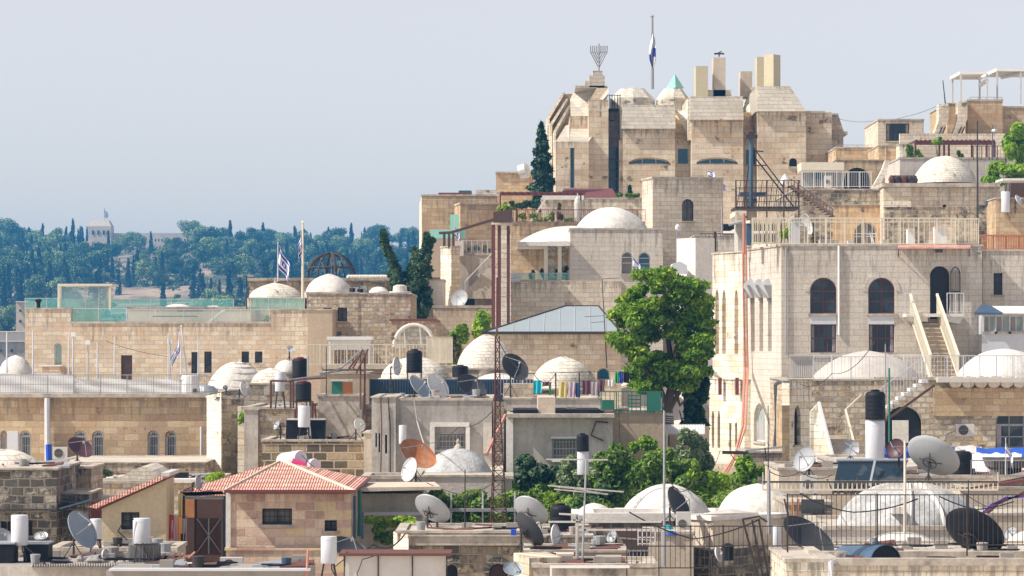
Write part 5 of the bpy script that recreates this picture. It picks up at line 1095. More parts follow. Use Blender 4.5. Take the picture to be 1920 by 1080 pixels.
for i,(dx,r0) in enumerate(((0,.065),(6,.05))):
    m = MB(); m.path([P(1393+dx,470-i*20,Bm.y-.5),P(1396+dx,690,Bm.y-1.2),P(1392+dx,800,148),P(1375+dx*.5,860,147),P(1345+dx,905,146)],r0,6); tag(m.build('red_pipe',mt('pipered'),org=P(1393,800,148)),['thick red drain pipe running down the old corner wing','thinner red drain pipe beside the thick one'][i],'pipe')
m = MB(); m.path([P(1395,400,Bm.y-1),P(1395,475,Bm.y-.8)],.09,6); tag(m.build('vent_pipe',mt('pipered'),org=P(1395,475,Bm.y)),'dull red vent pipe rising past the corner hut','pipe')
m = MB(); m.path([P(1453,840,140),P(1454,722,140),P(1460,716,140),P(1475,715,140)],.09,8); tag(m.build('grey_pipe',mt('galv'),org=P(1453,840,140)),'thick grey pipe bending over beside the pointed windows','pipe')
# entrance stair, landing
ls = thing('entrance_stair','long cream stone stair climbing to the arched dark door','stair',P(1770,710,145))
m = MB(); n_ = 15
for i in range(n_):
    t = i/n_; x0 = 1752-(1752-1724)*t; x1 = 1797-(1797-1762)*t; Y = 145+4.6*t; py = 708-(708-591)*t; z1 = Z_(py,Y); 
    m.box(X_(x0,Y),X_(x1,Y),Y,Y+.35,z1-1.2,z1-.06); m.box(X_(x0,Y)-.02,X_(x1,Y)+.02,Y-.09,Y+.33,z1-.055,z1)
m.build('steps',mt('pl_cream'),ls)
for (xa,xb) in ((1745,1707),(1797,1757)):
    a, b = P(xa,708,144.8), P(xb,592,149.6); up = V((0,0,1.0)); dd = V((.05,0,0)); m = MB()
    for i in range(40): q_ = a.lerp(b,i/39); m.tube(q_,q_+up,.032,4)
    m.tube(a+up,b+up,.075,4); m.tube(a,b,.06,4); m.tube(a+up*.5,b+up*.5,.02,4); m.build('balustrade',mt('creamp'),ls)
m = MB(); m.pbox(1699,1808,588,594,148.6,1.35); m.prism([(1700,594),(1710,603),(1740,603),(1740,594)],148.7,1.2); m.prism([(1776,594),(1776,603),(1800,607),(1806,594)],148.7,1.2); m.build('landing',mt('pl_white'),ls)
railing('small white rail on the door landing beside the open iron gate',1776,148.8,1807,148.8,588,.95,.13,'pvcgrey',posts=2); railing('short white rail on the landing by the stair head',1697,148.8,1712,148.8,588,.95,.13,'pvcgrey',posts=1)
ig = thing('iron_gate','open arched wrought iron gate leaf beside the dark door','gate',P(1792,588,149.7)); m = MB(); fr = [P(1783,588,149.7),P(1783,515,149.7)]+[P(1791.5-8.5*math.cos(t),515-14*math.sin(t),149.7) for t in [math.pi*k/8 for k in range(1,8)]]+[P(1800,515,149.7),P(1800,588,149.7)]; m.path(fr,.035,4); m.build('frame',mt('darkmet'),ig)
m = MB(); 
for k in range(5): m.tube(P(1786+k*2.9,588,149.7),P(1786+k*2.9,505,149.7),.014,4)
m.pbox(1784,1800,545,548,149.65,.06); m.build('bars',mt('darkmet'),ig)
aw2 = thing('tile_awning','thin faded red tile awning strip with lamp above the arched door','awning',P(1750,468,Ym)); m = MB(); m.hull([P(1684,466,Ym-.6),P(1820,466,Ym-.6),P(1820,462,Ym),P(1684,462,Ym)],[v+V((0,0,.06)) for v in (P(1684,466,Ym-.6),P(1820,466,Ym-.6),P(1820,462,Ym),P(1684,462,Ym))]); m.build('roof',mt('tile'),aw2)
for a in (1685,1818): m = MB(); m.path([P(a,480,Ym-.02),P(a,467,Ym-.5)],.03,4); m.build('bracket',mt('rust'),aw2)
m = MB(); m.pbox(1756,1768,467,473,Ym-.6,.4); m.build('lamp',mt('darkmet'),aw2)
railing('cream roof railing with flat panels along the top of the corner building',1411,150.3,1792,150.3,460,1.28,.24,'creamp',br=.02,posts=11,rails=(0.06,.86,1.0),pr=.045)
railing('cream slatted fence side of the corner roof terrace',1401,Bm.y,1409,156,462,1.25,.3,'creamp',br=.05,posts=3,solid='creamp',Yr=155)
railing('dense cream barred corner of the roof railing near the red awning',1785,150.6,1835,150.6,460,1.25,.09,'creamp',br=.024,posts=4)
railing('cream slatted terrace screen behind the lime bush',1410,150.5,1465,150.5,460,1.2,.09,'creamp',br=.03,posts=4)
bush('bright lime bush behind the cream roof railing',1463,1494,412,452,152,'lf_lime',1800,.13,seed=95,k=7,basey=462)
for i,(x0,x1,y0,y1,mm) in enumerate(((1484,1500,412,461,'pvcgrey'),(1702,1716,430,461,'white'),(1753,1776,426,461,'white'),(1537,1572,450,461,'offwhite'),(1590,1600,451,461,'dishwhite'),(1656,1668,450,461,'offwhite'),(1400,1410,420,460,'bluesteel'))):
    m = MB(); m.pbox(x0,x1,y0,y1,151.4+.3*i,.5); m.pbox(x0-.5,x1+.5,y0-1,y0,151.3+.3*i,.6); tag(m.build('roof_unit',mt(mm),org=P(x0,y1,151.5)),['tall grey cabinet beside the lime bush','white water heater cabinet on the corner roof','tall white unit on the corner roof near the awning','low white unit on the corner roof edge','tiny white box between two low units','low cream unit beside the roof doorway','dark blue door panel at the hut'][i],'cabinet')
dish('pale dish seen edge on behind the cream roof railing',1517,418,21,6,200,151.2,462,'dishwhite'); 
m = MB(); m.tube(P(1640,460,152),P(1632,432,152),.04,4); m.tube(P(1632,432,152),P(1636,460,152),.04,4); m.tube(P(1628,440,152),P(1644,438,152),.02,4); tag(m.build('folding_ladder',mt('white'),org=P(1636,460,152)),'white folding stand leaning on the corner roof','ladder')
# neighbour on the far right
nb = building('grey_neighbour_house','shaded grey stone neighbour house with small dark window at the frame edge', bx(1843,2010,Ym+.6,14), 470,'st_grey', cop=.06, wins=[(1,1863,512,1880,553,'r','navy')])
vol(nb, bx(1841,2010,148.9,1.8), 588,'pvcgrey',cop=.03,base=712,part='sun_room',wins=[(1,1845,592,1866,622,'r','white'),(1,1868,592,1892,622,'r','white'),(1,1894,592,1918,622,'r','white')])
m = MB(); m.hull([P(1828,588,147.8),P(2010,589,147.8),P(2010,577,149.4),P(1842,576,149.4)],[v+V((0,0,.06)) for v in (P(1828,588,147.8),P(2010,589,147.8),P(2010,577,149.4),P(1842,576,149.4))]); m.build('awning',mt('white'),nb)
m = MB(); m.hull([P(1827,590,147.7),P(1880,590,147.7),P(1858,577,149.3),P(1840,575,149.3)],[v+V((0,0,.1)) for v in (P(1827,590,147.7),P(1880,590,147.7),P(1858,577,149.3),P(1840,575,149.3))]); m.build('blue_awning_corner',mt('bluebarrel'),nb)
railing('rusty red brown screen fence on the far roof beside the corner building',1838,156,1960,156,470,.75,.08,'rustlight',br=.03,posts=5)
# terrace with two domes
tt = building('vaulted_terrace_house','ochre stone vaulted house with big arched window under the domed terrace', bx(1640,2000,139,11), 712,'st_rubble', cop=.12, wins=[(1,1659,762,1728,850,'a','hole'),(1,1866,756,1946,840,'a','big')])
vol(tt, bx(1750,2000,138.9,1), 727,'st_ochre',cop=0,part='ochre_upper_wall',base=780,roof='pl_coping')
vol(tt, bx(1478,1640,139.2,10), 713,'st_rubble',cop=.06,part='side_wall',wins=[(1,1600,1,1601,2,'r','slot')][:0])
m = MB(); m.pbox(1758,2000,708,717,138.4,1); m.build('terrace_edge',mt('offwhite'),tt); m = MB()
for i in range(9): m.lathe(P(1790+i*24,716,138.75),[(.0,-.02),(.27,0),(.27,.25),(.0,.27)],14,ax=(0,-1,.0)); 
m.build('scalloped_cornice',mt('st_cream'),tt)
m = MB(); m.pbox(1673,1703,788,830,138.9,.1); m.build('white_door',mt('pl_white'),tt)
dome(tt,1524,1727,658,712,144,'pl_greydome',p=.78,seed=22,ry=3.4,ring=False); dome(tt,1796,1968,655,710,143.5,'pl_whitedome',p=.6,seed=23,ry=3.2,ring=False)
railing('white terrace railing passing in front of the greyish dome',1525,139.6,1735,139.6,712,1.0,.15,'pvcgrey',posts=6); railing('white terrace railing in front of the bright white dome',1745,139.2,1960,139.2,710,1.0,.15,'pvcgrey',posts=7)
railing('white terrace railing close against the corner building wall',1525,148.9,1728,148.9,700,.85,.16,'white',posts=6)
pn = thing('metal_shutter_fence','white ribbed metal fence panel at the terrace corner','fence',P(1502,710,140)); m = MB()
for i in range(11): m.pbox(1481+i*4,1484+i*4,668,707,139.8,.06)
m.pbox(1480,1525,665,668,139.7,.1); m.pbox(1480,1525,667,708,139.9,.03); m.build('panel',mt('offwhite'),pn)
fp = building('ribbed_pillar_house','bright narrow stone pier with pointed dark window at the stair foot', rb(1466,1480,1522,134,48), 713,'st_limey', cop=.04, wins=[(1,1489,760,1501,834,'p','hole')])
vol(fp, [(X_(1455,136),136),(X_(1466,133),133),(X_(1480,133.4),133.4),(X_(1480,136),136)], 760,'st_ochre',cop=0,part='buttress',Yr=133)
acu('white air conditioner on the ochre vaulted house beside the big arched window',1792,1826,795,818,138.4)
m = MB(); m.path([P(1793,806,138.5),P(1775,815,138.5),P(1769,835,138.5)],.04,6); tag(m.build('flexible_hose',mt('greymet'),org=P(1769,835,138.5)),'grey hose curving down from the white air conditioner','hose')
# descending stair in front of dome wall
s2 = thing('steel_side_stair','white stepped steel stair descending across the rubble wall','stair',P(1700,790,137.5)); m = MB()
for i in range(10):
    x = 1740-i*11; y = 712+i*8; m.pbox(x-12,x,y,y+6,137.2,1.1)
m.build('steps',mt('white'),s2); m = MB(); a,b = P(1752,722,137),P(1640,803,137); m.tube(a,b,.07,4); m.build('stringer',mt('brown'),s2); m = MB()
a, b = P(1730,712,137.1), P(1640,778,137.1); up = V((0,0,.95))
for i in range(16): q_ = a.lerp(b,i/15); m.tube(q_,q_+up,.015,4)
m.tube(a+up,b+up,.03,4); m.build('handrail',mt('pvcgrey'),s2)
s3 = thing('lower_stone_stair','short cream stone stair with white parapets at the pier foot','stair',P(1570,860,131)); m = MB()
for i in range(9): Y=129+i*.35; m.box(X_(1553-i*.7,Y),X_(1600-i*1.5,Y),Y,Y+.36,Z_(866-i*6.2,Y)-.6,Z_(866-i*6.2,Y))
m.build('steps',mt('pl_cream'),s3)
m = MB(); pa = [P(1519,772,131),P(1535,755,131),P(1563,862,129.5),P(1558,905,129.5),P(1519,905,131)]; m.hull(pa[::-1],[v+V((0,.3,0)) for v in pa[::-1]]); m.build('parapet',mt('st_limey'),s3)
m = MB(); m.tube(P(1535,754,130.9),P(1563,862,129.4),.07,4); m.build('parapet_cap',mt('white'),s3)
m = MB(); a, b = P(1585,768,131.5), P(1606,850,129.6)
for i in range(7): q_ = a.lerp(b,i/6); m.tube(q_,q_-V((0,0,.9)),.02,4)
m.tube(a,b,.05,4); m.tube(P(1585,768,131.5),P(1615,740,136),.03,4); m.build('handrail',mt('creamp'),s3)
# ================================================================ courtyard building, left
Yc = 140
cy = building('courtyard_building','long ochre stone building with paired arched windows and tarped fenced roof', bx(-60,387,Yc,12), 745,'st_ochre', cop=.05,
  wins=[(1,x0,807,x1,864,'a','bars') for x0,x1 in ((2,13),(37,59),(140,163),(173,196),(277,299),(310,332))])
m = MB(); m.pbox(-60,392,738,745,Yc-.25,12.4); m.build('cornice',mt('pl_coping'),cy)
m = MB(); m.path([P(89,746,Yc-.2),P(90,868,Yc-.2)],.13,8); m.build('wide_downpipe',mt('pvcgrey'),cy); m = MB(); m.path([P(91,833,Yc-.21),P(92,869,Yc-.21)],.14,8); m.build('blue_pipe_foot',mt('cl_blue'),cy)
m = MB(); m.path([P(378,800,Yc-.15),P(378,865,Yc-.15)],.07,6); m.build('white_pipe',mt('pvcgrey'),cy)
m = MB(); m.pbox(-60,382,864,867,Yc-.3,.3); m.build('string_course',mt('pl_dirty'),cy)
for a in (9,316): m = MB(); m.lathe(P(a,819,Yc+.11),[(.0,0),(.06,.03),(.085,.09),(.06,.15),(.0,.18)],10); tag(m.build('window_lamp',mt('yellowp'),org=P(a,816,Yc+.1)),'yellow round lamp inside the %s arched window' % ('leftmost' if a < 20 else 'last'),'lamp')
acu('white air conditioner on the ochre courtyard wall beside the blue pipe foot',99,127,838,861,Yc-.45)
tag(MB().pbox(14,34,809,843,137,.5).build('roof_cabinet',mt('tankwhite'),org=P(24,843,137)),'white cabinet in front of the leftmost arched windows','cabinet')
railing('long mesh roof fence with white tarps on the courtyard building',-60,Yc+.1,388,Yc+.1,738,.82,.11,'greymet',br=.009,posts=9,rails=(.05,.5,1.0),pr=.022)
def tarp(label, x0, x1, y0, y1, Y, seed):
    q = random.Random(seed); m = MB(); n, k = 40, 8; vs = []; a, b = P(x0,y1,Y), P(x1,y0,Y)
    for j in range(k+1):
        for i in range(n+1):
            u, v = i/n, j/k; sag = .03*math.sin(u*17+seed)+.015*math.sin(u*31); vs.append((a.x+(b.x-a.x)*u, Y+.04*math.sin(u*23+v*4+seed)+.02*math.sin(v*9+u*13), a.z+(b.z-a.z)*v+sag*v))
    m.add(vs,[[j*(n+1)+i,j*(n+1)+i+1,(j+1)*(n+1)+i+1,(j+1)*(n+1)+i] for j in range(k) for i in range(n)]); o = m.build('tarpaulin',mt('white'),org=a,smooth=True)
    tag(o,label,'tarpaulin')
tarp('white wrinkled tarpaulin behind the mesh fence at the frame edge',-60,137,701,738,Yc+.5,1); tarp('longer white wrinkled tarpaulin along the middle of the mesh fence',137,345,711,738,Yc+.6,2)
m = MB(); c = P(356,739,Yc+.8)
m.lathe(c,[(.4,0),(.42,.4),(.36,.8),(.30,.85)],10,squash=.8); tag(m.build('wrapped_unit',mt('white'),org=c),'white plastic wrapped roof unit at the end of the mesh fence','roof unit')
acu('low air conditioner at the foot of the wrapped white roof unit',360,374,726,738,Yc+.3,mat='offwhite')
m = MB(); m.lathe(P(385,737,Yc+3),[(.6,-.3),(.58,.1),(.4,.3),(.1,.38)],16); tag(m.build('grey_vault',mt('galv'),org=P(385,737,Yc+3)),'dark grey rounded metal cover beside the striped dome','cover')
for i,(px,y0) in enumerate(((13,622),(62,620),(129,628),(183,642),(215,632),(316,624),(340,650),(372,636))):
    fpn = pole('roof_pole','thin grey %s on the tarped courtyard roof' % ['pole at the frame edge','pole before the smooth white dome','pole beside the tall lamp pole','pole between two flood lamps','pole before the brown door','pole next to the hanging flag','stub before the hanging flag','pole nearest the striped dome'][i],'pole',px,y0,738,Yc+1.0,.045,'pvcgrey',group='roof poles')
for i,(px,y0) in enumerate(((137.5,625),(164.5,640),(318.5,638))):
    r = thing('flood_lamp_pole',['white lamp pole rising before the arched pale window','flood lamp pole with square head over the white tarps','flood lamp pole with square head near the hanging flag'][i],'lamp',P(px,738,Yc+1.2),'flood lamp poles'); m = MB(); m.tube(P(px,738,Yc+1.2),P(px,y0,Yc+1.2),.045,6); m.build('pole',mt('offwhite'),r)
    m = MB(); m.pbox(px-4.5,px+4.5,y0-2,y0+6,Yc+1.0,.3); m.build('lamp_head',mt('white'),r)
flagpole('flagpole with hanging furled white and blue flag over the courtyard roof',355,612,738,Yc+1.1,ftop=603 if False else 612,fw=64,fh=36,droop=77,side=-1,seed=21,r0=.05,px1=340)
dm0 = building('low_dome_house','low house under the smooth white dome at the frame edge', bx(-20,60,165,8), 703,'pl_white', cop=.05); dome(dm0,-2,62,666,703,169,'pl_whitedome',p=.62,seed=30)
ds = building('striped_dome_house','low white house under the ribbed cream dome beside the fence', bx(386,505,150,9), 732,'pl_greydome', cop=.05); dome(ds,388,500,679,732,154.5,'pl_whitedome',p=.6,seed=31)
for i in range(5):
    t = .12+i*.17; r_ = M_(56,154.5)*math.cos(t*math.pi/2)**1.0; c = P(444,732,154.5); z = M_(53,154.5)*(1-math.cos(t*math.pi/2)**2)**.6; m = MB(); m.path([c+V((r_*math.cos(a),r_*math.sin(a),z+.01)) for a in [k*math.pi/16 for k in range(32)]],.02,5,closed=True); m.build('rib',mt('pl_coping'),ds)
# buttressed wall block centre left
bw = building('buttress_house','weathered rough stone house corner with bright side and green tuft', rb(388,415,458,Yc-6,14), 748,'st_old', cop=.08)
m = MB(); m.hull([P(388,902,133.4),P(415,902,132.6),P(415,736,134),P(388,742,136.5)],[v+V((0,.5,0)) for v in (P(388,902,133.4),P(415,902,132.6),P(415,736,134),P(388,742,136.5))]); m.build('bright_buttress',mt('st_limey'),bw)  # buttress on the lit left face, sunlight put into paler stone
m = MB(); m.pbox(446,458,762,900,133.2,2); m.build('edge_pier',mt('st_limey'),bw)
bush('bright green caper tuft growing from the rough wall',440,466,768,797,132.9,'lf_lime',700,.12,seed=101,k=6,name='wall_plant',cat='plant',stem=False)
ms = building('patched_stone_house','patched grey stone house behind the black tanks and brown brick wall', bx(458,700,131,9), 766,'st_rubble', cop=.08)
vol(ms,bx(458,484,130.8,1),768,'pl_greylight',cop=.03,part='plaster_patch')
bb = building('brown_brick_house','low house with dark brown block wall and pale joints', bx(492,682,126,5), 827,'st_brownbrick', cop=.07)
vol(bb,bx(682,704,125.8,5),812,'pl_cream',cop=.03,part='pale_pier')
tp = thing('black_box_tank','two wide black plastic panels behind the pole with white boiler','water tank',P(573,826,127)); m = MB()
for a,b in ((537,575),(578,610)): m.frus((a-1,b-2,825,127,.8),(a,b,787,127,.8))
m.build('tank_body',mt('blackp'),tp); m = MB(); m.pbox(538,610,785,787.5,126.9,1); m.build('tank_cover',mt('offwhite'),tp)
tank('round black water tank with red lid standing high on a rusty frame',548,578,669,708,130,'blackp',stand=765,lid='cl_red'); tank('round black water tank with red lid just below the higher one',554,584,713,751,127.5,'blackp',stand=790,lid='cl_red')
heater('white boiler cylinder on a thin stand below the two black tanks',559,582,761,801,126.5,826); heater('white boiler cylinder beside the higher black tank',516,535,697,734,129,766)
rf = thing('rusty_tank_frame','rusty welded pipe frame under the stacked black tanks','frame',P(545,765,128.5)); 
m = MB()
for a,b in (((508,766),(508,714)),((545,766),(545,712)),((586,826),(586,752)),((508,714),(548,714)),((545,712),(612,708)),((553,768),(553,826)),((590,757),(596,826))): m.tube(P(*a,128.5),P(*b,128.5),.045,5)
m.build('frame',mt('rust'),rf)
for i in range(1): 
    m = MB(); m.path([P(577,668,129.5),P(577,740,129),P(582,800,127),P(583,826,126.8)],.03,5); m.path([P(540,712,128),P(600,705,129),P(640,690,131),P(680,655,132)],.04,5); tag(m.build('water_pipe',mt('greymet'),org=P(577,668,129.5)),'grey water pipes looping from the stacked black tanks','pipe')
# roof terrace middle left
tr2 = building('roof_terrace_house','cream roof terrace house with white bars and white canopy', bx(603,852,150,10), 690,'pl_cream', cop=.1)
m = MB(); m.pbox(607,736,683,692,149.5,1); m.build('terrace_slab',mt('pl_cream'),tr2)
railing('white barred terrace railing with open gate below the stone tower',575,149.6,800,149.6,686,1.0,.16,'creamp',br=.018,posts=9,pr=.04)
railing('curved end of the white terrace railing around the spiral stair',800,149.6,848,155,686,1.35,.16,'creamp',br=.02,posts=4)
wc = thing('white_canopy','white boxy canopy panel over the roof terrace','canopy',P(656,686,152)); m = MB(); m.pbox(613,698,631,637,151.6,2.2); m.pbox(617,694,637,656,152,.1); m.build('canopy',mt('white'),wc)
for a in (618,693): m = MB(); m.tube(P(a,686,152),P(a,636,152),.06,4); m.build('post',mt('white'),wc)
for i,(x0,x1,yp,yb,Y_,mm,ss) in enumerate(((712,846,668,712,146,'st_dome',1),(858,968,628,692,150,'st_dome',2),(990,1121,669,730,143,'st_dome',3),(512,560,675,700,147,'pl_whitedome',4),(470,545,690,720,145,'st_dome',5),(880,990,700,725,139,'pl_whitedome',6))):
    lab = ['low stone house with brick dome behind the tall black tank','stone house with round brick dome beside the lattice mast','stone house with round dome behind the clothes line','small house with white rounded vault behind the upper black tank','low stone vault house beside the striped dome','low vaulted roof house behind the dark dishes'][i]
    R_ = M_(x1-x0,Y_)/2; hh = building('dome_house',lab,bx(x0-3,x1+3,Y_-R_,2*R_),yb,'st_rubble',cop=.05,Yr=Y_); dome(hh,x0,x1,yp,yb,Y_,mm,p=.64,seed=40+ss)
tank('tall black water tank on a thin stand before the brick dome',762,792,654,697,141,'blackp',stand=742,lid='darkmet'); tank('squat black water tank on the roof edge beside the round brick dome',848,878,684,707,145,'blackp',lid='darkmet')
bp2 = thing('steel_sheet_fence','blue steel sheet fence behind the big dishes','fence',P(800,750,134)); m = MB(); m.pbox(692,1000,711,752,134,.08); m.build('panel',mt('bluesteel'),bp2)
m = MB()
for i in range(60): m.pbox(693+i*5.1,695+i*5.1,711,752,133.93,.07)
m.build('rib_sheet',mt('bluesteel'),bp2)
railing('grey balcony rail beneath the big dark dish',938,133,1000,133,742,.9,.13,'pvcgrey',posts=3)
gx = thing('green_crate','weathered green painted water box on the pale plinth','box',P(641,742,131)); m = MB(); m.pbox(622,642,714,741,131,.5); m.build('panel',mt('greenp'),gx); m = MB(); m.pbox(642,660,716,740,131.02,.5); m.build('rusty_panel',mt('rustlight'),gx); m = MB(); m.pbox(621,661,712,715,130.9,.7); m.build('lid',mt('offwhite'),gx)
pb = building('pale_plinth_block','low pale rubble plinth under the green painted box', bx(596,678,129.5,3), 742,'pl_coping', cop=.06)
pp2 = building('rough_pier_house','tan rough pillar block with rusty pipes beside the grey house', bx(601,692,133,4), 700,'pl_tan', cop=.06)
m = MB()
for a in ((676,768,676,660),(684,800,684,662),(662,690,680,656),(668,700,690,655),(655,690,672,668)): m.tube(P(a[0],a[1],128),P(a[2],a[3],128.5),.04,5)
tag(m.build('rusty_pipe_bundle',mt('rust'),org=P(676,768,128)),'bundle of leaning rusty pipes beside the tan pillar block','pipes')
# grey concrete house
Yg2 = 122
gh2 = building('grey_concrete_house','stained grey concrete house with white framed window behind the rusty dish', bx(742,922,Yg2,9), 750,'pl_grey', cop=.08, wins=[(1,820,812,873,843,'r','whitebars')])
vol(gh2, bx(697,742,Yg2-.3,8), 745,'pl_greylight',cop=.03,part='pale_corner',wins=[(1,704,812,707,838,'r','slot'),(1,710,812,713,848,'r','slot'),(1,722,815,726,850,'r','slot')])
m = MB(); m.pbox(806,880,792,800,Yg2-.15,.14); m.pbox(806,815,800,860,Yg2-.15,.14); m.pbox(873,881,800,860,Yg2-.15,.14); m.build('window_surround',mt('pl_white'),gh2)
m = MB(); m.pbox(906,922,792,850,Yg2-.12,.1); m.build('plaster_patch',mt('pl_greylight'),gh2)
heater('narrow white boiler box hung on the pale corner of the grey house',748,762,797,832,Yg2-.8)
for i,(c,mm) in enumerate((('rust',1),('darkmet',2))): wire('%s pipe running down the pale corner of the grey house' % ('rusty' if i == 0 else 'dark'),[(714+i*14,745,Yg2-.4),(716+i*16,800,Yg2-.4),(714+i*18,890,Yg2-.4)],.03,c,'drain_pipe','pipe',None)
wire('white cable looping from the dish down to the rusty dish',[(776,750,Yg2-.5),(782,790,Yg2-.5),(800,845,Yg2-2)],.02,'offwhite')
fd = building('whitewashed_dome_house','low house with bluish whitewashed dome before the grey concrete house', bx(775,940,113,9), 893,'pl_greydome', cop=.05); dome(fd,793,925,841,893,117.5,'pl_bluedome',p=.62,seed=50,finial=True)
dish('big white dish leaning forward beside the tall black tank stand',784,728,26,10,40,126,752,'dishblue'); dish('big pale dish overlapping behind the leaning white one',818,726,26,15,35,127.5,752,'dishwhite'); dish('dark grey dish before the blue steel fence',882,728,30,17,55,131,752,'dishdark')
dish('large dark dish high beside the lattice mast',963,691,29,19,45,126,745,'dishdark'); dish('small white edge-on dish on the rusty pole beside the tall black tank',741,687,17,6,5,133,742,'dishwhite'); dish('white oval dish on the patched house roof',673,797,13,9,20,124,826,'dishwhite')
dish('small white dish on the rough house corner roof',456,729,14,6,15,134,745,'dishwhite'); dish('little blue dish on the bright buttress roof',423,727,4.5,4,100,134,740,'bluebarrel'); dish('tiny white dish on a pole before the long sand building',545,655,8,5,60,147,685,'dishwhite')
dish('rusty orange dish with bare patches before the grey house',781,855,37,20,57,112,895,'dishrust'); dish('white dish in front of the rusty orange dish',771,881,23,13,160,110,908,'dishwhite',group=None)
# lattice mast
lm = thing('lattice_mast','tall rusty lattice mast with triangular bracing in front of the grey house','mast',P(932,1005,104))
def lat(pt, w): c = P(pt[0],pt[1],104); return [c+V((w*math.cos(a),w*math.sin(a),0)) for a in (math.pi/2+.4, math.pi/2+.4+2.094, math.pi/2+.4+4.189)]
lv = [(931.5,1008-k*18) for k in range(22)]; ws_ = [M_(21-k*14.5/13 if k < 13 else 6.5-(k-13)*.2,104)/1.0 for k in range(22)]
LV = [lat(p,w) for p,w in zip(lv,ws_)]
for s in range(3):
    m = MB(); m.path([l[s] for l in LV],.02,5); m.build('leg',mt('rust'),lm)
m = MB()
for k in range(21):
    for s in range(3): m.tube(LV[k][s],LV[k+1][(s+1)%3],.014,4); m.tube(LV[k][s],LV[k][(s+1)%3],.012,4)
m.build('bracing',mt('rust'),lm)
m = MB(); m.tube(P(931.5,630,104),P(932,520,104),.03,5); m.build('top_pole',mt('rust'),lm)
m = MB(); m.tube(P(912,852,108),P(948,778,116),.06,5); m.build('strut',mt('pipered'),lm)
for i,(y,xx) in enumerate(((466,1000),(510,980),(545,960))): wire('guy wire crossing behind the lattice mast top %s' % ['highest','middle','lowest'][i],[(925,y,182),(xx,y+8,175)],.012)
# right grey house with terrace
Yh = 120
g3 = building('grey_render_house','grey rendered house with barred window and black white tank in front', bx(962,1149,Yh,8), 782,'pl_greylight', cop=.05, wins=[(1,1035,822,1082,861,'r','whitebars')])
m = MB(); m.pbox(950,1152,776,783,Yh-.5,9); m.build('roof_slab',mt('pl_coping'),g3); m = MB(); m.pbox(1035,1147,861,866,Yh-.2,.2); m.pbox(1033,1084,819,822,Yh-.1,.1); m.build('window_sill',mt('white'),g3)
vol(g3,bx(949,962,Yh-.2,6),784,'pl_white',cop=0,part='end_wall'); m = MB(); m.path([P(1140,792,Yh-.1),P(1118,790,Yh-.1),P(1108,816,Yh-.1),P(1131,826,Yh-.1)],.045,4); m.build('bent_pipe',mt('rust'),g3)
t3 = building('terrace_block','grey terrace block with laundry line and dark tar edge', bx(945,1127,126,9), 748,'pl_greylight', cop=.05); m = MB(); m.pbox(962,1008,768,776,Yh+.3,4); m.pbox(1042,1126,768,776,Yh+.3,4); m.build('tar_edge',mt('blackp'),t3); m = MB(); m.pbox(1009,1041,745,776,Yh+.5,5); m.build('step_block',mt('pl_cream'),t3)
m = MB(); m.pbox(945,1000,720,746,131,3); m.build('stone_parapet',mt('st_rubble'),t3)
t4 = building('tan_terrace_house','tan walled terrace under the green railing beside the tree trunk', bx(1127,1243,124,9), 773,'pl_tan', cop=.06)
railing('green metal railing on the tan walled terrace beside the tree',1127,123.9,1242,123.9,773,.80,.16,'greenp',br=.016,posts=4)
m = MB(); m.pbox(1214,1239,735,771,123.7,.05); tag(m.build('green_screen',mt('greenp'),org=P(1226,771,123.7)),'solid green screen at the end of the green railing','screen')
m = MB(); m.pbox(1129,1152,750,772,124.4,.5); tag(m.build('dark_green_crate',mt('greenp'),org=P(1140,772,124.4)),'dark green crate behind the green railing','crate')
m = MB(); 
for k in range(5): m.pbox(1180,1200,741+k*7,743+k*7,124.3,.1)
m.pbox(1178,1180,738,772,124.3,.1); m.pbox(1200,1202,738,772,124.3,.1); tag(m.build('plant_rack',mt('greenp'),org=P(1190,772,124.3)),'green slatted plant rack behind the green railing','rack')
cln = thing('clothes_line','thin metal clothes line frame over the grey terrace','clothes line',P(1040,748,127)); m = MB()
for a in (1042,1086,1123): m.tube(P(a,748,127),P(a,699,127),.03,5)
m.tube(P(992,700,127),P(1124,697,127),.018,4); m.tube(P(995,714,127),P(1130,714,127),.012,4); m.build('frame',mt('darkmet'),cln)
def cloth(label, x0, x1, y0, y1, Y, mat, seed, name='garment', cat='laundry', group='laundry on the lines'):
    m = MB(); n, k = 10, 8; vs = []; q = random.Random(seed); ph = q.uniform(0,6)
    for j in range(k+1):
        for i in range(n+1): u, v = i/n, j/k; p = P(x0+(x1-x0)*u*(1-.06*v)+.3*math.sin(v*5+ph), y0+(y1-y0)*v+math.sin(u*7+ph)*.5*v, Y+.04*math.sin(u*11+ph+v)*(.3+v)); vs.append(p)
    m.add(vs,[[j*(n+1)+i,(j+1)*(n+1)+i,(j+1)*(n+1)+i+1,j*(n+1)+i+1] for j in range(k) for i in range(n)]); tag(m.build(name,mt(mat),org=P(x0,y0,Y),smooth=True),label,cat,group)
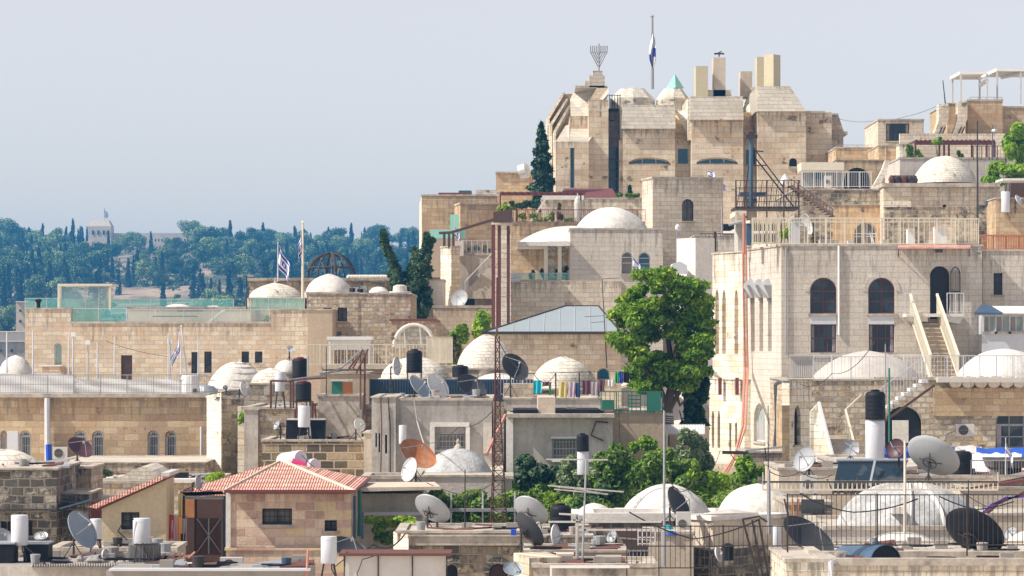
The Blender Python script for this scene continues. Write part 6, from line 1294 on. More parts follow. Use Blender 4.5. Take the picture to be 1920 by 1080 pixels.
for i,(a,b,t,bt,mm,lb) in enumerate(((1000,1016,713,737,'cl_cyan','bright cyan towel hanging first on the terrace line'),(1017,1034,716,724,'cl_maroon','small dark bundled garment beside the cyan towel'),(1029,1033,722,744,'cl_green','narrow green cloth beside the pale step block'),(1048,1064,716,745,'cl_yellow','mustard yellow towel on the terrace line'),(1065,1079,716,745,'cl_pink','pale pink towel beside the mustard yellow one'),(1079,1088,718,745,'cl_navy','dark blue towel beside the pale pink one'),(1092,1108,713,740,'cl_maroon','dark maroon shirt on the terrace line'),(1108,1122,716,742,'cl_grey','grey mauve shirt at the line end'),(1122,1134,712,735,'cl_maroon','maroon scarf hanging past the last line post'),(1153,1161,698,719,'cl_green','green cloth hanging beside the tree crown'),(1161,1168,696,719,'cl_blue','royal blue cloth hanging beside the tree crown'),(1140,1152,712,724,'cl_white','white cloth near the round blue window'),(1169,1180,698,718,'cl_black','black cloth hanging in the tree shade'))):
    cloth(lb,a,b,t,bt,126.9,mm,i)
m = MB(); m.tube(P(1124,697,126.9),P(1200,697,126.9),.012,4); tag(m.build('washing_wire',mt('darkmet'),org=P(1124,697,126.9)),'thin washing wire running into the tree crown','cable')
tank('black water tank over a white cylinder in front of the barred window',1081,1104,812,846,113,'blackp',lid='blackp'); heater('white cylinder directly beneath the small black tank',1082,1104,846,890,113,905)
p3 = thing('corrugated_porch','white corrugated porch roof over a shady entrance beneath the tree','porch',P(1240,870,128)); m = MB(); n_ = 46; vs = []
for j,(py,Y) in enumerate(((815,126),(797,131))):
    for i in range(n_*2+1): v = P(1187+(1322-1187)*i/(n_*2),py,Y); v.z += .05*(i%2); vs.append(v)
m.add(vs,[[i,i+1,n_*2+2+i,n_*2+1+i] for i in range(n_*2)]); m.build('roof',mt('white'),p3); m = MB(); m.pbox(1150,1330,800,900,133,.4); m.build('rear_wall',mt('pl_tan'),p3); m = MB(); m.pbox(1200,1255,818,880,132.5,.3); m.build('dark_doorway',mt('brown'),p3)
for a in (1174,1187,1250): m = MB(); m.tube(P(a,900,126),P(a,805,126),.06,4); m.build('post',mt('creamp'),p3)
wpan = thing('white_wall_panel','tall white rendered garden wall between the tree and the old wing','wall',P(1312,800,142)); m = MB(); m.pbox(1303,1330,708,830,142,.3); m.build('panel',mt('offwhite'),wpan)
# the big tree
rng = np.random.default_rng(5); Yt = 137; bt = thing('large_green_tree','large bright green leafy tree between the metal roof and the corner building','tree',P(1255,840,Yt)); cl = []
for cx_,cy_,w_,h_,k_ in ((1228,545,62,45,14),(1285,560,52,45,12),(1190,610,48,55,13),(1245,625,85,70,26),(1310,620,26,90,18),(1300,560,30,40,8),(1185,668,42,35,9),(1230,690,50,40,12),(1290,690,40,50,12),(1212,712,34,18,5),(1295,715,22,24,4),(1240,520,30,18,5),(1205,575,35,35,7)):
    for i in range(k_):
        a = rng.uniform(0,6.28); q_ = rng.uniform(0,1)**.5; px, py = cx_+w_*q_*math.cos(a)*.85, cy_+h_*q_*math.sin(a)*.85; px = min(max(px,1158),1325); Y = Yt+rng.uniform(-2.2,2.2)*(1-.3*q_); c = P(px,py,Y); s = rng.uniform(.30,.58)
        cl.append((c.x,c.y,c.z,s*1.15,s*1.15,s*.55,330))
p, n = clumps(cl, rng, .5); p[:,2] -= ((p[:,0]*0)+rng.uniform(0,.12,len(p))); leafmesh('crown',p,n,.13,'lf_tree',bt,aspect=2.0,rng=rng)
b0 = P(1258,850,Yt); lims = [((1258,850),(1252,765),(1262,700),(1250,620),(1240,560)),((1254,770),(1285,715),(1300,650)),((1252,765),(1228,700),(1195,640)),((1262,700),(1285,630),(1290,570)),((1240,735),(1210,690),(1185,660)),((1262,720),(1275,760),(1290,745))]
for i,l in enumerate(lims): m = MB(); m.path([P(*q_,Yt) for q_ in l],.26 if i == 0 else .12,7,.04); m.build('trunk' if i == 0 else 'limb',mt('bark'),bt)
bush('dark shaded leafy mass hanging under the large green tree',1255,1325,725,835,138.5,'lf_dark',4500,.2,seed=110,k=12,name='shade_shrub')  # leaves coloured dark for the shade beneath the tree
bush('dark shaded tree depth along the old honey wing',1270,1328,640,760,141,'lf_dark',3500,.22,seed=111,k=12,name='shaded_tree_depth',cat='tree',basey=860)  # shaded depth of the tree, shade put into dark leaf colour
# garden greenery
G = [('glossy dark citrus bush with orange tinged leaves',958,1040,858,925,117,'lf_dark',3200),('grey green olive bush before the barred window wall',1035,1130,862,950,115,'lf_olive',4200),('leafy mid green shrub in the garden middle',1110,1200,845,950,114,'lf_bush',4200),('tall bright shrub under the white corrugated porch',1165,1250,830,900,118,'lf_lime',2600),('dense deep green shrub behind the big white dome',1190,1290,850,950,116,'lf_bush',5000),('pale green leafy shrub against the old wing base',1270,1330,808,880,121,'lf_olive',3200),('yellow green shrub beside the battered stone base',1285,1360,870,950,117,'lf_lime',4000),('bright green low shrub beside the black jug tank',975,1050,915,985,112,'lf_lime',3200),('dark green bush behind the small white dome',1060,1140,905,965,113,'lf_dark',3200),('dark leafy bush between citrus and olive',1010,1060,900,960,116.5,'lf_bush',1800),('light leafy bush before the dark porch doorway',1235,1300,845,905,117,'lf_bush',2600),('grassy shrub hanging on the gate fence',1385,1425,862,905,120,'lf_lime',1100),
     ('deep green ivy bush at the foot of the render house',1130,1180,880,940,116,'lf_dark',2000),('twiggy olive shrub below the small black tank',1075,1125,880,930,114,'lf_olive',1500),('rounded dark bush below the olive bush',1040,1110,935,985,112.5,'lf_bush',2000)]
for i,(lb,a,b,t,bt_,Y,mm,nn_) in enumerate(G): bush(lb,a-8,b+8,t-6,bt_+14,Y,mm,int(nn_*1.7),.12,seed=120+i,k=12,name='garden_shrub',cat='shrub',basey=985)
rng = np.random.default_rng(21); uc = []
for i in range(330):
    Y = rng.uniform(111,123); px = rng.uniform(940,1390); t = (Y-111)/12; py = 975-t*85+rng.uniform(-14,20)
    if px > 1150 and py > 950: continue
    c = P(px,py,Y); uc.append((c.x,c.y,c.z,.42,.4,.3,60))
p, n = clumps(uc, rng); tag(leafmesh('undergrowth',p,n,.13,'lf_bush',rng=rng),'low garden undergrowth filling the slope between the shrubs',kind='stuff')
hg = thing('climbing_hedge','long green climbing hedge behind the low lattice mast foot','hedge',P(880,1000,110)); rng = np.random.default_rng(9)
cl = [(*P(rng.uniform(795,1010),rng.choice([rng.uniform(925,950),rng.uniform(962,995)]),110+rng.uniform(-.4,.4)),.28,.25,.2,130) for _ in range(110)]; p, n = clumps(cl, rng); leafmesh('foliage',p,n,.11,'lf_bush',hg,rng=rng)
m = MB(); m.pbox(790,1010,953,959,109.2,.2); m.build('wooden_rail',mt('greymet'),hg)
for a in (800,846,905,965): m = MB(); m.tube(P(a,998,109.4),P(a,922,109.4),.04,4); m.build('post',mt('pvcgrey'),hg)
gw2 = building('garden_backing_wall','long low grey garden wall above the climbing hedge', bx(680,960,113.5,3), 897,'pl_greylight', cop=.1)
g5 = thing('rusty_gate_fence','pale metal gate and thin bars at the garden edge beneath the old wing','gate',P(1390,900,122)); m = MB()
for i in range(16): m.tube(P(1355+i*6,925,122),P(1355+i*6,898,122),.014,4)
m.tube(P(1355,899,122),P(1450,899,122),.02,4); m.build('bars',mt('greymet'),g5); m = MB(); m.pbox(1357,1379,898,925,121.8,.05); m.build('panel',mt('lightmet'),g5)
wbm = thing('broken_beam_frame','dark steel beam with loose boards and hanging wires beneath the pointed windows','beam',P(1400,860,125)); m = MB(); m.tube(P(1354,848,125),P(1403,849,125),.09,4); m.build('beam',mt('darkmet'),wbm); m = MB(); m.tube(P(1396,845,125),P(1465,838,126),.06,4); m.tube(P(1380,883,125),P(1500,885,126),.09,5); m.build('board',mt('offwhite'),wbm); m = MB(); m.tube(P(1370,852,125),P(1392,880,125),.025,4); m.tube(P(1434,840,125),P(1440,905,125),.035,4); m.tube(P(1395,848,125),P(1395,905,125),.05,4); m.build('prop',mt('darkmet'),wbm)
ws2 = building('rough_garden_wall','rough pale garden wall beneath the broken beam', bx(1395,1466,128,4), 848,'st_old', cop=.05)
# ================================================================ foreground, left
ow = building('old_dark_wall_house','soot darkened old rubble wall house with low dome at the frame edge', bx(-60,107,101,5.5), 879,'st_black', cop=.04, wins=[(1,2,977,14,1002,'r','hole'),(1,15,977,21,1010,'r','dark'),(1,55,975,62,1004,'r','dark')])
m = MB(); m.pbox(-60,107,954,957,100.7,.3); m.build('ledge',mt('darkmet'),ow); dome(ow,-62,78,842,880,106,'st_dome',p=.55,seed=60,ring=False)
ow2 = building('stepped_stone_house','patched stepped stone house between the dark wall and the tan gable', bx(107,172,106,3), 877,'st_rubble', cop=.05); vol(ow2,bx(107,168,102,3),925,'st_black',cop=.04,part='dark_annex')
ow3 = building('long_weathered_wall','long weathered stone wall with humped vault below the courtyard building', bx(170,400,118,7), 905,'st_rubble', cop=.08)
m = MB(); pts = [(172,908),(172,900),(215,897),(235,890),(250,880),(262,876),(275,876),(287,882),(300,893),(345,899),(345,908)]; m.prism(pts,118.5,4); m.build('vault',mt('st_dome'),ow3)
vol(ow3,bx(97,385,130,8),867,'st_old',cop=.02,part='upper_terrace_wall'); m = MB(); m.pbox(320,352,886,897,118.4,.5); m.build('dark_vent',mt('blackp'),ow3); m = MB(); m.pbox(320,370,898,905,117.6,1); m.build('pale_shelf',mt('pl_white'),ow3)
bush('dry green tuft on the ledge of the long weathered wall',172,212,878,900,119,'lf_olive',800,.12,seed=150,k=6,stem=False,name='wall_tuft',cat='plant'); bush('green tuft on the ledge beside the tiled house',388,440,884,900,117,'lf_lime',900,.12,seed=151,k=6,stem=False,name='wall_tuft',cat='plant')
dish('large dark maroon dish standing before the arched windows',150,842,26,13,57,121,878,'dishmaroon')
# yellow gable house
yh = thing('yellow_gable_house','yellow rendered house with single pitched red roof and barred window','house',P(250,1030,100)); Yy = 100
A_, B_ = (X_(192,Yy),Yy), (X_(312,Yy),Yy); w = MB(); z0 = Z_(1090,Yy)
wallseg(w, yh, A_, B_, z0, Z_(950,Yy), [(228,960,262,992,'r','grid')])
w.add([(A_[0],Yy,Z_(950,Yy)),(B_[0],Yy,Z_(950,Yy)),(B_[0],Yy,Z_(897,Yy))],[[0,1,2]])
w.add([(A_[0],Yy+2.4,z0),(A_[0],Yy,z0),(A_[0],Yy,Z_(950,Yy)),(A_[0],Yy+2.4,Z_(950,Yy))],[[0,1,2,3]]); w.add([(B_[0],Yy,z0),(B_[0],Yy+2.4,z0),(B_[0],Yy+2.4,Z_(897,Yy)),(B_[0],Yy,Z_(897,Yy))],[[0,1,2,3]]); w.build('wall',mt('pl_yellow'),yh)
m = MB(); q_ = [P(166,950,Yy-.3),P(181,953,Yy-.3),P(319,893,Yy-.3),P(312,888,Yy-.3)]; m.hull(q_,[v+V((0,2.8,0)) for v in q_]); m.build('roof',mt('tile'),yh)
m = MB(); q_ = [P(172,953,Yy-.1),P(184,957,Yy-.1),P(313,899,Yy-.1),P(313,894,Yy-.1)]; m.hull(q_,[v+V((0,2.5,0)) for v in q_]); m.build('soffit',mt('redbrown'),yh)
m = MB(); m.pbox(303,318,886,893,Yy-.35,3); m.build('ridge_cap',mt('offwhite'),yh)
bt0 = thing('blue_tarp_roof','thin blue sheet roof sticking out beside the yellow house','tarpaulin',P(140,950,101)); m = MB(); q_ = [P(112,955,101),P(172,938,101),P(172,936,104),P(112,953,104)]; m.hull(q_,[v+V((0,0,.05)) for v in q_]); m.build('sheet',mt('bluesteel'),bt0)
m = MB(); m.pbox(172,190,940,1000,102,.2); tag(m.build('brown_door',mt('redbrown'),org=P(181,1000,102)),'dark red brown shutter in the shade beside the yellow house','shutter')
for i,(a,b,t,bb_) in enumerate(((178,222,930,941),)): tag(MB().pbox(a,b,t,bb_,108,1).build('white_box_gutter',mt('pvcgrey'),org=P(a,bb_,108)),'pale grey box gutter behind the sloping red roof','gutter')
# tiled house
Yt_ = 100
th = building('tiled_stone_house','rose and sand block house under a hipped red tile roof', bx(432,658,Yt_,9), 925,'st_rose', cop=0, wins=[(1,492,953,548,983,'r','grid'),(1,609,975,632,995,'r','grid')], roof='tile')
vol(th,bx(425,660,Yt_-.3,.3),1030,'st_rose',cop=.05,part='plinth',copmat='st_rose'); m = MB(); m.pbox(424,433,925,1032,Yt_-.05,.3); m.build('corner_strip',mt('pl_white'),th)
m = MB(); e = [P(421,921,Yt_-.5),P(666,921,Yt_-.5)]; e += [V((e[1].x,Yt_+9.4,e[1].z)),V((e[0].x,Yt_+9.4,e[0].z))]; rz_ = Z_(866,104.5); ra, rb_ = (X_(524,104.5),104.5,rz_), (X_(534,104.5),104.5,rz_)
m.add(e+[ra,rb_],[[0,1,5,4],[1,2,5],[2,3,4,5],[3,0,4]]); m.build('roof',mt('tile'),th)
m = MB(); m.path([e[0],e[1],e[2]],.07,4); m.build('gutter',mt('redbrown'),th); m = MB(); m.path([e[0],ra],.06,6); m.path([e[1],rb_],.06,6); m.build('hip_tiles',mt('pl_cream'),th)
lr = thing('lean_to_roof','long sloping red tile lean-to roof joined to the hipped roof','roof',P(400,920,101)); m = MB(); q_ = [P(338,921,101),P(425,922,101),P(528,866,105.2),P(500,872,105.5)]; m.hull(q_,[v-V((0,0,.12)) for v in q_][:4]); m.build('roof',mt('tile'),lr); m = MB(); q_ = [P(338,923,101),P(352,930,101),P(424,926,101),P(424,920,101)]; m.hull(q_,[v+V((0,.4,0)) for v in q_]); m.build('fascia',mt('redbrown'),lr)
dish('small grey dish on the lean-to roof',371,904,13,5,10,101,920,'dishgrey')
ph = thing('porch_shed','open dark porch under the lean-to roof with lattice door','porch',P(385,1050,102)); m = MB(); m.pbox(343,432,922,1060,106,.3); m.build('rear_wall',mt('brown'),ph)
for a in (345,368,421,429): m = MB(); m.tube(P(a,1062,102),P(a,930,102),.06,4); m.build('post',mt('bluesteel' if a > 420 else 'darkmet'),ph)
m = MB(); m.pbox(347,420,931,936,101.7,.4); m.build('beam',mt('galv'),ph); m = MB(); m.pbox(368,415,971,1040,101.8,.06); m.build('door',mt('brown'),ph)
m = MB(); 
for k in range(2): m.tube(P(370+k*44,972,101.7),P(414-k*44,1035,101.7),.02,4)
m.tube(P(392,972,101.7),P(392,1038,101.7),.03,4); m.build('door_brace',mt('greymet'),ph); m = MB(); m.pbox(348,367,935,970,105,.1); m.build('yellow_shutter',mt('rustlight'),ph)
for i,(a,b,t,bt_,mm,lb) in enumerate(((318,326,966,1010,'cl_red','crimson garment hanging first in the porch laundry'),(324,335,968,1035,'cl_pink','long pale striped towel in the porch laundry'),(331,342,968,1034,'cl_orange','long orange towel in the porch laundry'),(343,351,972,1012,'cl_grey','grey cloth hanging last in the porch laundry'),(335,343,925,968,'cl_yellow','narrow yellow cloth hung above the porch laundry'),(340,348,1000,1050,'cl_black','black trousers low in the porch laundry'),(322,328,975,1030,'cl_white','thin white towel behind the striped one'))): cloth(lb,a,b,t,bt_,100.8,mm,200+i)
m = MB(); m.tube(P(318,966,100.8),P(352,968,100.8),.015,4); tag(m.build('laundry_bar',mt('darkmet'),org=P(335,967,100.8)),'short dark laundry bar beside the porch','laundry bar')
acu('white air conditioner on the roof below the tiled house',413,455,1045,1073,90)
# solar boilers behind the ridge
for i,(x0,x1,y0,y1) in enumerate(((541,570,847,872),(570,594,861,884))):
    c = P((x0+x1)/2,(y0+y1)/2,109); m = MB(); R_ = M_(x1-x0,109)/2; m.lathe(c,[(R_*.9,-.35),(R_,-.28),(R_,.9),(R_*.9,1.0)],20,ax=(-.5,.8,-.1)); tag(m.build('water_heater',mt('tankwhite'),org=c,smooth=35),['round white boiler lying higher behind the tiled roof','round white boiler lying lower behind the tiled roof'][i],'water heater')
c = P(558,870,108.4); m = MB(); m.tube(P(548,866,108.4),P(572,874,108.4),.14,8); tag(m.build('pink_cover',mt('magenta'),org=c),'bright magenta roll between the two round white boilers','cover')
m = MB(); m.pbox(620,650,894,898,107,.6); m.tube(P(622,912,107),P(622,896,107),.03,4); m.tube(P(648,912,107),P(648,896,107),.03,4); tag(m.build('roof_table',mt('darkmet'),org=P(635,912,107)),'small low dark table on the flat roof behind the tiles','table')
fr_ = building('flat_roof_house','white flat roofed house with thick slab beside the tiled house', bx(668,792,105,5), 925,'pl_greylight', cop=0); m = MB(); m.hull([P(656,914,104),P(826,912,104),P(828,918,104),P(656,922,104)],[P(656,904,110),P(815,903,110),P(815,909,110),P(656,910,110)]); m.build('roof_slab',mt('pl_cream'),fr_)
m = MB(); m.pbox(680,790,960,966,104.8,.2); m.build('string_course',mt('pvcgrey'),fr_)
bush('yellow green vine over the white wall beside the tiled house',690,790,962,990,103.5,'lf_lime',2200,.11,seed=160,k=12,name='vine',cat='vine',basey=1020); bush('dark leafy shrub beneath the yellow green vine',690,750,985,1018,103,'lf_bush',1500,.11,seed=161,k=8)
pole('green_pipe_post','weathered green drain post beside the tiled house','post',675,918,1005,101.5,.09,'greenp'); m = MB(); m.tube(P(665,1010,101),P(665,930,101),.06,4); m.tube(P(680,1010,101),P(680,960,101),.05,4); tag(m.build('corner_pipes',mt('bluesteel'),org=P(665,1010,101)),'dark blue grey pipes at the tiled house corner','pipes')
# stone wall with arches, bottom middle
sw = building('arched_stone_house','old stone house with dark arched openings and pale flat parapet', bx(745,985,95,4), 998,'st_old', cop=.06, wins=[(1,836,1058,858,1092,'a','hole'),(1,917,1056,952,1092,'a','door')])
vol(sw,bx(762,1000,94.8,3),1004,'pl_coping',cop=.02,part='parapet_band',base=1022); m = MB(); m.hull([P(738,1040,94),P(766,1040,93.6),P(766,1003,94),P(738,997,96)],[v+V((0,.4,0)) for v in (P(738,1040,94),P(766,1040,93.6),P(766,1003,94),P(738,997,96))]); m.build('bright_corner',mt('st_limey'),sw)
for c_ in (847,934.5):
    w_ = 11 if c_ < 900 else 17.5; cc = P(c_,1056+w_,94.9); r0 = M_(w_,95); r1 = M_(w_+12,95); m = MB(); k = 9
    for i in range(k):
        a0, a1 = math.pi*(i+.04)/k, math.pi*(i+.96)/k; q_ = [(r0,a0),(r1,a0),(r1,a1),(r0,a1)]; m.add([V((cc.x+r*math.cos(a),cc.y,cc.z+r*math.sin(a))) for r,a in q_]+[V((cc.x+r*math.cos(a),cc.y+.1,cc.z+r*math.sin(a))) for r,a in q_],[[3,2,1,0],[0,1,5,4],[1,2,6,5],[2,3,7,6],[3,0,4,7]])
    m.build('arch_stones',mt('st_black'),sw)
dish('big grey dish seen from its back on the pale flat parapet',808,958,36,22,57,98,998,'dishgrey',back=True); dish('big grey dish turned away beside the black jug tank',993,961,35,22,55,96,1000,'dishgrey',back=True); dish('black dish tilted steeply on a short pole before the grey one',988,995,37,16,35,92,1040,'dishdark',back=True); dish('small white edge-on dish beside the black jug tank',1038,1004,21,8,5,93,1030,'dishwhite'); dish('small pale dish poking up at the bottom frame edge',961,1068,18,11,80,84,1098,'dishblue')
m = MB(); m.tube(P(820,1003,97.5),P(820,978,97.5),.04,5); tag(m.build('short_post',mt('darkmet'),org=P(820,1003,97.5)),'short dark post beside the grey dish back','post')
tank('black jug shaped water tank on the low roof beside the dishes',1031,1071,943,1000,97,'blackp',lid='blackp',ribs=3)
m = MB(); m.pbox(963,968,993,1003,93.5,.2); m.pbox(958,964,992,1003,93.6,.2); tag(m.build('small_paint_box',mt('cl_blue'),org=P(965,1003,93.5)),'small blue box on the parapet beneath the black dish','box')
pw = building('plaster_roof_house','pale plaster roof house in the bottom middle with low walls', bx(1000,1110,94,6), 1006,'st_limey', cop=.05); vol(pw,bx(985,1177,90,3),1034,'pl_cream',cop=.05,part='front_low_wall')
m = MB(); q_ = [P(963,1036,88),P(992,1046,86.5),P(992,1100,86.5),P(963,1100,88)]; m.hull(q_[::-1],[v+V((.9,.5,0)) for v in q_[::-1]]); m.build('bright_ramp_wall',mt('st_limey'),pw); m = MB(); m.pbox(992,1012,1046,1060,86.5,.8); m.build('capstone',mt('pl_dirty'),pw)
vol(pw,bx(1000,1230,86,3),1062,'pl_dirty',cop=.08,part='bottom_wall')
m = MB(); m.tube(P(1033,1100,85),P(1033,1060,85),.04,4); m.tube(P(1033,1062,85),P(1180,1062,85),.05,4); tag(m.build('white_pipe_frame',mt('white'),org=P(1033,1100,85)),'white pipe frame along the bottom edge of the frame','pipe')
# solar heaters / boilers in front left
heater('white boiler cylinder over the black box at the frame edge',22,54,965,1022,88,1068); heater('white boiler cylinder above the steel tank before the yellow house',250,283,971,1019,88,None); heater('white boiler cylinder behind the blue grey dish',170,192,972,1010,95,1040); heater('white boiler cylinder before the tiled house plinth',602,632,1005,1056,86,1085)
for i,(a,b,t,bt_,Y) in enumerate(((45,92,1020,1068,88),(-20,27,1020,1072,87.5))): r = thing('black_water_box',['square black water box with pale rim beside the boiler','square black water box cut by the frame edge'][i],'water tank',P((a+b)/2,bt_,Y)); m = MB(); m.pbox(a,b,t,bt_,Y,.8); m.build('tank_body',mt('blackp'),r); m = MB(); m.pbox(a-1,b+1,t-3,t,Y-.03,.9); m.build('rim',mt('galv'),r)
s_ = thing('steel_water_tank','ribbed steel water tank under the white boiler','water tank',P(272,1062,87.6)); m = MB(); c = P(272,1062,88.3); R_ = M_(30,88); m.lathe(c,[(R_*.97,0),(R_,.05),(R_,M_(42,88)),(R_*.9,M_(45,88))],28); m.build('barrel',mt('steeltank'),s_,smooth=40); m = MB()
for i in range(28): a = 2*math.pi*i/28; m.tube(c+V((R_*1.005*math.cos(a),R_*1.005*math.sin(a),.04)),c+V((R_*1.005*math.cos(a),R_*1.005*math.sin(a),M_(42,88))),.009,4)
m.build('rib_band',mt('greymet'),s_); m = MB(); m.path([P(258,1018,87.2),P(252,1060,87.1)],.02,4); m.path([P(276,1018,87.2),P(282,1062,87.1)],.02,4); m.path([P(268,1018,87.1),P(290,1050,87),P(303,1055,87)],.02,4); m.build('pipe',mt('darkmet'),s_)
wire('black hose curling beside the white boiler before the yellow house',[(252,973,87.8),(232,978,87.8),(222,995,87.8),(240,1012,87.8)],.02,'blackp','hose','hose',None)
dish('large blue grey dish leaning before the dark annex wall',150,995,38,16,30,92,1045,'dishblue'); dish('small white dish at the frame edge boiler',78,1006,13,6,90,89,1030,'dishwhite'); dish('grey dish piece poking in at the frame edge',6,1010,22,12,50,90,1040,'dishgrey'); dish('dark dish standing behind the boiler before the tiled house',652,1032,36,14,68,92,1062,'dishdark'); dish('tiny upright white dish on the rubble roof',197,1040,11,5,5,88,1060,'dishwhite')
rf1 = building('corrugated_roof_house','low roof with grey corrugated sheets along the bottom edge', bx(-60,300,86,4), 1062,'pl_greylight', cop=0,roof='concrete'); 
m = MB(); n_ = 60; vs = []
for j,(py,Y) in enumerate(((1066,85.5),(1056,89))):
    for i in range(n_*2+1): v = P(60+(280)*i/(n_*2),py,Y); v.z += .06*(i%2)+.03; vs.append(v)
m.add(vs,[[i,i+1,n_*2+2+i,n_*2+1+i] for i in range(n_*2)]); m.build('corrugated_sheet',mt('concrete'),rf1)
rf1b = building('pale_roof_house','pale grey parapet roof before the yellow house', bx(95,330,96,3), 1032,'pl_greylight', cop=.1)
rf2 = building('grey_roof_house','flat grey concrete roof edge at the bottom below the porch', bx(200,580,84,2.6), 1068,'concrete', cop=0, roof='concrete'); m = MB(); m.pbox(205,582,1066,1070,83.8,.4); m.build('edge_trim',mt('pvcgrey'),rf2)
pole('orange_post','slim orange red post with pale top on the bottom roof','post',575,1031,1098,84,.05,'pipered',px1=578)
bk2 = thing('covered_scooter','dark covered scooter shape on the bottom roof edge','scooter',P(570,1075,85)); m = MB(); m.lathe(P(562,1066,85.5),[(.35,-.1),(.33,.05),(.1,.15)],12,squash=.4); m.build('seat',mt('blackp'),bk2); m = MB(); m.tube(P(548,1064,85.5),P(580,1064,85.5),.06,6); m.tube(P(582,1075,85.5),P(586,1060,85.5),.05,6); m.build('body',mt('greymet'),bk2)
for i in range(14):
    a = rnd.uniform(100,240); c = P(a,1058+rnd.uniform(-8,2),87.5+rnd.random()); m = MB(); m.lathe(c,[(.1,-.05),(.13*rnd.uniform(.6,1.5),.05),(.05,.14)],6); tag(m.build('roof_stone',mt('concrete'),org=c),'pale stone weighting the corrugated roof sheets','stone','stones on the corrugated roof')
m = MB()
for i in range(7): m.tube(P(288+i*11,1052-i*1,88),P(300+i*11,1035+(i%3)*3,88.5),.03,4)
tag(m.build('lumber_pile',mt('pipered'),org=P(310,1050,88)),'loose pile of coloured boards before the porch','boards')
wsd = thing('white_panel_shed','shed wall of three big white panels under a rusty roof edge','shed',P(745,1090,82)); 
for i,(a,b) in enumerate(((648,708),(711,772),(775,836))): m = MB(); m.pbox(a,b,1042,1098,82,.06); m.build('wall_panel',mt('offwhite'),wsd)
for a in (646,709.5,773.5,838): m = MB(); m.tube(P(a,1098,81.95),P(a,1040,81.95),.02,4); m.build('post',mt('darkmet'),wsd)
m = MB(); m.pbox(636,846,1037,1042,81.7,1.6); m.build('roof',mt('rust'),wsd); wire('thin dark cable loop on the white shed panels',[(705,1040,81.8),(680,1048,81.8),(670,1075,81.8),(672,1098,81.8)],.015)
# ================================================================ foreground, right
for i,(x0,x1,yp,yb,Y_,mm,lab) in enumerate(((1166,1331,908,966,106,'pl_whitedome','low whitewashed house under the biggest smooth white dome'),(1342,1500,907,966,108,'pl_whitedome','low whitewashed house under the white dome behind the octagon roof'),(1078,1150,943,968,108,'pl_whitedome','low house under the smallest white dome beside the black tank'))):
    hh = building('white_dome_house',lab,bx(x0-4,x1+4,Y_-1.4,4),yb,'st_black' if i == 0 else 'pl_cream',cop=.12,Yr=Y_,copmat='pl_white'); dome(hh,x0,x1,yp,yb,Y_,mm,p=.66,seed=70+i,ring=False)
vol(hh,bx(1100,1262,100,3),975,'st_black',cop=.22,copmat='pl_white',part='sooty_wall')
oc = building('octagon_roof_house','white rendered house with faceted parapet and shallow grey dome', rb(1294,1336,1478,99,35), 975,'pl_cream', cop=.12, copmat='pl_white'); dome(oc,1302,1440,955,975,104,'pl_greydome',p=.8,seed=75,ring=False)
vol(oc,rb(1290,1334,1475,98.2,35),1028,'st_black',cop=0,part='sooty_base')
wh2 = building('narrow_white_wall','narrow cream wall with posts behind the pointed bars', bx(1215,1300,96,3), 1000,'pl_cream', cop=.06)
ls2 = thing('old_dark_dish_stand','upright dark dish with streaks leaning on the biggest white dome','satellite dish',P(1266,985,100)); bpy.data.objects.remove(ls2)
dish('upright dark streaked dish leaning on the biggest white dome',1267,948,36,15,28,99,985,'dishdark'); 
acu('white air conditioner standing beside the upright dark dish',1268,1295,960,1003,97)
for i,(a,b,t,bt_,mm,lb) in enumerate(((1241,1262,984,992,'cl_cyan','flat cyan tray beside the upright dark dish'),(1247,1270,995,1003,'bluetarp','crumpled bright blue sheet beside the air conditioner'))): m = MB(); c = P((a+b)/2,bt_,96); m.lathe(c,[(M_(b-a,96)/2,0),(M_(b-a,96)/2*.9,M_(bt_-t,96)*.6),(.05,M_(bt_-t,96))],9,squash=.6); tag(m.build('plastic_sheet',mt(mm),org=c),lb,'sheet')
funnel = thing('wooden_funnel_tower','weathered brown flared wooden post frame before the sooty wall','frame',P(1197,1098,90)); m = MB(); c = P(1197,1098,90); m.frus((1177,1216,1098,90,.6),(1177,1214,1030,90,.6)); m.frus((1178,1215,1030,90,.6),(1152,1220,993,90,1.0)); m.build('body',mt('brown'),funnel)
m = MB(); 
for k in range(6): m.tube(P(1180+k*7,1098,89.9),P(1180+k*7,1030,89.9),.02,4)
m.tube(P(1160,1008,89.9),P(1217,1012,89.9),.03,4); m.tube(P(1176,1032,89.9),P(1216,1032,89.9),.03,4); m.build('batten',mt('greymet'),funnel)
lt = thing('white_window_grille','white square window grille leaning over the wooden frame','grille',P(1212,1020,89)); m = MB()
for k in range(5): m.tube(P(1196+k*8,1022,89),P(1196+k*8,992,89),.018,4)
for k in range(3): m.tube(P(1196,995+k*12,89),P(1228,995+k*12,89),.018,4)
m.build('bars',mt('white'),lt)
pole('long_thin_mast','long thin grey antenna mast crossing the porch and white dome','mast',1245,770,1060,93,.045,'galv',px1=1245)
ya = thing('roof_antenna','comb shaped television antenna on the long thin mast','antenna',P(1245,790,93)); m = MB(); m.tube(P(1243,776,93),P(1263,778,93),.015,4)
for k in range(5): m.tube(P(1243,774+k*4,93),P(1262,775+k*4,93),.01,4)
m.build('elements',mt('greymet'),ya)
an2 = thing('television_antenna','tall slim mast with long pale crossed antenna rods before the garden','antenna',P(1090,1076,88)); m = MB(); m.tube(P(1090,1098,88),P(1099,860,88),.04,6,.025); m.build('pole',mt('galv'),an2); m = MB()
for a in ((1027,910,1169,922),(1039,917,1140,926),(1048,913,1098,918),(1024,861,1140,862),(1075,915,1138,927)): m.tube(P(a[0],a[1],87.9),P(a[2],a[3],88.1),.025,4)
m.build('rods',mt('offwhite'),an2)
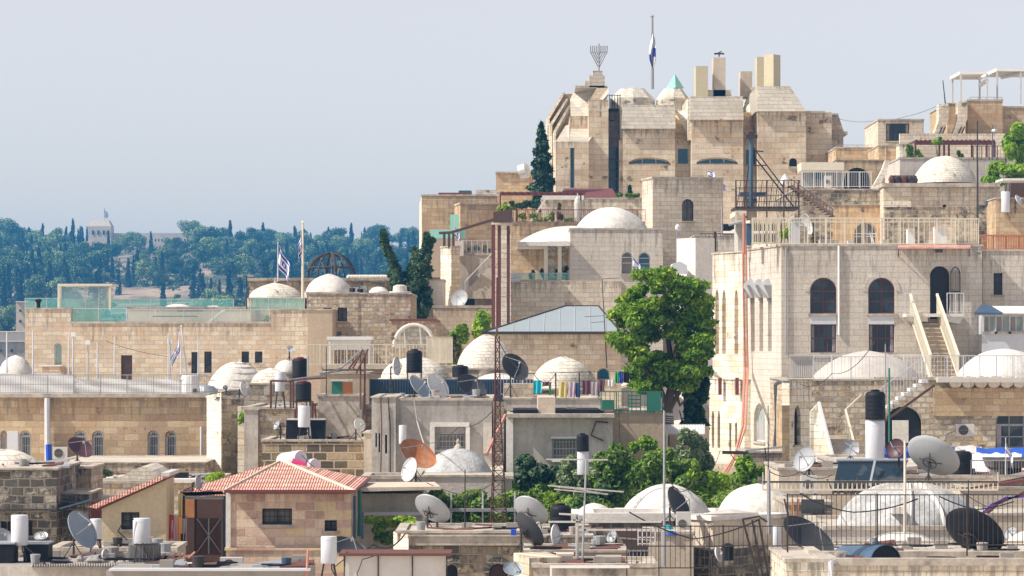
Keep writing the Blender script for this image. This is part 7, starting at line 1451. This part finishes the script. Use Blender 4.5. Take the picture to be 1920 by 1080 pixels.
wf2 = thing('white_roof_frame','white pipe roof frame with cross bars before the small dome','frame',P(1080,1098,86)); m = MB()
for a in ((1080,1060,1082,965),(1028,978,1240,978),(1085,993,1240,993),(1080,968,1100,998),(1048,963,1085,965),(1240,993,1240,1090)): m.tube(P(a[0],a[1],88),P(a[2],a[3],88),.035,4)
m.build('frame',mt('offwhite'),wf2); m = MB(); m.box(X_(1079,88),X_(1085,88),88,88.15,Z_(1090,88),Z_(985,88)); m.build('post',mt('offwhite'),wf2)
# dark bar fence in the front right
fy = 84
railing('dark thin barred fence in front of the octagon roof house',1175,fy+2,1475,fy+2,1098,1.62,.13,'darkmet',br=.010,posts=5,rails=(.3,.66,.99),pr=.02,name='bar_fence',cat='fence')
railing('dark barred fence before the plastic covered grey dome',1476,fy,1980,fy,1042,1.62,.128,'darkmet',br=.011,posts=3,rails=(0.18,.99),pr=.028,name='bar_fence',cat='fence')
railing('pale pointed bar fence behind the dark barred fence',1430,fy+8.5,1870,fy+8.5,918,.5,.135,'creamp',br=.024,posts=1,rails=(0.0,.45,.46,1.0)[:3],name='pointed_fence',cat='fence',pr=.02)
fwl = building('front_parapet_house','cream stone parapet with coping along the bottom edge', bx(1552,2000,82,3), 1058,'st_cream', cop=.16, copmat='pl_coping'); 
fw3 = building('side_parapet_house','bright cream parapet wall meeting the grey pipe at the bottom', bx(1474,1556,81.5,5), 1052,'st_limey', cop=.07)
fw4 = building('long_curb_roof','long grey curb roof behind the blue barrel', bx(1560,2000,86,6), 1042,'concrete', cop=.05)
m = MB(); m.path([P(1557,1098,81.2),P(1557,1055,81.2),P(1563,1052,82)],.07,8); tag(m.build('grey_drain_pipe',mt('pvcgrey'),org=P(1557,1098,81.2)),'grey drain pipe at the corner of the cream parapets','pipe')
bbar = thing('blue_barrel','blue half barrel vault lying on the curb roof','barrel',P(1620,1054,84)); m = MB(); n_ = 24; a0, a1 = P(1552+33,1054,85.6), P(1660,1054,83.6); R_ = M_(33,84.5); d_ = (a1-a0).normalized(); sd = V((d_.y,-d_.x,0)).normalized(); m.v = []
def ringp(c, R): return [c+sd*(-math.cos(t)*R)+V((0,0,math.sin(t)*R)) for t in [math.pi*k/n_ for k in range(n_+1)]]
A1, B1 = ringp(a0,R_), ringp(a1,R_); A2, B2 = ringp(a0,R_*.96), ringp(a1,R_*.96); m.add(A1+B1+A2+B2,[[k,k+1,n_+1+k+1,n_+1+k] for k in range(n_)]+[[2*(n_+1)+k,3*(n_+1)+k,3*(n_+1)+k+1,2*(n_+1)+k+1] for k in range(n_)]+[[n_+1+k,n_+1+k+1,3*(n_+1)+k+1,3*(n_+1)+k] for k in range(n_)]); m.build('shell',mt('bluebarrel'),bbar,smooth=40)
m = MB(); m.add([v for v in ringp(a0+d_*.05,R_*.95)],[list(range(n_+1))]); m.build('rear_lid',mt('blackp'),bbar); m = MB(); m.add([v for v in ringp(a1-d_*.04,R_*.96)],[list(range(n_+1))]); m.build('end_shade_sheet',mt('blackp'),bbar)  # black sheet across the front end stands in for the shade inside
gd = building('grey_dome_house','low house under a wide patched grey dome partly wrapped in plastic', bx(1545,1850,94,6), 992,'pl_greydome', cop=.1); dome(gd,1562,1842,903,985,96.5,'pl_bluedome',p=.62,seed=80,ring=False)
for a,b_ in ((1690,1700),(1745,1762)): 
    m = MB(); cc = P(1702,985,96.5); R_ = M_(140,96.5); H_ = M_(82,96.5); pts = []
    for k in range(9): t = k/8; rr_ = math.cos(t*math.pi/2*.9); an_ = -math.pi/2+(a-1702)/140*1.2+.05*t; pts.append(cc+V((R_*rr_*1.01*math.cos(an_),R_*rr_*1.01*math.sin(an_),H_*(1-rr_**2)**.62*1.01)))
    m.path(pts,.06,5); m.build('mortar_seam',mt('pl_white'),gd)
m = MB(); m.pbox(1672,1693,950,963,94.1,.6); m.build('small_vent_box',mt('pl_white'),gd)
lo = building('low_dome_house','low pinkish dome house directly behind the blue barrel', bx(1590,1790,91,4), 1040,'pl_cream', cop=.04); dome(lo,1598,1780,998,1045,93,'pl_whitedome',p=.6,seed=81,ring=False)
lo2 = building('frame_edge_dome_house','low dome house beneath the black dish at the frame edge', bx(1860,2000,92,4), 1040,'pl_cream', cop=.04); dome(lo2,1868,2010,993,1045,94,'pl_whitedome',p=.6,seed=82,ring=False)
rs = building('rough_render_wall','rough pale rendered wall behind the plastic covered dome', bx(1475,1560,102,5), 945,'pl_dirty', cop=.08); m = MB(); m.pbox(1502,1545,936,962,101.8,.1); m.build('dark_pane',mt('gl_dark'),rs)
rs2 = building('cream_roof_house','cream rendered roof with rusty sloping edge beyond the grey dome', bx(1800,2000,103,6), 915,'pl_cream', cop=.05); m = MB(); q_ = [P(1788,920,101),P(1794,918,101),P(1960,892,101),P(1960,900,101)]; m.hull(q_,[v+V((0,.3,0)) for v in q_]); m.build('rusty_edge',mt('redbrown'),rs2)
m = MB(); q_ = [P(1820,905,104),P(1985,870,104),P(1985,880,108),P(1830,912,108)]; m.hull(q_,[v-V((0,0,.15)) for v in q_]); m.build('sloping_roof',mt('pl_cream'),rs2)
rs3 = building('plaster_corner_house','pale plaster corner house with tangled cables', bx(1852,2000,97,5), 965,'pl_cream', cop=.06)
for i,(a,c_) in enumerate(((0,'cl_blue'),(4,'cl_red'),(8,'bluesteel'),(12,'rust'))): wire('%s cable tangle beside the black dish' % ['blue','red','steel blue','rust coloured'][i],[(1840+a,962,96.5),(1858+a,945,96.5),(1885,932+a/2,96.5),(1925,930-a,96.5)],.03,c_)
for i,(a,c_) in enumerate(((0,'brown'),(5,'cl_orange'),(9,'rustlight'))): wire('%s reed stalk leaning at the fence corner' % ['brown','orange','rusty'][i],[(1484+a,990,100),(1476+a*2,960,100),(1470+a*3,935,100)],.04,c_,'reed_stalk','plant',None)
dish('largest black dish tilted over the low dome behind the dark fence',1822,1003,58,35,55,89,1050,'blackp',back=True); dish('large white dish with yellow edge behind the pointed bars',1746,861,51,30,57,101,918,'dishgrey',back=True); dish('maroon dish tucked behind the large white dish',1680,842,19,15,150,104,890,'dishmaroon'); dish('grey oval dish before the bright stair parapet',1510,862,24,17,150,104,900,'dishgrey'); dish('small pale dish before the lower stone stair',1595,841,16,15,90,108,870,'dishgrey'); dish('old patched grey and rust dish low behind the fence corner',1510,1012,54,24,58,87,1050,'dishdark',group=None)
tank('tall black water tank above a white cylinder before the vaulted house',1622,1660,730,787,112,'blackp',lid='blackp'); heater('tall white cylinder beneath the tall black tank',1622,1658,788,860,112,900)
tank('dark square shouldered water tank behind the large white dish',1778,1822,842,895,106,'blackp',lid='offwhite',ribs=3)
pole('green_pole','thin green pole beside the tall black water tank','pole',1667,690,830,113,.045,'greenp'); pole('thin_aerial','thin aerial rising before the greyish dome','mast',1660,645,730,113,.03,'greymet')
sp = thing('solar_panel_rack','tilted dark solar panels on a blue grey frame behind the pointed bars','solar panel',P(1630,920,104)); m = MB(); q_ = [P(1560,920,103),P(1690,920,103),P(1700,866,104.6),P(1572,866,104.6)]; m.hull(q_,[v-V((0,-.02,.06)) for v in q_]); m.build('panel',mt('gl_dark'),sp); m = MB(); m.tube(P(1568,863,104.6),P(1702,863,104.6),.07,6); m.tube(P(1630,912,103),P(1640,865,104),.05,4); m.build('frame',mt('galv'),sp)
acu('slatted white air conditioner behind the fence corner',1502,1532,892,924,100)
m = MB()
for i in range(40): a = rnd.uniform(1560,1670); m.tube(P(a,925,101),P(a+rnd.uniform(-15,15),rnd.uniform(895,915),101.5),.025,4)
tag(m.build('scrap_heap',mt('darkmet'),org=P(1615,925,101)),'tangled dark pipe scrap beneath the tilted solar panels','scrap')
def sheet(label, x0,x1,y0,y1,Y,mat,seed,d=1.2):
    q = random.Random(seed); n,k = 24,6; vs=[]
    for j in range(k+1):
        for i in range(n+1): u,v=i/n,j/k; p=P(x0+(x1-x0)*u,y1+(y0-y1)*v,Y+d*v); p.z+=.025*math.sin(u*19+seed+v*3)+.015*math.sin(u*37+v*7); p.y+=.04*math.sin(u*13+v*9); vs.append(p)
    m=MB(); m.add(vs,[[j*(n+1)+i,j*(n+1)+i+1,(j+1)*(n+1)+i+1,(j+1)*(n+1)+i] for j in range(k) for i in range(n)]); tag(m.build('tarpaulin',mt(mat),org=P(x0,y1,Y),smooth=True),label,'tarpaulin')
sheet('blue tarpaulin spread below the big arched window',1830,1960,840,862,110,'bluetarp',5); sheet('blue tarpaulin strip beside the maroon dish',1650,1790,838,860,112,'bluetarp',6); sheet('crumpled white sheeting over the shed roof',1812,1915,850,890,107,'white',7,2); sheet('crumpled grey sheeting beside the dark water tank',1700,1840,836,850,114,'offwhite',8)
m = MB(); m.pbox(1862,1960,862,877,106,3); tag(m.build('dark_roof_crate',mt('darkmet'),org=P(1900,877,106)),'long dark flat box under the crumpled white sheeting','box')
sb = building('sheltered_roof_house','low roof house carrying tarpaulins and tanks before the vaulted house', bx(1640,2000,105,20), 895,'pl_greydome', cop=.08)
flagpole('small white and purple flag on a thin stick at the frame edge roof',1885,822,890,103,ftop=826,fw=46,fh=20,droop=72,side=1,seed=33,r0=.02,px1=1885)
railing('fine wire mesh fence rising behind the pointed bars on the roof',1820,104,1925,104,918,.95,.09,'greymet',br=.007,posts=2,rails=(.05,.5,1.0),pr=.015,name='mesh_fence',cat='fence')
pole('tall_cream_pole','tall cream fence pole through the plastic covered dome','pole',1696,826,1000,88,.05,'creamp')
ld = thing('rusty_ladder_frame','rusty bent ladder frame standing before the octagon roof house','frame',P(1400,1098,88)); m = MB(); m.path([P(1425,1098,88),P(1392,973,88)],.04,4); m.path([P(1433,1098,88),P(1410,975,88)],.04,4); m.path([P(1443,1098,88),P(1422,972,88)],.04,4); m.path([P(1392,973,88),P(1422,968,88),P(1438,978,88)],.035,4); m.build('frame',mt('darkmet'),ld)
pole('tall_fence_post','tall grey post beside the octagon roof house','post',1441,880,1000,90,.07,'greymet')
st2 = building('sooty_terrace_house','sooty narrow terrace wall behind the bars and black tank', bx(1460,1660,110,6), 880,'pl_cream', cop=.06)

# ---- loose things on the roofs
def clutter(zone, px0, px1, Ya, Yb, roofpy, Yr, n, seed, top=True):
    q = random.Random(seed); z = Z_(roofpy, Yr)
    for i in range(n):
        Y = q.uniform(Ya,Yb); x = X_(q.uniform(px0,px1),Y); k = q.choice((0,0,0,1,1,1,2,4,4,4,5,5,5)); m = MB(); s = q.uniform(.7,1.3)
        if k == 0: m.box(x,x+.35*s,Y,Y+.2*s,z-.02,z+.18*s); nm, lb, mm = 'concrete_block','loose concrete block','concrete'
        elif k == 1: m.tube((x,Y,z+.04),(x+q.uniform(-1.2,1.2),Y+.6,z+.05),.03,5); nm, lb, mm = 'pipe_length','loose length of pipe','rust'
        elif k == 2: m.lathe((x,Y,z-.01),[(.12*s,0),(.15*s,.26*s),(.13*s,.27*s)],12); nm, lb, mm = 'bucket','small upturned bucket',q.choice(['greymet','bluebarrel','darkmet','concrete'])
        elif k == 3: m.tube((x,Y,z-.02),(x,Y,z+.45*s),.05*s,8); m.lathe((x,Y,z+.44*s),[(.11*s,0),(.0,.1*s)],8); nm, lb, mm = 'roof_vent','short capped vent pipe','pvcgrey'
        elif k == 4: m.path([(x+.5*s*math.cos(t*.9)*(.4+t*.06),Y+.25*math.sin(t*.9),z+.025+.004*t) for t in range(14)],.018,4); nm, lb, mm = 'hose','coil of black hose','blackp'
        else: m.add([(x,Y,z+.03),(x+.8*s,Y,z+.05),(x+.8*s,Y+.5,z+.12),(x,Y+.5,z+.02),(x,Y,z-.02),(x+.8*s,Y,z-.01),(x+.8*s,Y+.5,z+.05),(x,Y+.5,z-.03)],[[0,1,2,3],[4,7,6,5],[0,4,5,1],[1,5,6,2],[2,6,7,3],[3,7,4,0]]); nm, lb, mm = 'board','flat scrap board',q.choice(['brown','galv','rust'])
        tag(m.build(nm,mt(mm),org=(x,Y,z)),lb+' lying on '+zone,lb.split()[-1],lb+'s on '+zone)
clutter('the corrugated bottom roof',60,330,86.5,91,1060,86,26,1); clutter('the flat roof at the bottom edge',230,560,84.6,86.4,1068,84,20,2); clutter('the pale parapet roof',120,310,96.3,98.5,1030,96,12,3)
clutter('the arched house roof',770,960,95.5,98.5,998,95,12,4); clutter('the low plaster roof',1005,1100,94.5,98,1006,94,12,5); clutter('the low front plaster roof',1000,1170,90.3,92.5,1034,90,14,6); clutter('the bottom plaster roof',1010,1220,86.3,88.6,1062,86,14,7)
clutter('the long curb roof',1580,1900,86.5,91,1040,86,20,8); clutter('the sheltered tarpaulin roof',1650,1910,105.5,112,893,105,40,9); clutter('the sooty narrow roof',1470,1640,110.5,114,878,110,14,10); clutter('the grey render roof',965,1140,120.5,125,775,120,12,11)
clutter('the grey concrete roof',750,915,122.5,128,748,122,16,12); clutter('the patched stone roof',490,690,131.5,138,764,131,20,13); clutter('the brown brick roof',510,680,126.3,130,825,126,14,14); clutter('the long weathered roof',190,390,118.5,124,903,118,16,15); clutter('the dark wall roof',-10,100,101.5,107,878,101,10,16)
clutter('the white dome house roof',1100,1260,103,106,962,106,8,17); clutter('the cream front parapet roof',1570,1900,82.3,84.5,1056,82,10,18)
for i,(p) in enumerate([[(1440,882,90),(1500,884,95),(1560,890,100)],[(1452,848,125),(1500,870,110)],[(800,905,105),(880,930,104),(932,900,104)],[(560,846,109),(610,890,107),(668,912,105)],[(1023,1100,88),(1000,1060,88),(975,1045,88)],[(1300,1000,96),(1330,1030,92),(1345,1098,90)],[(1120,745,126),(1160,772,124),(1165,880,122)],[(935,640,104),(1000,700,115),(1042,699,127)],[(932,760,104),(860,800,112),(800,830,118)],[(600,700,129),(660,690,130),(740,700,133)],[(200,640,148),(330,670,146)],[(1640,640,113),(1560,700,125),(1500,720,134)],[(1690,900,100),(1780,905,97),(1850,950,96)],[(1350,845,125),(1300,900,110),(1245,880,93)]]): wire(['thin sagging cable from the tall grey post to the scrap heap','thin cable under the broken beam','thin cable from the flat roof to the lattice mast','thin cable beside the round white boilers','short cable on the bright ramp wall','bent cable down the octagon roof house','thin cable beside the green railing','thin cable from the mast top to the clothes line','thin cable from the mast to the grey wall','thin cable above the green painted box','faint cable across the tarped roof','faint cable before the greyish dome','thin cable over the plastic covered dome','thin cable from the dark beam to the long thin mast'][i],p,.014)

for i,(x0,x1,yt,Y,d,mm) in enumerate(((1040,1075,1040,89,.8,'pl_cream'),(1120,1165,1045,88.5,.7,'st_rubble'),(870,905,990,97.5,.8,'pl_greylight'),(1700,1740,1046,88,.5,'pl_cream'),(330,372,1058,86,.5,'pl_greylight'),(1488,1530,1040,88,.9,'pl_dirty'),(112,150,1040,97,.5,'pl_greylight'))):
    m = MB(); m.pbox(x0,x1,yt,yt+26,Y,d); m.pbox(x0-1,x1+1,yt-2,yt,Y-.03,d+.06); tag(m.build('masonry_upstand',mt(mm),org=P((x0+x1)/2,yt+26,Y)),['small cream masonry upstand by the white pipe frame','rubble masonry upstand beside the wooden funnel','pale masonry upstand between the two grey dish backs','low cream masonry upstand behind the front parapet','low pale masonry upstand before the porch','stained masonry upstand at the fence corner','pale masonry upstand by the big blue grey dish'][i],'masonry block')
for i,(px,py,a,b_,th,Y,base,mm) in enumerate(((1148,1006,12,8,150,95,1032,'dishgrey'),(1345,1040,14,6,20,88,1070,'dishwhite'),(520,797,9,5,150,129,826,'dishgrey'),(1895,1000,13,8,140,95,1030,'dishgrey'))): dish(['small grey dish low behind the white window grille','small white dish at the foot of the octagon roof house','tiny grey dish beside the black plastic panels','small grey dish beside the largest black dish'][i],px,py,a,b_,th,Y,base,mm)
tank('small black water tank low by the octagon roof house',1352,1376,1018,1050,90,'blackp',lid='blackp'); heater('small white boiler cylinder behind the bent ladder frame',1448,1464,985,1022,93,1060)
for i,p in enumerate([[(650,1035,82),(700,1020,86),(760,1000,94)],[(1180,960,92),(1300,1010,90),(1420,975,88)],[(1500,925,93),(1600,960,90),(1720,935,92)],[(45,1020,88),(70,1040,87),(100,1068,86.5)],[(300,1050,87),(350,1062,86),(420,1070,86)],[(1760,930,93),(1830,955,92),(1900,940,92)]]): wire(['loose black cable over the white panel shed','black cable slung between the long mast and the ladder frame','black cable drooping before the plastic covered dome','black hose beside the square water box','black cable trailing to the white air conditioner','black cable above the largest black dish'][i],p,.022,'blackp')
for i,(px,y0,y1,Y) in enumerate(((872,880,998,96),(1440,760,900,112),(612,650,760,130),(1330,1000,1098,88),(1815,900,1040,90))): pole('antenna_mast',['thin rusty antenna mast between the grey dish backs','thin mast below the pointed dark window','thin rusty mast beside the tan pillar block','thin mast at the octagon roof house base','thin mast behind the largest black dish'][i],'mast',px,y0,y1,Y,.025,'darkmet')
# ================================================================ camera, light, air
sc = bpy.context.scene
cam = bpy.data.cameras.new('camera'); co = bpy.data.objects.new('camera', cam); COL.objects.link(co)
co.location = (0,0,0); co.rotation_euler = (math.pi/2+math.atan((HZ-540)/F),0,0); cam.sensor_width = 36; cam.lens = 36*F/1920; cam.clip_start = .5; cam.clip_end = 9000; sc.camera = co
EL, AZ = 47, -15       # sun height; degrees behind the left-right line
sv = V((-math.cos(math.radians(EL))*math.cos(math.radians(AZ)), math.cos(math.radians(EL))*math.sin(math.radians(AZ)), math.sin(math.radians(EL))))
sl_ = bpy.data.lights.new('sun','SUN'); sl_.energy = SUN; sl_.angle = math.radians(.5); sl_.color = (1,.93,.83)
so = bpy.data.objects.new('sun', sl_); COL.objects.link(so); so.rotation_euler = sv.to_track_quat('Z','Y').to_euler(); so.location = (-50,50,80)
w = bpy.data.worlds.new('World'); sc.world = w; w.use_nodes = True; t = w.node_tree; bg = t.nodes['Background']
sk = t.nodes.new('ShaderNodeTexSky'); sk.sky_type = 'NISHITA'; sk.sun_disc = False; sk.sun_elevation = math.radians(EL)
sk.sun_rotation = math.atan2(sv.x, sv.y); sk.altitude = 700; sk.air_density = 1.0; sk.dust_density = DUST; sk.ozone_density = 1.5
hs = t.nodes.new('ShaderNodeHueSaturation'); hs.inputs['Saturation'].default_value = SSAT; t.links.new(sk.outputs[0], hs.inputs['Color'])
tn = t.nodes.new('ShaderNodeMix'); tn.data_type = 'RGBA'; tn.blend_type = 'MULTIPLY'; tn.inputs[0].default_value = 1; tn.inputs[7].default_value = (*STINT,1); t.links.new(hs.outputs[0], tn.inputs[6]); t.links.new(tn.outputs[2], bg.inputs[0]); bg.inputs[1].default_value = SKY
if HAZE:
    m = MB(); m.box(-3600,3600,-100,4100,-75,78); hz = m.build('haze', []); 
    hm = bpy.data.materials.new('haze'); hm.use_nodes = True; t = hm.node_tree; t.nodes.remove(t.nodes['Principled BSDF'])
    pv = t.nodes.new('ShaderNodeVolumePrincipled'); pv.inputs['Density'].default_value = HAZE; pv.inputs['Color'].default_value = HCOL; pv.inputs['Anisotropy'].default_value = 0.0
    t.links.new(pv.outputs[0], t.nodes['Material Output'].inputs['Volume']); hz.data.materials.append(hm); tag(hz, 'thin bluish summer haze filling the air over the town', kind='stuff')
    sc.cycles.volume_bounces = 0
sc.view_settings.view_transform = 'Standard'; sc.view_settings.look = 'None'; sc.view_settings.gamma = 1; sc.view_settings.exposure = EXPO
sc.cycles.max_bounces = 5; sc.cycles.diffuse_bounces = 4; sc.cycles.glossy_bounces = 2; sc.cycles.transparent_max_bounces = 8; sc.cycles.use_denoising = True
sc.cycles.sample_clamp_indirect = 6
